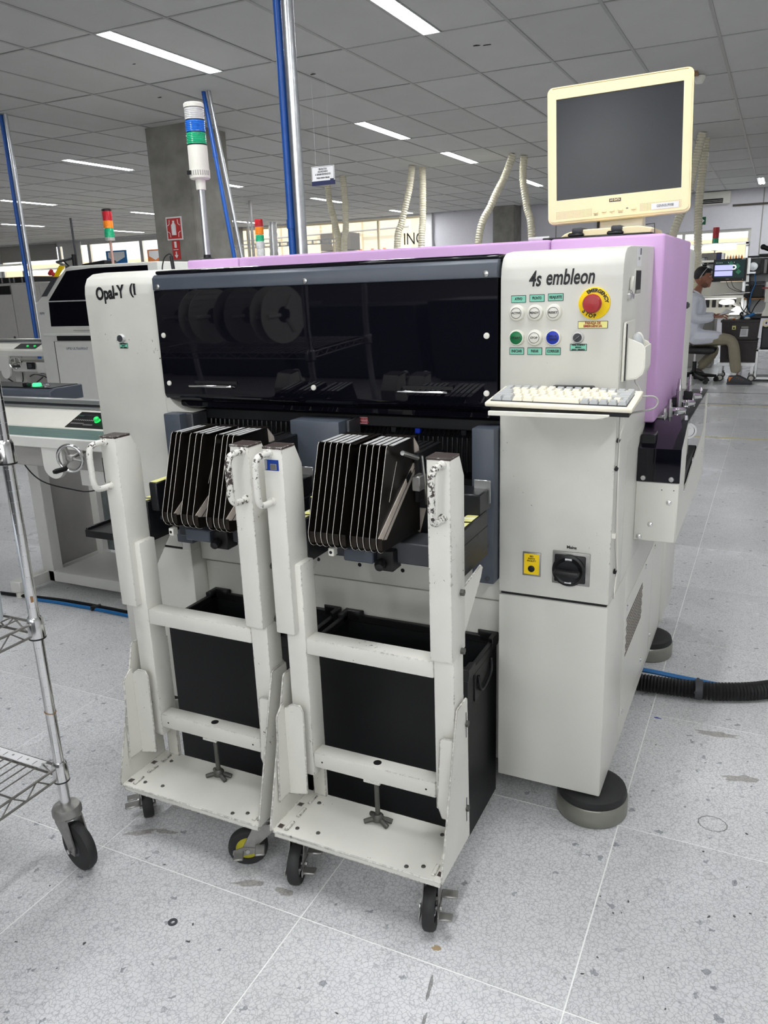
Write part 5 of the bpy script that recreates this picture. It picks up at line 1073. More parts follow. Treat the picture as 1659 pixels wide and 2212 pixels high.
# hand wheel on its shaft
wc = Vector((-2.345, 2.11, 0.812)); wn = Vector((0.30, -1, -0.05)).normalized(); wu = Vector((0, 0, 1)) - wn * Vector((0, 0, 1)).dot(wn); wu.normalize(); wv = wn.cross(wu)
hw = MB().tube([wc + (wu * math.cos(2 * PI * k / 32) + wv * math.sin(2 * PI * k / 32)) * 0.050 for k in range(32)], 0.0065, 10, closed=True).build('hand_wheel', 'chrome', t)
for k in range(3): a = 2 * PI * k / 3 + 0.3; MB().tube([wc, wc + (wu * math.cos(a) + wv * math.sin(a)) * 0.047], 0.0065, 8).build('spoke', 'castmetal', hw)
MB().lathe([(0.014, -0.01), (0.014, 0.008), (0.008, 0.010), (0, 0.008)], wc, wn, 20).build('hub', 'castmetal', hw); hp = wc - wu * 0.040 + wv * 0.022
MB().lathe([(0.009, 0), (0.010, 0.045), (0.007, 0.055), (0, 0.056)], hp, wn + Vector((-0.45, 0, 0)), 14).build('crank_grip', 'black', hw); MB().cyl(wc, wc - wn * 0.12, 0.007, n=12).build('shaft', 'castmetal', hw)
# stand
MB().box((-3.19, 2.60, 0.035), (-3.115, 2.66, 0.74), 0.003).build('leg', 'printer', t); MB().box((-3.17, 2.93, 0.035), (-3.11, 2.98, 0.74), 0.003).build('leg', 'printer', t)
MB().box((-2.05, 2.60, 0.035), (-1.98, 2.66, 0.66), 0.003).build('leg', 'printer', t); MB().box((-3.165, 2.665, 0.09), (-3.155, 2.93, 0.735)).build('side_panel', 'cabinet', t)
MB().box((-3.105, 2.96, 0.09), (-2.0, 2.975, 0.56)).build('rear_panel', mat('zinc_plate', (0.15, 0.17, 0.17), rough=0.5, metal=0.3, var=0.35, scale=22), t)
MB().box((-3.19, 2.60, 0.035), (-1.98, 2.66, 0.090), 0.003).build('base_rail', 'printer', t); MB().box((-3.11, 2.66, 0.060), (-1.98, 2.93, 0.088)).build('base_shelf', 'printer', t)
MB().box((-3.215, 2.42, 0.035), (-3.15, 3.0, 0.088), 0.003).build('foot_rail', 'printer', t)
for x, y in ((-3.19, 2.455), (-3.19, 2.97), (-2.02, 2.63), (-2.02, 2.9)): MB().lathe([(0.024, 0), (0.024, 0.02), (0.012, 0.035)], (x, y, 0), (0, 0, 1), 16).build('levelling_foot', 'offwhite', t)
MB().tube(smooth_path([(-3.17, 2.55, 0.735), (-3.08, 2.5, 0.66), (-2.92, 2.45, 0.60), (-2.70, 2.42, 0.585), (-2.55, 2.38, 0.60), (-2.38, 2.35, 0.655), (-2.3, 2.3, 0.70)]), 0.003, 6).build('cable', 'black', t)
MB().tube([Vector((-2.37, 2.33, 0.645)) + Vector((0.035 * math.cos(k * 0.5), 0.004 * (k % 5), 0.026 * math.sin(k * 0.5))) for k in range(40)], 0.004, 6).build('cable_coil', 'black', t)
tag(solo('foot_switch', MB().box((-2.63, 2.68, 0.092), (-2.53, 2.76, 0.215), 0.004), 'black', (-2.58, 2.72, 0.088), '', ''), 'small black box on the bottom shelf of the green belt conveyor', 'box')
# black operator box behind the first conveyor
t = thing('operator_box', 'long black operator box with lit green button behind the green belt conveyor', 'control box', (-3.5, 2.85, 0))
MB().prism([(2.76, 0.90), (2.76, 0.955), (2.80, 0.968), (2.97, 0.968), (2.97, 0.90)], 'x', -4.1, -3.14, 0.003).build('case', 'bluegrey', t); MB().box((-4.1, 2.79, 0.967), (-3.16, 2.96, 0.9705)).build('top_plate', 'black', t)
MB().box((-3.37, 2.80, 0.970), (-3.335, 2.83, 0.990), 0.003).build('black_button', 'black', t); MB().lathe([(0.022, 0), (0.022, 0.010), (0.019, 0.016), (0, 0.017)], (-3.30, 2.83, 0.970), (0, 0, 1), 20).build('green_button', mat('green_lamp', (0.05, 0.8, 0.25), emit=0.9, ecol=(0.05, 0.85, 0.25)), t)
MB().lathe([(0.018, 0), (0.018, 0.006), (0.012, 0.012), (0, 0.012)], (-3.235, 2.83, 0.970), (0, 0, 1), 18).build('key_switch', 'chrome', t)
for x in (-4.0, -3.25): MB().box((x - 0.03, 2.82, 0), (x + 0.03, 2.92, 0.90)).build('post', 'cabinet', t)
# screen printer with hooded window
py_ = 5.2
t = thing('screen_printer', 'white solder paste printer with sloped dark window behind the lettered tower', 'printer', (-5.0, 5.9, 0))
MB().prism([(-5.93, 0.03), (-5.93, 1.325), (-5.92, 1.345), (-5.50, 1.63), (-5.46, 1.642), (-4.5, 1.642), (-4.5, 0.03)], 'y', py_, py_ + 0.95, 0.012, 2).build('body', 'printer', t)
MB().prism([(-5.755, 1.363), (-5.497, 1.603), (-5.20, 1.617), (-4.6, 1.617), (-4.6, 1.363)], 'y', py_ - 0.004, py_ + 0.01).build('upper_window', 'smoke', t, smooth=0)
MB().prism([(-5.757, 1.352), (-4.6, 1.352), (-4.6, 1.145), (-5.77, 1.145)], 'y', py_ - 0.004, py_ + 0.01).build('lower_window', 'smoke', t, smooth=0)
MB().cyl((-5.74, py_ - 0.008, 1.357), (-4.6, py_ - 0.008, 1.357), 0.006, n=8).build('window_bar', 'alu', t)
MB().prism([(-5.828, 1.400), (-5.77, 1.402), (-5.60, 1.560), (-5.655, 1.560)], 'y', py_ - 0.012, py_).build('control_strip', 'darkgrey', t); MB().prism([(-5.655, 1.560), (-5.60, 1.560), (-5.50, 1.648), (-5.56, 1.650)], 'y', py_ - 0.014, py_).build('yellow_plate', 'yellow', t)
MB().lathe([(0.018, 0), (0.018, 0.03), (0.028, 0.032), (0.028, 0.05), (0, 0.052)], (-5.63, py_ - 0.01, 1.575), (-0.7, -0.3, 0.55), 16).build('stop_button', 'red', t)
MB().box((-5.86, py_ - 0.03, 1.065), (-4.55, py_, 1.085), 0.003).build('ledge', 'printer', t); MB().box((-5.72, py_ - 0.004, 1.02), (-4.6, py_ + 0.01, 1.062)).build('dark_gap', 'dark', t); MB().box((-5.50, py_ - 0.012, 1.105), (-5.2, py_, 1.112)).build('drawer_pull', 'cabinet', t)
MB().box((-5.755, py_ - 0.008, 0.06), (-4.6, py_ + 0.01, 1.015), 0.004).build('door', 'printer', t); MB().box((-5.765, py_ - 0.003, 0.06), (-5.757, py_ + 0.01, 1.015)).build('door_gap', 'dark', t)
text('UPSE ULTRAPRINT', 0.03, 'blueink', t, 'lettering', (-5.49, py_ - 0.0085, 0.952), width=0.26); text('MPM', 0.035, 'blueink', t, 'lettering', (-5.86, py_ - 0.001, 1.255), width=0.055)
for x in (-5.8, -4.65): MB().cyl((x, py_ + 0.1, 0), (x, py_ + 0.1, 0.04), 0.04, n=14).build('foot', 'darkgrey', t)
def stack_light(x, y, z0, r, zs, label, pole_r=0.012, pm='alu', cap=True):
    """zs = list of (z_low, z_high, material)"""
    t = thing('stack_light', label, 'stack light', (x, y, z0), 'small stack lights')
    MB().cyl((x, y, z0), (x, y, zs[0][0]), pole_r, n=12).build('pole', pm, t)
    for a, b, m in zs: MB().lathe([(r, 0), (r, (b - a) * 0.9), (r * 0.94, (b - a))], (x, y, a), (0, 0, 1), 18).build('lens', m, t)
    if cap: MB().lathe([(r, 0), (r, 0.014), (r * 0.7, 0.02), (0, 0.02)], (x, y, zs[-1][1]), (0, 0, 1), 18).build('cap', 'black', t)
    return t
stack_light(-5.345, 5.6, 1.64, 0.042, [(1.852, 1.882, 'cabinet'), (1.882, 1.958, 'greenlens'), (1.958, 2.02, 'orangelens'), (2.02, 2.098, 'redlens')], 'stack light with red, orange and green lenses on top of the white printer', pm=mat('pole_copper', (0.5, 0.3, 0.25), rough=0.4))
stack_light(-4.04, 6.0, 0.0, 0.036, [(1.672, 1.73, 'clearlens'), (1.732, 1.79, 'clearlens'), (1.792, 1.842, 'greenlens'), (1.846, 1.905, 'orangelens'), (1.91, 1.968, 'redlens')], 'red, orange, green and clear stack light right of the leaning blue pipe', cap=False)
stack_light(-1.02, 15.0, 0.0, 0.05, [(1.75, 1.84, 'clearlens'), (1.84, 1.95, 'greenlens'), (1.95, 2.12, 'redlens')], 'small red and green stack light before the right window', cap=False)
stack_light(-9.9, 12.5, 0.0, 0.05, [(1.95, 2.03, 'cabinet'), (2.03, 2.1, 'greenlens'), (2.1, 2.17, 'yellow'), (2.17, 2.25, 'redlens')], 'tiny far stack light beside the crinkled duct', cap=False)
t = thing('display_boom', 'black monitor arm reaching over the white printer', 'arm', (-5.93, 5.75, 1.64))
MB().tube([(-6.75, 6.4, 1.70), (-6.40, 5.95, 1.722), (-5.98, 5.75, 1.735)], 0.013, 8).build('beam', 'black', t); MB().cyl((-5.96, 5.75, 1.64), (-5.955, 5.75, 1.77), 0.022, n=12).build('joint', 'black', t); MB().tube([(-6.10, 5.75, 1.72), (-5.97, 5.75, 1.61), (-5.9, 5.75, 1.60)], 0.007, 6).build('cable', 'black', t)
MB().cyl((-6.75, 6.4, 0), (-6.75, 6.4, 1.72), 0.014, n=10).build('column', 'darkgrey', t)
tag(solo('black_handset', MB().prism([(-5.80, 1.645), (-5.77, 1.675), (-5.50, 1.70), (-5.485, 1.69), (-5.485, 1.645)], 'y', 5.65, 5.8, 0.008), 'black', (-5.64, 5.7, 1.645), '', ''), 'flat black box lying on top of the white printer', 'box')
pipe('thin_post', (-6.02, 5.85, 0), (-6.04, 5.85, 2.10), 0.010, 'darkgrey', 'thin grey upright post left of the white printer stack light', 'post', n=8)
# second conveyor feeding the printer
t, P, n = conveyor(-8.2, -6.12, 5.6, 0.90, 'farther white conveyor with small hand wheel feeding the white printer', (-7.02, -6.72), belt=False)
MB().box((-8.2, 5.60, 0.90), (-6.12, 5.79, 0.91)).build('top_sheet', 'offwhite', t)
for x in (-6.86, -6.76): MB().lathe([(0.013, 0), (0.011, 0.010), (0, 0.011)], P(x, 0.5, 0.0015), n, 14).build('green_knob', 'greenglow', t)
MB().box((-8.1, 5.63, 0.71), (-6.15, 5.96, 0.80), 0.004).build('apron', 'printer', t); MB().prism([(-6.5, 0.80), (-6.25, 0.80), (-6.13, 0.70), (-6.5, 0.70)], 'y', 5.61, 5.63).build('cowl', 'printer', t)
tab = [(-6.97, 0.86), (-6.97, 0.70)] + [(-6.91 - 0.06 * math.cos(k * PI / 10), 0.70 - 0.06 * math.sin(k * PI / 10)) for k in range(1, 10)] + [(-6.85, 0.70), (-6.85, 0.86)]
MB().prism(tab, 'y', 5.585, 5.61, 0.001).build('round_tab', 'printer', t)
ps = MB().box((-6.62, 5.595, 0.735), (-6.52, 5.61, 0.80), 0.002).build('inlet_plate', 'black', t); MB().box((-6.60, 5.59, 0.75), (-6.55, 5.596, 0.785), 0.003).build('socket', 'darkgrey', ps)
wc = Vector((-6.68, 5.52, 0.80)); wn = Vector((0.35, -1, 0)).normalized(); wu = Vector((0, 0, 1)); wv = wn.cross(wu)
hw = MB().tube([wc + (wu * math.cos(2 * PI * k / 24) + wv * math.sin(2 * PI * k / 24)) * 0.055 for k in range(24)], 0.007, 8, closed=True).build('hand_wheel', 'chrome', t)
for k in range(3): a = 2 * PI * k / 3; MB().tube([wc, wc + (wu * math.cos(a) + wv * math.sin(a)) * 0.052], 0.007, 6).build('spoke', 'castmetal', hw)
MB().cyl(wc, wc - wn * 0.12, 0.008, n=10).build('shaft', 'castmetal', hw); MB().cyl(wc - wu * 0.03 - wv * 0.05, wc - wu * 0.028 - wv * 0.05 + wn * 0.05 + Vector((-0.07, 0, 0)), 0.011, n=10).build('crank_grip', 'black', hw)
for x in (-7.9, -6.95, -6.2): MB().box((x - 0.035, 5.75, 0), (x + 0.035, 5.82, 0.72), 0.003).build('leg', 'printer', t)
MB().box((-6.9, 5.85, 0.1), (-6.2, 5.87, 0.66)).build('rear_panel', 'cabinet', t)
for pts in ([(-6.95, 5.6, 0.66), (-6.8, 5.6, 0.59), (-6.68, 5.6, 0.57), (-6.55, 5.6, 0.60), (-6.45, 5.62, 0.66)], [(-6.72, 5.62, 0.70), (-6.70, 5.6, 0.64), (-6.72, 5.6, 0.60)], [(-6.6, 5.6, 0.665), (-6.5, 5.58, 0.69), (-6.38, 5.6, 0.66), (-6.34, 5.6, 0.6)]):
    MB().tube(smooth_path(pts), 0.006, 6).build('cable', 'black', t)
t.location = Vector(t.location) + Vector((0.17, -0.15, 0))
# grey cabinet row at the far left
def cabinet(x0, x1, y, h, label, name='tall_cabinet', m='cabinet', doors=2, group=None, cat='cabinet'):
    t = thing(name, label, cat, ((x0 + x1) / 2, y + 0.35, 0), group)
    MB().box((x0, y + 0.02, 0.04), (x1, y + 0.75, h), 0.01).build('body', m, t); w = (x1 - x0) / doors
    for k in range(doors):
        d = MB().box((x0 + k * w + 0.006, y, 0.08), (x0 + (k + 1) * w - 0.006, y + 0.02, h - 0.02), 0.004).build('door', m, t); MB().box((x0 + (k + 1) * w - 0.07, y - 0.02, h * 0.5), (x0 + (k + 1) * w - 0.05, y, h * 0.5 + 0.12), 0.004).build('handle', 'darkgrey', d)
    MB().box((x0 + 0.02, y + 0.04, 0), (x1 - 0.02, y + 0.7, 0.05)).build('plinth', 'black', t)
    return t
cb = cabinet(-9.95, -8.45, 7.5, 1.585, 'large grey electrical cabinet behind the leftmost blue pipe', doors=3)
MB().box((-9.9, 7.52, 1.585), (-8.55, 8.2, 1.655), 0.004).build('top_tray', 'black', cb)
for x in (-9.12, -8.98, -8.90, -8.75, -8.62): MB().box((x, 7.515, 1.588), (x + 0.022, 7.53, 1.65)).build('slat', 'alu', cb)
MB().box((-9.3, 7.49, 1.445), (-8.955, 7.502, 1.552), 0.004).build('display', 'black', cb)
# benches with lit tubes behind the cabinet
def bench_lamp(x0, x1, y, z, label, group='bench lamps'):
    t = thing('bench_lamp', label, 'lamp', ((x0 + x1) / 2, y, z), group)
    MB().cyl((x0, y, z), (x1, y, z), 0.045, n=10).build('tube', 'lit', t); MB().box((x0 - 0.05, y - 0.05, z + 0.04), (x1 + 0.05, y + 0.05, z + 0.08), 0.005).build('housing', 'offwhite', t)
    for x in (x0, x1): MB().box((x - 0.02, y + 0.02, 0), (x + 0.02, y + 0.06, z + 0.05)).build('post', 'alu', t)
    return t
bench_lamp(-13.6, -12.75, 11, 1.93, 'lit bench tube at the left picture edge over the grey cabinet'); bench_lamp(-13.1, -12.2, 11.4, 1.84, 'lit bench tube crossed by the leftmost blue pipe'); bench_lamp(-11.9, -11.0, 11.9, 1.86, 'lit bench tube left of the yellow stop plate'); bench_lamp(-11.6, -10.4, 13.4, 1.88, 'lit bench tube right behind the white printer hood')
def shelf_unit(x0, x1, y, label, boxes, z=(0.8, 1.3, 1.75)):
    t = thing('shelf_unit', label, 'shelf', ((x0 + x1) / 2, y, 0), 'bench shelves')
    for x in (x0, x1): MB().box((x - 0.03, y, 0), (x + 0.03, y + 0.06, z[-1]), 0.004).build('post', 'alu', t)
    for q in z: MB().box((x0, y - 0.25, q - 0.03), (x1, y + 0.3, q), 0.004).build('shelf', 'offwhite', t)
    return t
shelf_unit(-12.6, -10.6, 12.3, 'white bench shelving left of the white printer, seen under the monitor arm', 0)
cmix = ['creamwall', 'cabinet', 'offwhite', 'tanwall', 'alu', 'bluehose']
for k in range(7):
    x = -12.4 + k * 0.27; h = R.uniform(0.14, 0.3)
    tag(solo('storage_box', MB().box((x, 12.1, 1.30), (x + 0.2, 12.35, 1.30 + h), 0.006), cmix[k % 6], (x + 0.1, 12.2, 1.30), '', ''), f'{["cream", "grey", "white", "tan", "silver", "blue", "cream"][k]} box on the bench shelf left of the printer, {ORD[k]} from the left', 'box', 'boxes on the bench shelf')
# posters on the left windows, pallets outside
for x, y, z, w, h, m, lab in ((-18.75, 19.83, 2.50, 0.85, 0.42, 'bluehose', 'blue poster on the far left window pane'), (-17.2, 19.83, 2.48, 0.6, 0.38, 'orange', 'orange poster on the window pane beside the column')):
    t = thing('window_poster', lab, 'poster', (x, y, z)); MB().box((x - w / 2, y, z - h / 2), (x + w / 2, y + 0.004, z + h / 2)).build('sheet', m, t); MB().prism([(x - w * 0.4, z), (x, z - h * 0.3), (x + w * 0.4, z), (x + w * 0.4, z + h * 0.4), (x - w * 0.4, z + h * 0.4)], 'y', y - 0.004, y).build('picture', 'paper', t)
# things behind the machine, between the pipes
pipe('thin_post', (-9.62, 14, 0), (-9.60, 14, CZ), 0.028, 'steel', 'thin steel post left of the red and orange stack light', 'post', n=10); pipe('thin_post', (-9.74, 14.05, 0), (-9.72, 14.05, 2.72), 0.022, 'steel', 'shorter thin steel post beside the taller one', 'post', n=10)
for x, lab in ((-9.10, 'pale round duct right of the red and orange stack light'), (-8.44, 'pale round duct just right of the tall conduit')):
    ribbed([(x, 14, 2.66), (x - 0.01, 14, 2.3), (x - 0.04, 14, 0.02)], 0.09, lab, 'alu', 'round ducts', 'round_duct', 0.12, 'duct')
t = thing('cable_tray', 'long grey cable tray crossing behind the machine at pipe height', 'tray', (-9, 14.2, 2.2))
for z in (2.20, 2.27): MB().box((-10.3, 14.18, z), (-7.7, 14.22, z + 0.02)).build('rail', 'alu', t)
for k in range(14): MB().box((-10.25 + k * 0.19, 14.19, 2.2), (-10.22 + k * 0.19, 14.21, 2.28)).build('rung', 'alu', t)
for x in (-10.2, -7.8): MB().box((x - 0.02, 14.18, 0), (x + 0.02, 14.22, 2.2)).build('leg', 'alu', t)
t = thing('wall_fan', 'round pale wall fan beside the leaning blue pipe', 'fan', (-10.25, 14.0, 2.19))
MB().tube([(-10.25 + 0.12 * math.cos(k * PI / 12), 14.0, 2.19 + 0.12 * math.sin(k * PI / 12)) for k in range(24)], 0.012, 6, closed=True).build('guard_ring', 'offwhite', t)
for k in range(4): a = k * PI / 2 + 0.4; MB().tube([(-10.25, 14.0, 2.19), (-10.25 + 0.11 * math.cos(a), 14.0, 2.19 + 0.11 * math.sin(a))], 0.022, 5).build('blade', 'cabinet', t)
MB().sphere((-10.25, 13.98, 2.19), 0.035, 10).build('hub', 'offwhite', t); MB().cyl((-10.25, 14.03, 0), (-10.25, 14.03, 2.19), 0.018, n=8).build('stand', 'cabinet', t)
t = thing('crate_stack', 'dark brown stack with square openings behind the partition glass', 'crates', (-11.4, 22.5, 0))
for k in range(6):
    z = -0.15 + k * 0.52
    c_ = MB().box((-12.75, 22.2, z), (-12.05, 22.9, z + 0.5), 0.01).build('crate', 'brown', t); MB().box((-12.34, 22.18, z + 0.12), (-12.18, 22.21, z + 0.34), 0.01).build('opening', 'creamwall', c_)
    c_ = MB().box((-12.03, 22.25, z), (-11.75, 22.9, z + 0.5), 0.01).build('crate', 'brown', t)
t = thing('pallet_rack', 'low orange pallet rack behind the partition glass', 'rack', (-11.6, 23.5, 0))
for z in (1.9, 2.35): MB().box((-12.6, 23.5, z), (-10.6, 23.56, z + 0.1)).build('beam', 'orange', t)
for k in range(5): MB().box((-12.5 + k * 0.42, 23.45, -0.1), (-12.44 + k * 0.42, 23.55, 2.5)).build('upright', 'orange', t)
# cables on the floor, left
t = thing('floor_cable', 'black cable with blue hose lying on the floor under the green belt conveyor', 'cable', (-2.9, 2.46, 0))
MB().tube(smooth_path([(-3.9, 2.40, 0.009), (-3.315, 2.433, 0.009), (-3.086, 2.456, 0.009), (-2.888, 2.475, 0.009), (-2.524, 2.475, 0.009), (-2.0, 2.45, 0.009)]), 0.009, 8).build('black_cable', 'black', t)
MB().tube(smooth_path([(-3.086, 2.436, 0.007), (-2.888, 2.450, 0.007), (-2.524, 2.450, 0.007), (-2.0, 2.42, 0.007)]), 0.008, 8).build('blue_hose', 'bluehose', t); MB().tube([(-2.72, 2.44, 0.012), (-2.70, 2.48, 0.012)], 0.012, 8).build('tape_band', 'black', t)
# black corrugated hose leaving the machine on the right
hs = ribbed([(-0.55, 2.60, 0.032), (-0.309, 2.616, 0.032), (-0.166, 2.628, 0.032), (-0.05, 2.65, 0.032), (0.10, 2.73, 0.032), (0.35, 2.95, 0.032)], 0.032, 'black corrugated hose with a blue tube lying on the floor right of the machine', 'black', None, 'corrugated_hose', 0.011)
MB().tube(smooth_path([(-0.55, 2.655, 0.06), (-0.31, 2.665, 0.056), (-0.20, 2.668, 0.050), (-0.11, 2.672, 0.045), (0.0, 2.70, 0.03), (0.1, 2.755, 0.02)]), 0.0085, 8).build('blue_tube', 'bluehose', hs)
MB().tube([(-0.130, 2.60, 0.035), (-0.128, 2.66, 0.058), (-0.120, 2.68, 0.03)], 0.006, 6).build('tie_band', 'darkgrey', hs); MB().cyl((-0.112, 2.635, 0.033), (-0.135, 2.632, 0.033), 0.034, n=14).build('tie_band', 'darkgrey', hs)
# ================================================================== UNSEEN REELS AND ADDED DARK CABINETS (seen only as reflections)
def reel(x, y, z, r, w, m, label):
    t = thing('component_reel', label, 'reel', (x, y, z - r), 'reels on the wire rack')
    for s in (0, w): MB().ring((x + s, y, z), (1, 0, 0), r * 0.28, r, 0.002, 36).build('flange', m, t)
    for s in (0, w):
        for k in range(3): a = k * 2 * PI / 3; MB().tube([(x + s, y + 0.2 * r * math.cos(a), z + 0.2 * r * math.sin(a)), (x + s, y + 0.75 * r * math.cos(a), z + 0.75 * r * math.sin(a))], 0.012, 6).build('spoke', m, t)
    MB().cyl((x, y, z), (x + w, y, z), r * 0.6, n=28).build('core', 'black', t)
for k in range(4): reel(-2.3 + k * 0.17, 0.95, 1.0925 + 0.16, 0.16, 0.05, 'offwhite' if k % 2 else 'cabinet', f'{ORD[k]} large reel from the far end of the rack shelf outside the picture')
for k, (x0, x1, h) in enumerate(((-6.2, -5.0, 1.1), (-4.9, -3.6, 1.15), (-3.5, -2.4, 1.1), (-2.3, -1.0, 1.15), (-0.9, 0.3, 1.1), (0.4, 1.6, 1.15))):
    cabinet(x0, x1, -2.6, h, f'{ORD[k]} dark cabinet added behind the camera for window reflections, counted from the left', m='darkgrey', group='cabinets added behind the camera for reflections')  # unseen row, added to darken the reflection in the smoked window
# ================================================================== SEATED WORKER
def evaluated(ob):
    dg = bpy.context.evaluated_depsgraph_get(); dg.update(); me = bpy.data.meshes.new_from_object(ob.evaluated_get(dg)); bpy.data.objects.remove(ob); return me
def skin_mesh(verts, edges, root=0, sub=1):
    """verts = (x, y, z, rx, ry); one vertex per joint"""
    me = bpy.data.meshes.new('s'); me.from_pydata([v[:3] for v in verts], edges, [])
    ob = bpy.data.objects.new('s', me); COL.objects.link(ob); ob.modifiers.new('k', 'SKIN')
    for i, v in enumerate(verts):
        d = me.skin_vertices[0].data[i]; d.radius = (v[3], v[4] if len(v) > 4 else v[3]); d.use_root = (i == root)
    if sub: m = ob.modifiers.new('u', 'SUBSURF'); m.levels = sub; m.render_levels = sub
    return evaluated(ob)
def fuse(meshes, voxel=0.008, smooth=3):
    bm = bmesh.new()
    for me in meshes: bm.from_mesh(me)
    me = bpy.data.meshes.new('f'); bm.to_mesh(me); bm.free()
    ob = bpy.data.objects.new('f', me); COL.objects.link(ob); m = ob.modifiers.new('r', 'REMESH'); m.mode = 'VOXEL'; m.voxel_size = voxel
    if smooth: s = ob.modifiers.new('s', 'SMOOTH'); s.iterations = smooth; s.factor = 0.5
    return evaluated(ob)
def put(me, name, m, parent):
    me.transform(Matrix.Translation(-parent_loc(parent))); me.name = name; me.materials.clear(); me.materials.append(M[m] if isinstance(m, str) else m); me.shade_smooth()
    o = bpy.data.objects.new(name, me); COL.objects.link(o); o.parent = parent; return o
def mb_mesh(mb): me = bpy.data.meshes.new('b'); me.from_pydata(mb.v, [], mb.f); return me
yn, yf_ = 11.22, 11.52; yc = 11.37     # near and far side of the body
hx, hz = -0.885, 1.345                 # head centre
body_v = [(-1.00, yc, 0.60, 0.09, 0.11), (-1.00, yc, 0.80, 0.10, 0.13), (-0.985, yc, 1.00, 0.10, 0.14), (-0.965, yc, 1.12, 0.062, 0.08), (-0.935, yc, 1.185, 0.052, 0.052), (-0.905, yc, 1.26, 0.052, 0.052),
          (-0.975, yn + 0.0, 1.095, 0.055), (-0.965, yn - 0.05, 0.84, 0.045), (-0.80, yn + 0.02, 0.835, 0.036), (-0.70, yn + 0.06, 0.855, 0.027),
          (-0.975, yf_, 1.095, 0.055), (-0.955, yf_ + 0.05, 0.84, 0.045), (-0.80, yf_ - 0.02, 0.85, 0.036), (-0.70, yf_ - 0.05, 0.87, 0.027),
          (-0.97, yn + 0.08, 0.565, 0.07), (-0.46, yn + 0.03, 0.56, 0.062), (-0.42, yn + 0.02, 0.32, 0.052), (-0.40, yn + 0.02, 0.085, 0.036),
          (-0.97, yf_ - 0.08, 0.56, 0.07), (-0.66, yf_ + 0.04, 0.42, 0.062), (-0.78, yf_ + 0.04, 0.26, 0.052), (-0.90, yf_ + 0.03, 0.12, 0.036)]
body_e = [(0, 1), (1, 2), (2, 3), (3, 4), (4, 5), (3, 6), (6, 7), (7, 8), (8, 9), (3, 10), (10, 11), (11, 12), (12, 13), (0, 14), (14, 15), (15, 16), (16, 17), (0, 18), (18, 19), (19, 20), (20, 21)]
def hand(x, y, z, sg):
    """palm with four curled fingers and a thumb, pointing along +x"""
    out = [mb_mesh(MB().box((x - 0.01, y - 0.040, z - 0.016), (x + 0.085, y + 0.040, z + 0.014), 0.012, 2))]
    for k, (dy, L) in enumerate(((-0.031, 0.060), (-0.010, 0.072), (0.011, 0.068), (0.031, 0.052))):
        out.append(skin_mesh([(x + 0.065, y + dy, z, 0.0095), (x + 0.075 + L * 0.45, y + dy, z - 0.006, 0.009), (x + 0.075 + L * 0.8, y + dy, z - 0.022, 0.008), (x + 0.075 + L * 0.92, y + dy, z - 0.04, 0.007)], [(0, 1), (1, 2), (2, 3)]))
    out.append(skin_mesh([(x + 0.02, y + sg * 0.030, z, 0.012), (x + 0.05, y + sg * 0.055, z + 0.012, 0.010), (x + 0.085, y + sg * 0.058, z + 0.020, 0.0085)], [(0, 1), (1, 2)])); return out
hm = MB(); hm.sphere((hx - 0.005, yc, hz + 0.012), 0.1, 28, (1.02, 0.80, 1.14)); hm.sphere((hx + 0.035, yc, hz - 0.055), 0.068, 24, (0.98, 0.84, 1.12))
hm.sphere((hx + 0.068, yc, hz - 0.105), 0.028, 16, (0.9, 1.1, 0.85))                                       # chin
hm.sphere((hx + 0.075, yc, hz + 0.032), 0.03, 16, (0.8, 1.9, 0.75))                                        # brow
nose = MB().add([(hx + 0.085, yc - 0.010, hz + 0.020), (hx + 0.085, yc + 0.010, hz + 0.020), (hx + 0.124, yc, hz - 0.028), (hx + 0.080, yc - 0.020, hz - 0.042), (hx + 0.080, yc + 0.020, hz - 0.042), (hx + 0.118, yc, hz - 0.042)], [(0, 1, 2), (0, 2, 3), (1, 4, 2), (2, 5, 3), (2, 4, 5), (3, 5, 4), (0, 3, 4, 1)])
lips = MB().sphere((hx + 0.094, yc, hz - 0.066), 0.012, 12, (0.8, 1.9, 0.55)); lips.sphere((hx + 0.090, yc, hz - 0.080), 0.012, 12, (0.8, 1.7, 0.6))
ears = MB()
for sg in (-1, 1): ears.sphere((hx - 0.028, yc + sg * 0.084, hz - 0.022), 0.03, 16, (0.62, 0.32, 1.05)); ears.sphere((hx - 0.018, yc + sg * 0.082, hz - 0.045), 0.013, 10, (0.8, 0.5, 1))
man = thing('person', 'seated person in white lab coat and khaki trousers, side on at the far bench', 'person', (-0.95, yc, 0))
bm_ = fuse([skin_mesh(body_v, body_e), mb_mesh(hm), mb_mesh(nose), mb_mesh(lips), mb_mesh(ears)] + hand(-0.69, yn + 0.06, 0.855, 1) + hand(-0.69, yf_ - 0.05, 0.87, -1), 0.006, 2)
put(bm_, 'body', 'skin', man)
for sg in (-1, 1):
    e = MB().sphere((hx + 0.079, yc + sg * 0.033, hz + 0.008), 0.0105, 12).build('eye', 'paper', man); MB().sphere((hx + 0.0865, yc + sg * 0.035, hz + 0.008), 0.0045, 8).build('iris', 'ink', e)
    MB().tube([(hx + 0.093, yc + sg * 0.012, hz + 0.030), (hx + 0.098, yc + sg * 0.032, hz + 0.035), (hx + 0.085, yc + sg * 0.052, hz + 0.030)], 0.0048, 6).build('eyebrow', 'hair', man)
hb = MB(); hb.sphere((hx - 0.012, yc, hz + 0.035), 0.104, 28, (1.03, 0.83, 1.02)); hair = mb_mesh(hb)
bmx = bmesh.new(); bmx.from_mesh(hair)
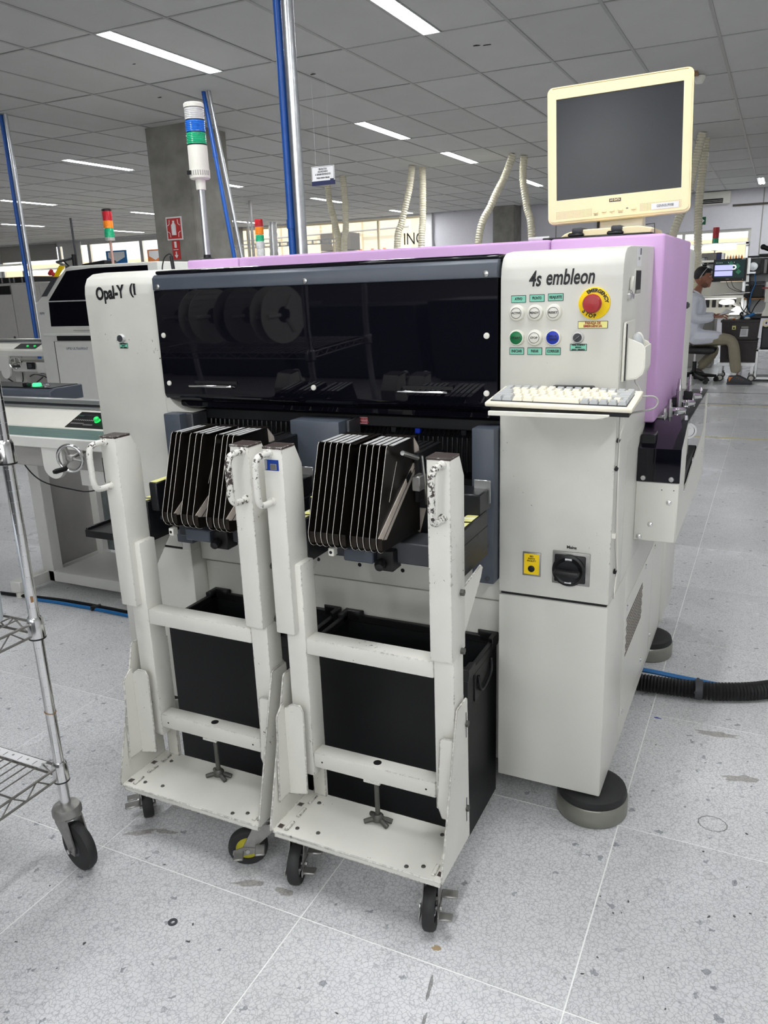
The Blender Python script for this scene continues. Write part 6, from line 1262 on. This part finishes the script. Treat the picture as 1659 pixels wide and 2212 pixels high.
for v in list(bmx.verts):
    dx, dz = v.co.x - hx, v.co.z - hz
    line = 0.055 if dx > 0.02 else (0.02 if dx > -0.02 else -0.055)
    if dz < line: v.co.z = hz + line; v.co.x = hx - 0.012 + (v.co.x - hx + 0.012) * (0.94 if dz < line - 0.03 else 1.0)
bmx.to_mesh(hair); bmx.free(); put(hair, 'hair', 'hair', man)
MB().sphere((hx + 0.066, yc, hz + 0.088), 0.04, 16, (1.1, 1.5, 0.55)).build('fringe', 'hair', man)
MB().sphere((hx + 0.030, yc, hz - 0.068), 0.066, 20, (0.99, 0.87, 0.98)).build('stubble', mat('stubble', srgb(112, 78, 64), rough=0.7), man)
gl = MB(); gl.tube(smooth_path([(hx - 0.03, yc - 0.088, hz + 0.0), (hx + 0.0, yc - 0.092, hz + 0.05), (hx + 0.04, yc - 0.080, hz + 0.105), (hx + 0.062, yc, hz + 0.128), (hx + 0.04, yc + 0.080, hz + 0.105), (hx - 0.03, yc + 0.088, hz)]), 0.005, 6)
for sg in (-1, 1): gl.lathe([(0.026, 0), (0.026, 0.012), (0.016, 0.018), (0, 0.018)], (hx + 0.052, yc + sg * 0.034, hz + 0.118), (0.6, 0, 0.8), 16)
gl.build('head_magnifier', 'galv', man)
coat_v = [(-1.03, yc, 0.60, 0.155, 0.19), (-1.01, yc, 0.80, 0.165, 0.19), (-0.99, yc, 1.00, 0.155, 0.20), (-0.965, yc, 1.115, 0.115, 0.15), (-0.942, yc, 1.175, 0.072, 0.080),
          (-0.975, yn - 0.005, 1.085, 0.078), (-0.975, yn - 0.06, 0.84, 0.068), (-0.83, yn + 0.01, 0.825, 0.068), (-0.71, yn + 0.05, 0.848, 0.052),
          (-0.975, yf_ + 0.005, 1.085, 0.078), (-0.965, yf_ + 0.06, 0.84, 0.068), (-0.83, yf_ - 0.01, 0.845, 0.064), (-0.71, yf_ - 0.04, 0.862, 0.050),
          (-0.93, yn + 0.05, 0.585, 0.118), (-0.72, yn + 0.04, 0.592, 0.105), (-0.56, yn + 0.035, 0.598, 0.074), (-0.93, yf_ - 0.05, 0.585, 0.115), (-0.76, yf_ - 0.02, 0.56, 0.10), (-0.66, yf_, 0.53, 0.082)]
coat_e = [(0, 1), (1, 2), (2, 3), (3, 4), (3, 5), (5, 6), (6, 7), (7, 8), (3, 9), (9, 10), (10, 11), (11, 12), (0, 13), (13, 14), (14, 15), (0, 16), (16, 17), (17, 18)]
put(fuse([skin_mesh(coat_v, coat_e)], 0.010, 4), 'lab_coat', 'coat', man)
MB().tube(smooth_path([(-0.985, yc - 0.075, 1.185), (-0.92, yc - 0.082, 1.150), (-0.862, yc - 0.03, 1.085), (-0.855, yc, 1.06)]), 0.011, 8).build('lapel', 'coat', man)
tr = [skin_mesh([(-1.00, yn + 0.07, 0.565, 0.11), (-0.70, yn + 0.05, 0.575, 0.098), (-0.475, yn + 0.03, 0.565, 0.082), (-0.445, yn + 0.025, 0.46, 0.078), (-0.42, yn + 0.02, 0.30, 0.076), (-0.395, yn + 0.02, 0.13, 0.072)], [(0, 1), (1, 2), (2, 3), (3, 4), (4, 5)]),
      skin_mesh([(-1.00, yf_ - 0.07, 0.56, 0.11), (-0.80, yf_, 0.50, 0.095), (-0.67, yf_ + 0.04, 0.42, 0.08), (-0.73, yf_ + 0.04, 0.33, 0.076), (-0.89, yf_ + 0.03, 0.15, 0.07)], [(0, 1), (1, 2), (2, 3), (3, 4)])]
put(fuse(tr, 0.009, 3), 'trousers', 'khaki', man)
def shoe(x, y, z, ang, m, sock=True):
    c, s_ = math.cos(ang), math.sin(ang); T = Matrix.Translation((x, y, z)) @ Matrix.Rotation(ang, 4, 'Y')
    b = MB(); b.m = T; b.prism([(-0.075, 0.008), (0.20, 0.008), (0.215, 0.030), (0.19, 0.055), (0.12, 0.085), (0.06, 0.115), (-0.02, 0.125), (-0.07, 0.105), (-0.085, 0.05)], 'y', -0.045, 0.045, 0.016, 3); so = b.build('shoe', 'darkgrey', man)
    b = MB(); b.m = T; b.prism([(-0.085, 0.0), (0.205, 0.0), (0.222, 0.016), (0.15, 0.016), (0.05, 0.020), (-0.05, 0.026), (-0.088, 0.022)], 'y', -0.048, 0.048, 0.005); b.build('sole', m, so)
    for k in range(4): b = MB(); b.m = T; b.tube([(0.03 + k * 0.025, -0.046, 0.085 - k * 0.008), (0.045 + k * 0.025, 0, 0.115 - k * 0.014), (0.03 + k * 0.025, 0.046, 0.085 - k * 0.008)], 0.005, 5); b.build('lace', 'orange', so)
    b = MB(); b.m = T; b.prism([(-0.06, 0.035), (-0.02, 0.10), (-0.07, 0.10)], 'y', -0.047, -0.044); b.build('side_mark', 'orange', so)
shoe(-0.41, yn + 0.02, 0, 0, 'darkgrey'); shoe(-0.92, yf_ + 0.03, 0.05, 0.5, 'black')
MB().cyl((-0.425, yn + 0.02, 0.10), (-0.405, yn + 0.02, 0.19), 0.042, n=14).build('sock', 'paper', man); MB().cyl((-0.93, yf_ + 0.03, 0.15), (-0.87, yf_ + 0.03, 0.22), 0.042, n=14).build('sock', 'paper', man)
tag(solo('paper_sheet', MB().add([(-0.66, 11.25, 0.872), (-0.55, 11.20, 0.905), (-0.46, 11.34, 0.905), (-0.58, 11.42, 0.945), (-0.66, 11.25, 0.8705), (-0.55, 11.20, 0.9035), (-0.46, 11.34, 0.9035), (-0.58, 11.42, 0.9435)], [(0, 1, 2, 3), (7, 6, 5, 4), (0, 1, 5, 4), (1, 2, 6, 5), (2, 3, 7, 6), (3, 0, 4, 7)]), 'paper', (-0.56, 11.3, 0.87), '', ''), 'white sheet of paper held in the hand of the seated person', 'paper')
# swivel chair
t = thing('swivel_chair', 'black swivel chair under the seated person', 'chair', (-0.92, 11.42, 0))
MB().prism([(-1.20, 0.44), (-1.18, 0.40), (-0.72, 0.385), (-0.66, 0.41), (-0.655, 0.45), (-0.70, 0.465), (-1.18, 0.47)], 'y', 11.14, 11.66, 0.02, 2).build('seat', 'black', t)
MB().box((-1.26, 11.2, 0.58), (-1.20, 11.6, 1.0), 0.025, 2).build('backrest', 'black', t); MB().box((-1.25, 11.38, 0.40), (-1.215, 11.46, 0.62), 0.005).build('back_bar', 'black', t)
MB().cyl((-0.92, 11.42, 0.25), (-0.92, 11.42, 0.40), 0.014, n=14).build('gas_piston', 'chrome', t); MB().cyl((-0.92, 11.42, 0.08), (-0.92, 11.42, 0.27), 0.027, n=14).build('column', 'black', t)
for k in range(5):
    a = math.radians(-55 + 72 * k); e = Vector((-0.92 + 0.29 * math.cos(a), 11.42 + 0.29 * math.sin(a), 0.075)); MB().tube([(-0.92, 11.42, 0.115), Vector((-0.92, 11.42, 0.10)).lerp(e, 0.5), e], 0.02, 8, radii=[0.028, 0.024, 0.018]).build('base_arm', 'black', t)
    cs_ = MB().lathe([(0.03, -0.02), (0.03, 0.02)], e - Vector((0, 0, 0.045)), (math.sin(a + 0.5), math.cos(a + 0.5), 0), 16).build('castor', 'rubber', t)
# ================================================================== WORKBENCH ON THE RIGHT
def solo_box(name, a, b, m, label, cat, bev=0.004, group=None):
    return solo(name, MB().box(a, b, bev), m, ((a[0] + b[0]) / 2, (a[1] + b[1]) / 2, a[2]), label, cat, group)
t = thing('workbench', 'white electronics workbench with lit tube in front of the seated person', 'bench', (-0.8, 12.1, 0))
MB().box((-1.6, 11.75, 0.80), (-0.41, 12.45, 0.84), 0.004).build('bench_top', 'offwhite', t); MB().box((-1.6, 11.98, 1.06), (-0.41, 12.4, 1.10), 0.004).build('upper_shelf', 'offwhite', t)
MB().box((-1.55, 12.36, 0.84), (-0.45, 12.38, 1.27)).build('back_board', 'offwhite', t)
for x in (-1.58, -0.43): MB().box((x - 0.02, 12.3, 0), (x + 0.02, 12.36, 1.78), 0.003).build('post', 'alu', t)
MB().box((-1.6, 11.8, 0), (-1.56, 11.85, 0.8), 0.003).build('leg', 'alu', t); MB().box((-0.45, 12.04, 0), (-0.41, 12.09, 0.8), 0.003).build('leg', 'alu', t)
MB().box((-0.44, 11.95, 1.735), (-0.40, 12.36, 1.78), 0.003).build('lamp_arm', 'alu', t); MB().box((-1.6, 11.95, 1.745), (-0.40, 12.0, 1.775), 0.003).build('lamp_rail', 'alu', t)
MB().cyl((-1.55, 11.97, 1.715), (-0.55, 11.97, 1.715), 0.03, n=12).build('tube', 'lit', t); MB().box((-1.45, 12.05, 1.05), (-0.5, 12.09, 1.06)).build('shelf_light', 'lit', t)
for k in range(12): MB().box((-1.5 + k * 0.085, 12.34, 0.93), (-1.45 + k * 0.085, 12.36, 1.03), 0.003).build('socket', 'black', t)
sc = thing('flat_screen', 'black wide screen with two lavender windows hanging over the bench', 'screen', (-0.62, 12.0, 1.28))
MB().prism([(-0.815, 1.566), (-0.405, 1.572), (-0.402, 1.278), (-0.825, 1.280)], 'y', 11.99, 12.02, 0.004).build('case', 'black', sc); MB().prism([(-0.795, 1.548), (-0.43, 1.553), (-0.43, 1.325), (-0.803, 1.327)], 'y', 11.985, 11.9905).build('display', 'screendark', sc)
for z0, z1 in ((1.425, 1.492), (1.350, 1.415)): MB().box((-0.795, 11.981, z0), (-0.573, 11.9855, z1), 0.001).build('window_panel', 'screenlit', sc)
MB().tube([(-0.573, 11.983, 1.485), (-0.545, 11.983, 1.48), (-0.535, 11.983, 1.458), (-0.545, 11.983, 1.438), (-0.573, 11.983, 1.435)], 0.006, 6).build('cup_outline', 'lit', sc)
for k in range(5): MB().box((-0.785 + k * 0.018, 11.982, 1.515), (-0.777 + k * 0.018, 11.9855, 1.527)).build('icon', 'paper', sc)
for x in (-0.632, -0.560): MB().box((x - 0.004, 11.982, 1.515), (x + 0.004, 11.9855, 1.53)).build('icon', 'paper', sc)
for x, z, s in ((-0.60, 1.51, 0.03), (-0.52, 1.47, 0.04), (-0.50, 1.40, 0.035)): MB().prism([(x - s, z), (x, z + s), (x + s, z), (x, z - s)], 'y', 11.983, 11.9855).build('picture_shape', mat('screen_green', (0.02, 0.10, 0.06), emit=0.15, ecol=(0.1, 0.45, 0.25)), sc)
MB().box((-0.65, 11.986, 1.307), (-0.61, 11.989, 1.313)).build('brand_mark', 'cabinet', sc); MB().box((-0.445, 11.985, 1.297), (-0.438, 11.99, 1.303)).build('status_light', 'yellowtape', sc); MB().box((-0.47, 11.985, 1.556), (-0.425, 11.99, 1.565)).build('sticker', 'paper', sc)
for pts in ([(-0.64, 12.0, 1.28), (-0.60, 12.0, 1.20), (-0.50, 12.0, 1.15), (-0.38, 12.0, 1.125)], [(-0.58, 12.0, 1.28), (-0.54, 12.0, 1.20), (-0.45, 12.0, 1.15), (-0.37, 12.0, 1.13)]): MB().tube(smooth_path(pts), 0.0035, 6).build('cable', 'black', sc)
solo('chrome_tray', MB().prism([(-0.82, 1.118), (-0.80, 1.112), (-0.34, 1.122), (-0.32, 1.135), (-0.40, 1.132)], 'y', 11.93, 12.15, 0.002), 'steel', (-0.6, 12.0, 1.11), 'flat steel tray on the bench shelf under the wide screen', 'tray')
solo_box('blue_binder', (-0.80, 12.15, 1.565), (-0.74, 12.36, 1.66), 'navy', 'dark blue binder above the wide screen', 'binder'); solo_box('white_binder', (-0.735, 12.15, 1.565), (-0.70, 12.36, 1.65), 'paper', 'white binder beside the dark blue binder above the wide screen', 'binder')
MB().box((-1.1, 12.14, 1.535), (-0.45, 12.36, 1.562), 0.003).build('top_shelf', 'offwhite', t)
for k in range(6):
    x = -0.66 + k * 0.035; tag(solo('small_bottle', MB().lathe([(0.012, 0), (0.012, 0.035), (0.004, 0.045), (0.004, 0.06)], (x, 12.25, 1.562), (0, 0, 1), 10), 'orangelens' if k % 2 else 'offwhite', (x, 12.25, 1.562), '', ''), f'{ORD[k]} tiny bottle from the left on the shelf above the wide screen', 'bottle', 'tiny bottles above the wide screen')
# machine and screen half hidden behind the worker
t2 = thing('test_cabinet', 'grey test cabinet with dark window behind the head of the seated person', 'cabinet', (-1.1, 13.3, 0)); MB().box((-1.5, 13.2, 0.0), (-0.82, 13.8, 1.68), 0.01).build('body', 'cabinet', t2); MB().box((-1.3, 13.19, 1.1), (-0.99, 13.21, 1.62), 0.005).build('window', 'smoke', t2); MB().box((-0.97, 13.185, 1.52), (-0.86, 13.205, 1.58), 0.002).build('meter', 'black', t2)
t2 = thing('white_screen', 'lit white screen behind the head of the seated person', 'screen', (-1.08, 12.3, 1.10)); MB().box((-1.18, 12.3, 1.33), (-0.98, 12.33, 1.53), 0.006).build('case', 'offwhite', t2); MB().box((-1.17, 12.297, 1.34), (-0.99, 12.3, 1.52)).build('display', mat('pale_screen', (0.6, 0.75, 0.85), emit=0.8, ecol=(0.75, 0.9, 1.0)), t2); MB().box((-1.10, 12.31, 1.10), (-1.06, 12.33, 1.33)).build('stand', 'offwhite', t2)
# magnifier lamp
t = thing('magnifier_lamp', 'white ring magnifier lamp on a bent arm beside the paper', 'lamp', (-0.5, 11.8, 0.84))
MB().tube([(-0.60 + 0.075 * math.cos(k * PI / 14), 11.75 + 0.075 * math.sin(k * PI / 14), 1.018 + 0.012 * math.sin(k * PI / 14)) for k in range(28)], 0.020, 8, closed=True).build('ring', 'lit', t); MB().sphere((-0.69, 11.75, 1.02), 0.026, 12).build('knob', 'offwhite', t)
MB().tube([(-0.545, 11.77, 1.01), (-0.475, 11.79, 0.975), (-0.445, 11.80, 0.95)], 0.020, 8).build('arm', 'offwhite', t); MB().sphere((-0.448, 11.80, 0.955), 0.028, 12).build('joint', 'offwhite', t)
MB().prism([(-0.56, 0.855), (-0.42, 0.855), (-0.435, 0.955), (-0.48, 0.96), (-0.555, 0.90)], 'y', 11.77, 11.83, 0.006).build('hood', 'lit', t); MB().box((-0.58, 11.74, 0.84), (-0.40, 11.9, 0.856), 0.004).build('base', 'offwhite', t)
# brown transport bins on a grey dolly
t = thing('tote_dolly', 'grey castor dolly under the two brown plastic totes', 'dolly', (-0.4, 11.75, 0)); 
for a, b in (((-0.645, 11.5, 0.205), (-0.185, 11.53, 0.25)), ((-0.645, 11.97, 0.205), (-0.185, 12.0, 0.25)), ((-0.645, 11.53, 0.205), (-0.615, 11.97, 0.25)), ((-0.215, 11.53, 0.205), (-0.185, 11.97, 0.25))): MB().box(a, b, 0.002).build('frame_bar', 'alu', t)
for x, y in ((-0.60, 11.55), (-0.22, 11.55), (-0.60, 11.95), (-0.22, 11.95)):
    MB().box((x - 0.022, y - 0.022, 0.10), (x + 0.022, y + 0.022, 0.21), 0.003).build('leg', 'alu', t); cc = MB().box((x - 0.03, y - 0.03, 0.085), (x + 0.03, y + 0.03, 0.10), 0.002).build('castor_fork', 'castmetal', t); MB().lathe([(0.045, -0.016), (0.045, 0.016)], (x, y, 0.0455), (0, 1, 0), 18).build('castor_wheel', 'darkgrey', cc); MB().lathe([(0.03, -0.018), (0.03, 0.018)], (x, y, 0.0455), (0, 1, 0), 14).build('castor_hub', 'offwhite', cc)
def tote(z0, z1, label, grow):
    t = thing('tote', label, 'crate', (-0.41, 11.77, z0), 'brown totes on the dolly'); i = 0.02; g = grow
    MB().prism([(-0.615, z0), (-0.20, z0), (-0.20 + g, z1), (-0.615 - g, z1)], 'y', 11.55, 11.558, 0.001).build('front_wall', 'brownbin', t); MB().prism([(-0.615, z0), (-0.20, z0), (-0.20 + g, z1), (-0.615 - g, z1)], 'y', 11.985, 11.993, 0.001).build('rear_wall', 'brownbin', t)
    for sg, x in ((-1, -0.615), (1, -0.20)): MB().prism([(x, z0), (x + 0.008, z0), (x + sg * g + 0.008, z1), (x + sg * g, z1)], 'y', 11.558, 11.985).build('side_wall', 'brownbin', t)
    MB().box((-0.615, 11.558, z0), (-0.20, 11.985, z0 + 0.008)).build('base', 'brownbin', t)
    MB().box((-0.625 - g, 11.54, z1 - 0.03), (-0.19 + g, 11.556, z1), 0.003).build('rim', 'brownbin', t); MB().box((-0.625 - g, 11.985, z1 - 0.03), (-0.19 + g, 12.0, z1), 0.003).build('rim', 'brownbin', t)
    for k in range(5): MB().box((-0.60 + k * 0.022, 11.544, z0 + 0.03), (-0.592 + k * 0.022, 11.552, z1 - 0.05), 0.002).build('rib', 'brownbin', t)
    return t
tote(0.252, 0.535, 'lower brown plastic tote on the grey dolly', 0.012); tt_ = tote(0.540, 0.795, 'upper brown plastic tote with a yellow and a white label', 0.018)
yl = MB().box((-0.500, 11.5485, 0.672), (-0.455, 11.5505, 0.722)).build('yellow_label', 'yellowtape', tt_); MB().prism([(-0.492, 0.682), (-0.463, 0.682), (-0.4775, 0.712)], 'y', 11.547, 11.549).build('warning_triangle', 'ink', yl)
wl_ = MB().prism([(-0.402, 0.580), (-0.305, 0.582), (-0.303, 0.682), (-0.395, 0.680)], 'y', 11.5485, 11.5505).build('white_label', 'paper', tt_); MB().box((-0.390, 11.548, 0.690), (-0.305, 11.5505, 0.712)).build('pale_label', 'cabinet', tt_)
for k in range(4): MB().box((-0.385, 11.547, 0.662 - k * 0.018), (-0.325, 11.549, 0.666 - k * 0.018)).build('print_line', 'darkgrey', wl_)
for k, (x, y, z, m, s, lab) in enumerate(((-0.58, 11.6, 0.795, 'offwhite', 0.03, 'white cap'), (-0.52, 11.62, 0.795, 'offwhite', 0.035, 'cream lump of cloth'), (-0.49, 11.6, 0.797, 'orange', 0.02, 'small orange part'), (-0.45, 11.65, 0.795, 'offwhite', 0.02, 'small white knob'), (-0.33, 11.63, 0.80, 'offwhite', 0.03, 'white round pot'))):
    MB().box((x - 0.05, 11.56, z - 0.012), (x + 0.05, 11.99, z - 0.004)).build('packing_sheet', 'brownbin', tt_) if k % 2 == 0 else None
    tag(solo('loose_part', MB().sphere((x, y, z + s * 0.4), s, 12, (1.2, 1, 0.6)), m, (x, y, z), '', ''), f'{lab} lying on the upper brown tote', 'part')
MB().box((-0.62, 11.555, 0.780), (-0.19, 11.99, 0.791)).build('lid_sheet', 'brownbin', tt_)
tag(solo('blue_case', MB().cyl((-0.37, 11.66, 0.812), (-0.255, 11.72, 0.862), 0.020, n=12), 'bluehose', (-0.31, 11.69, 0.80), '', ''), 'blue tube shaped case lying on the upper brown tote', 'case')
tag(solo('black_hook', MB().tube(smooth_path([(-0.41, 11.63, 0.795), (-0.405, 11.63, 0.84), (-0.42, 11.63, 0.87), (-0.40, 11.63, 0.885), (-0.385, 11.63, 0.86)]), 0.011, 8), 'black', (-0.41, 11.63, 0.795), '', ''), 'black hook shaped tool standing on the upper brown tote', 'tool')
# shelving and clutter at the right picture edge
t = thing('instrument_rack', 'grey instrument rack with black top at the right picture edge', 'rack', (0.1, 12.3, 0))
for x in (-0.385, 0.75): MB().box((x - 0.02, 12.2, 0), (x + 0.02, 12.5, 1.59), 0.003).build('post', 'alu', t)
MB().box((-0.40, 12.05, 1.575), (0.8, 12.5, 1.595), 0.003).build('top_shelf', 'black', t); MB().box((-0.40, 12.05, 1.352), (0.8, 12.5, 1.366), 0.003).build('shelf', 'black', t); MB().box((-0.40, 12.05, 1.235), (-0.17, 12.5, 1.262), 0.003).build('shelf', 'darkgrey', t); MB().box((-0.405, 11.95, 1.032), (-0.14, 12.5, 1.055), 0.003).build('wood_shelf', 'wood', t)
MB().box((-0.40, 12.47, 0.84), (0.8, 12.49, 1.57)).build('back_board', 'paper', t); MB().box((-0.40, 11.8, 0.80), (0.8, 12.5, 0.83), 0.003).build('bench_top', 'darkgrey', t)
fd = thing('bench_fan', 'round grey disc fan on the instrument rack beside the wide screen', 'fan', (-0.33, 12.25, 1.366)); MB().lathe([(0.055, 0), (0.06, 0.01), (0.055, 0.03), (0, 0.035)], (-0.33, 12.25, 1.46), (0, -1, 0), 24).build('disc', 'galv', fd); MB().box((-0.37, 12.2, 1.366), (-0.29, 12.3, 1.395), 0.003).build('base', 'galv', fd)
for k in range(8):
    tag(solo('binder', MB().box((-0.24 + k * 0.042, 12.12, 1.366), (-0.202 + k * 0.042, 12.4, 1.545), 0.002), 'black' if k in (0, 2) else 'cabinet', (-0.22 + k * 0.042, 12.2, 1.366), '', ''), f'{ORD[k]} upright folder from the left on the instrument rack', 'folder', 'folders on the instrument rack')
solo_box('black_monitor', (-0.40, 12.1, 1.058), (-0.17, 12.14, 1.215), 'black', 'back of a black screen on the wooden shelf of the instrument rack', 'screen', 0.006)
mc = thing('microscope', 'black microscope head on top of the instrument rack', 'microscope', (-0.12, 12.2, 1.595)); MB().box((-0.27, 12.1, 1.596), (0.2, 12.35, 1.615), 0.003).build('base', 'black', mc)
MB().tube([(-0.22, 12.2, 1.70), (-0.13, 12.2, 1.66), (-0.02, 12.2, 1.68)], 0.03, 10).build('head', 'black', mc); MB().sphere((-0.23, 12.2, 1.705), 0.036, 12).build('lens_hood', 'black', mc); MB().cyl((-0.15, 12.2, 1.60), (-0.14, 12.2, 1.68), 0.014, n=10).build('column', 'black', mc); MB().tube([(-0.02, 12.2, 1.67), (0.06, 12.2, 1.70), (0.12, 12.2, 1.61)], 0.02, 8).build('arm', 'black', mc)
for k, (pts, m) in enumerate(([[(-0.36, 12.0, 1.36), (-0.35, 11.98, 1.22), (-0.34, 11.95, 1.10), (-0.36, 11.9, 0.95), (-0.42, 11.85, 0.84)], 'black'], [[(-0.30, 12.0, 1.36), (-0.28, 11.96, 1.25), (-0.32, 11.95, 1.10), (-0.33, 11.9, 0.90)], 'bluehose'], [[(-0.33, 12.0, 1.23), (-0.36, 11.95, 1.06), (-0.34, 11.9, 0.92), (-0.28, 11.85, 0.84)], 'black'], [[(-0.20, 11.95, 1.04), (-0.26, 11.9, 0.95), (-0.30, 11.85, 0.84)], 'black'], [[(-0.45, 12.0, 1.0), (-0.40, 11.9, 0.9), (-0.30, 11.85, 0.84)], 'black'])):
    tag(solo('hanging_cable', MB().tube(smooth_path(pts), 0.007, 6), m, pts[-1], '', ''), ['thick black cable hanging from the disc fan to the bench', 'blue cable hanging down in front of the instrument rack', 'black cable hanging from the lower rack shelf', 'short black cable below the right end of the wooden shelf', 'black cable sagging from under the bench shelf'][k], 'cable', 'bench cables')
t = thing('soldering_station', 'pale round stand with red bar at the right picture edge', 'station', (-0.10, 11.8, 0.83)); MB().lathe([(0.07, 0), (0.06, 0.05), (0.035, 0.10), (0.03, 0.17), (0, 0.18)], (-0.10, 11.8, 0.83), (0, 0, 1), 20).build('stand', 'offwhite', t); MB().box((-0.19, 11.78, 1.175), (-0.02, 11.80, 1.19)).build('red_bar', 'red', t); MB().box((-0.15, 11.81, 1.0), (0.02, 11.9, 1.26), 0.006).build('casing', 'offwhite', t); MB().box((-0.12, 11.80, 1.20), (0.0, 11.81, 1.25), 0.003).build('display', 'black', t)
t = thing('tape_roll', 'roll of cream tape hanging on the right bench edge', 'tape', (-0.10, 11.62, 0.74)); MB().ring((-0.10, 11.60, 0.745), (0, 1, 0), 0.026, 0.045, 0.03, 24).build('roll', 'ivory', t); MB().cyl((-0.10, 11.60, 0.745), (-0.10, 11.8, 0.745), 0.01, n=8).build('peg', 'black', t)
t = thing('side_trolley', 'grey framed trolley with black box cut by the right picture edge', 'trolley', (0.1, 11.7, 0))
for x in (-0.175, 0.45):
    for y in (11.6, 12.0): MB().box((x - 0.014, y - 0.014, 0.02), (x + 0.014, y + 0.014, 0.42), 0.002).build('post', 'alu', t); MB().cyl((x, y, 0), (x, y, 0.02), 0.016, n=10).build('foot', 'darkgrey', t)
for z in (0.04, 0.40):
    MB().box((-0.19, 11.586, z - 0.014), (0.465, 11.614, z + 0.014), 0.002).build('rail', 'alu', t); MB().box((-0.19, 11.986, z - 0.014), (0.465, 12.014, z + 0.014), 0.002).build('rail', 'alu', t); MB().box((-0.189, 11.614, z - 0.014), (-0.161, 11.986, z + 0.014), 0.002).build('rail', 'alu', t)
MB().box((-0.16, 11.614, 0.03), (0.44, 11.986, 0.045)).build('lower_shelf', 'darkgrey', t); MB().box((-0.16, 11.614, 0.40), (0.44, 11.986, 0.414)).build('top_shelf', 'cabinet', t)
tb_ = thing('black_box', 'black instrument box on the trolley at the right picture edge', 'box', (0.1, 11.75, 0.416)); MB().box((-0.145, 11.62, 0.416), (0.42, 11.97, 0.70), 0.008).build('case', 'black', tb_); MB().box((-0.13, 11.615, 0.44), (0.40, 11.622, 0.68), 0.003).build('front_plate', 'darkgrey', tb_)
# ================================================================== FLOOR MARKS (paint and dirt that lie on the floor)
for y, w, m in ((7.45, 0.035, 'yellow_line'), (9.37, 0.03, 'yellow_line'), (9.46, 0.025, 'dark_line'), (10.38, 0.03, 'dark_line')):
    mm_ = bpy.data.materials.get(m) or mat(m, (0.62, 0.55, 0.22) if m[0] == 'y' else (0.10, 0.11, 0.12), rough=0.6, var=0.15)
    MB().box((-4.0, y, 0.0002), (5.5, y + w, 0.0008)).build('painted_line' if m[0] == 'y' else 'cable_strip', mm_, floor, smooth=0)
stain = mat('floor_stain', (0.30, 0.26, 0.20), rough=0.6, var=0.3, scale=30, alpha=0.35); dirt = mat('floor_dirt', (0.05, 0.05, 0.05), rough=0.7, alpha=0.75); scuff = mat('floor_scuff', (0.22, 0.21, 0.20), rough=0.6, alpha=0.5)
def blob(x, y, sx, sy, m, name, seed, rot=0.0):
    r = random.Random(seed); pts = []
    for k in range(14):
        a = 2 * PI * k / 14; q = r.uniform(0.6, 1.1); u, v = sx * q * math.cos(a), sy * q * math.sin(a); pts.append((x + u * math.cos(rot) - v * math.sin(rot), y + u * math.sin(rot) + v * math.cos(rot), 0.0004))
    MB().add(pts, [tuple(range(14))]).build(name, m, floor, smooth=0)
blob(-1.42, 1.33, 0.05, 0.012, stain, 'stain', 1, 0.6); blob(-1.36, 1.36, 0.035, 0.010, stain, 'stain', 2, 0.2); blob(-1.04, 1.29, 0.05, 0.012, stain, 'stain', 3, 0.4); blob(-0.94, 1.30, 0.03, 0.015, stain, 'stain', 4); blob(-0.545, 1.29, 0.012, 0.008, mat('ochre_spot', (0.45, 0.30, 0.12), alpha=0.6), 'stain', 5)
blob(-0.52, 1.19, 0.035, 0.005, scuff, 'scuff', 6, 1.75); blob(-0.50, 1.11, 0.03, 0.005, scuff, 'scuff', 7, 1.75); blob(-0.05, 2.42, 0.07, 0.02, stain, 'stain', 8, 0.1); blob(0.03, 2.20, 0.06, 0.02, stain, 'stain', 9, 0.3)
for k in range(60):
    x = R.uniform(-1.6, 0.4); y = R.uniform(0.8, 3.0)
    if -1.9 < x < -0.3 and 1.3 < y: x = R.uniform(-0.25, 0.35)
    blob(x, y, R.uniform(0.002, 0.006), R.uniform(0.001, 0.004), dirt, 'speck', 100 + k, R.uniform(0, 3))
for k in range(14): a = 2 * PI * k / 14; blob(-0.03 + 0.035 * math.cos(a), 1.96 + 0.03 * math.sin(a), 0.012, 0.0022, scuff, 'ring_mark', 200 + k, a + PI / 2)
blob(-0.232, 2.45, 0.014, 0.006, mat('blue_chip', (0.05, 0.08, 0.35)), 'blue_chip', 300); MB().box((-1.86, 1.86, 0.0002), (-1.83, 1.872, 0.0012)).build('paper_scrap', 'paper', floor)
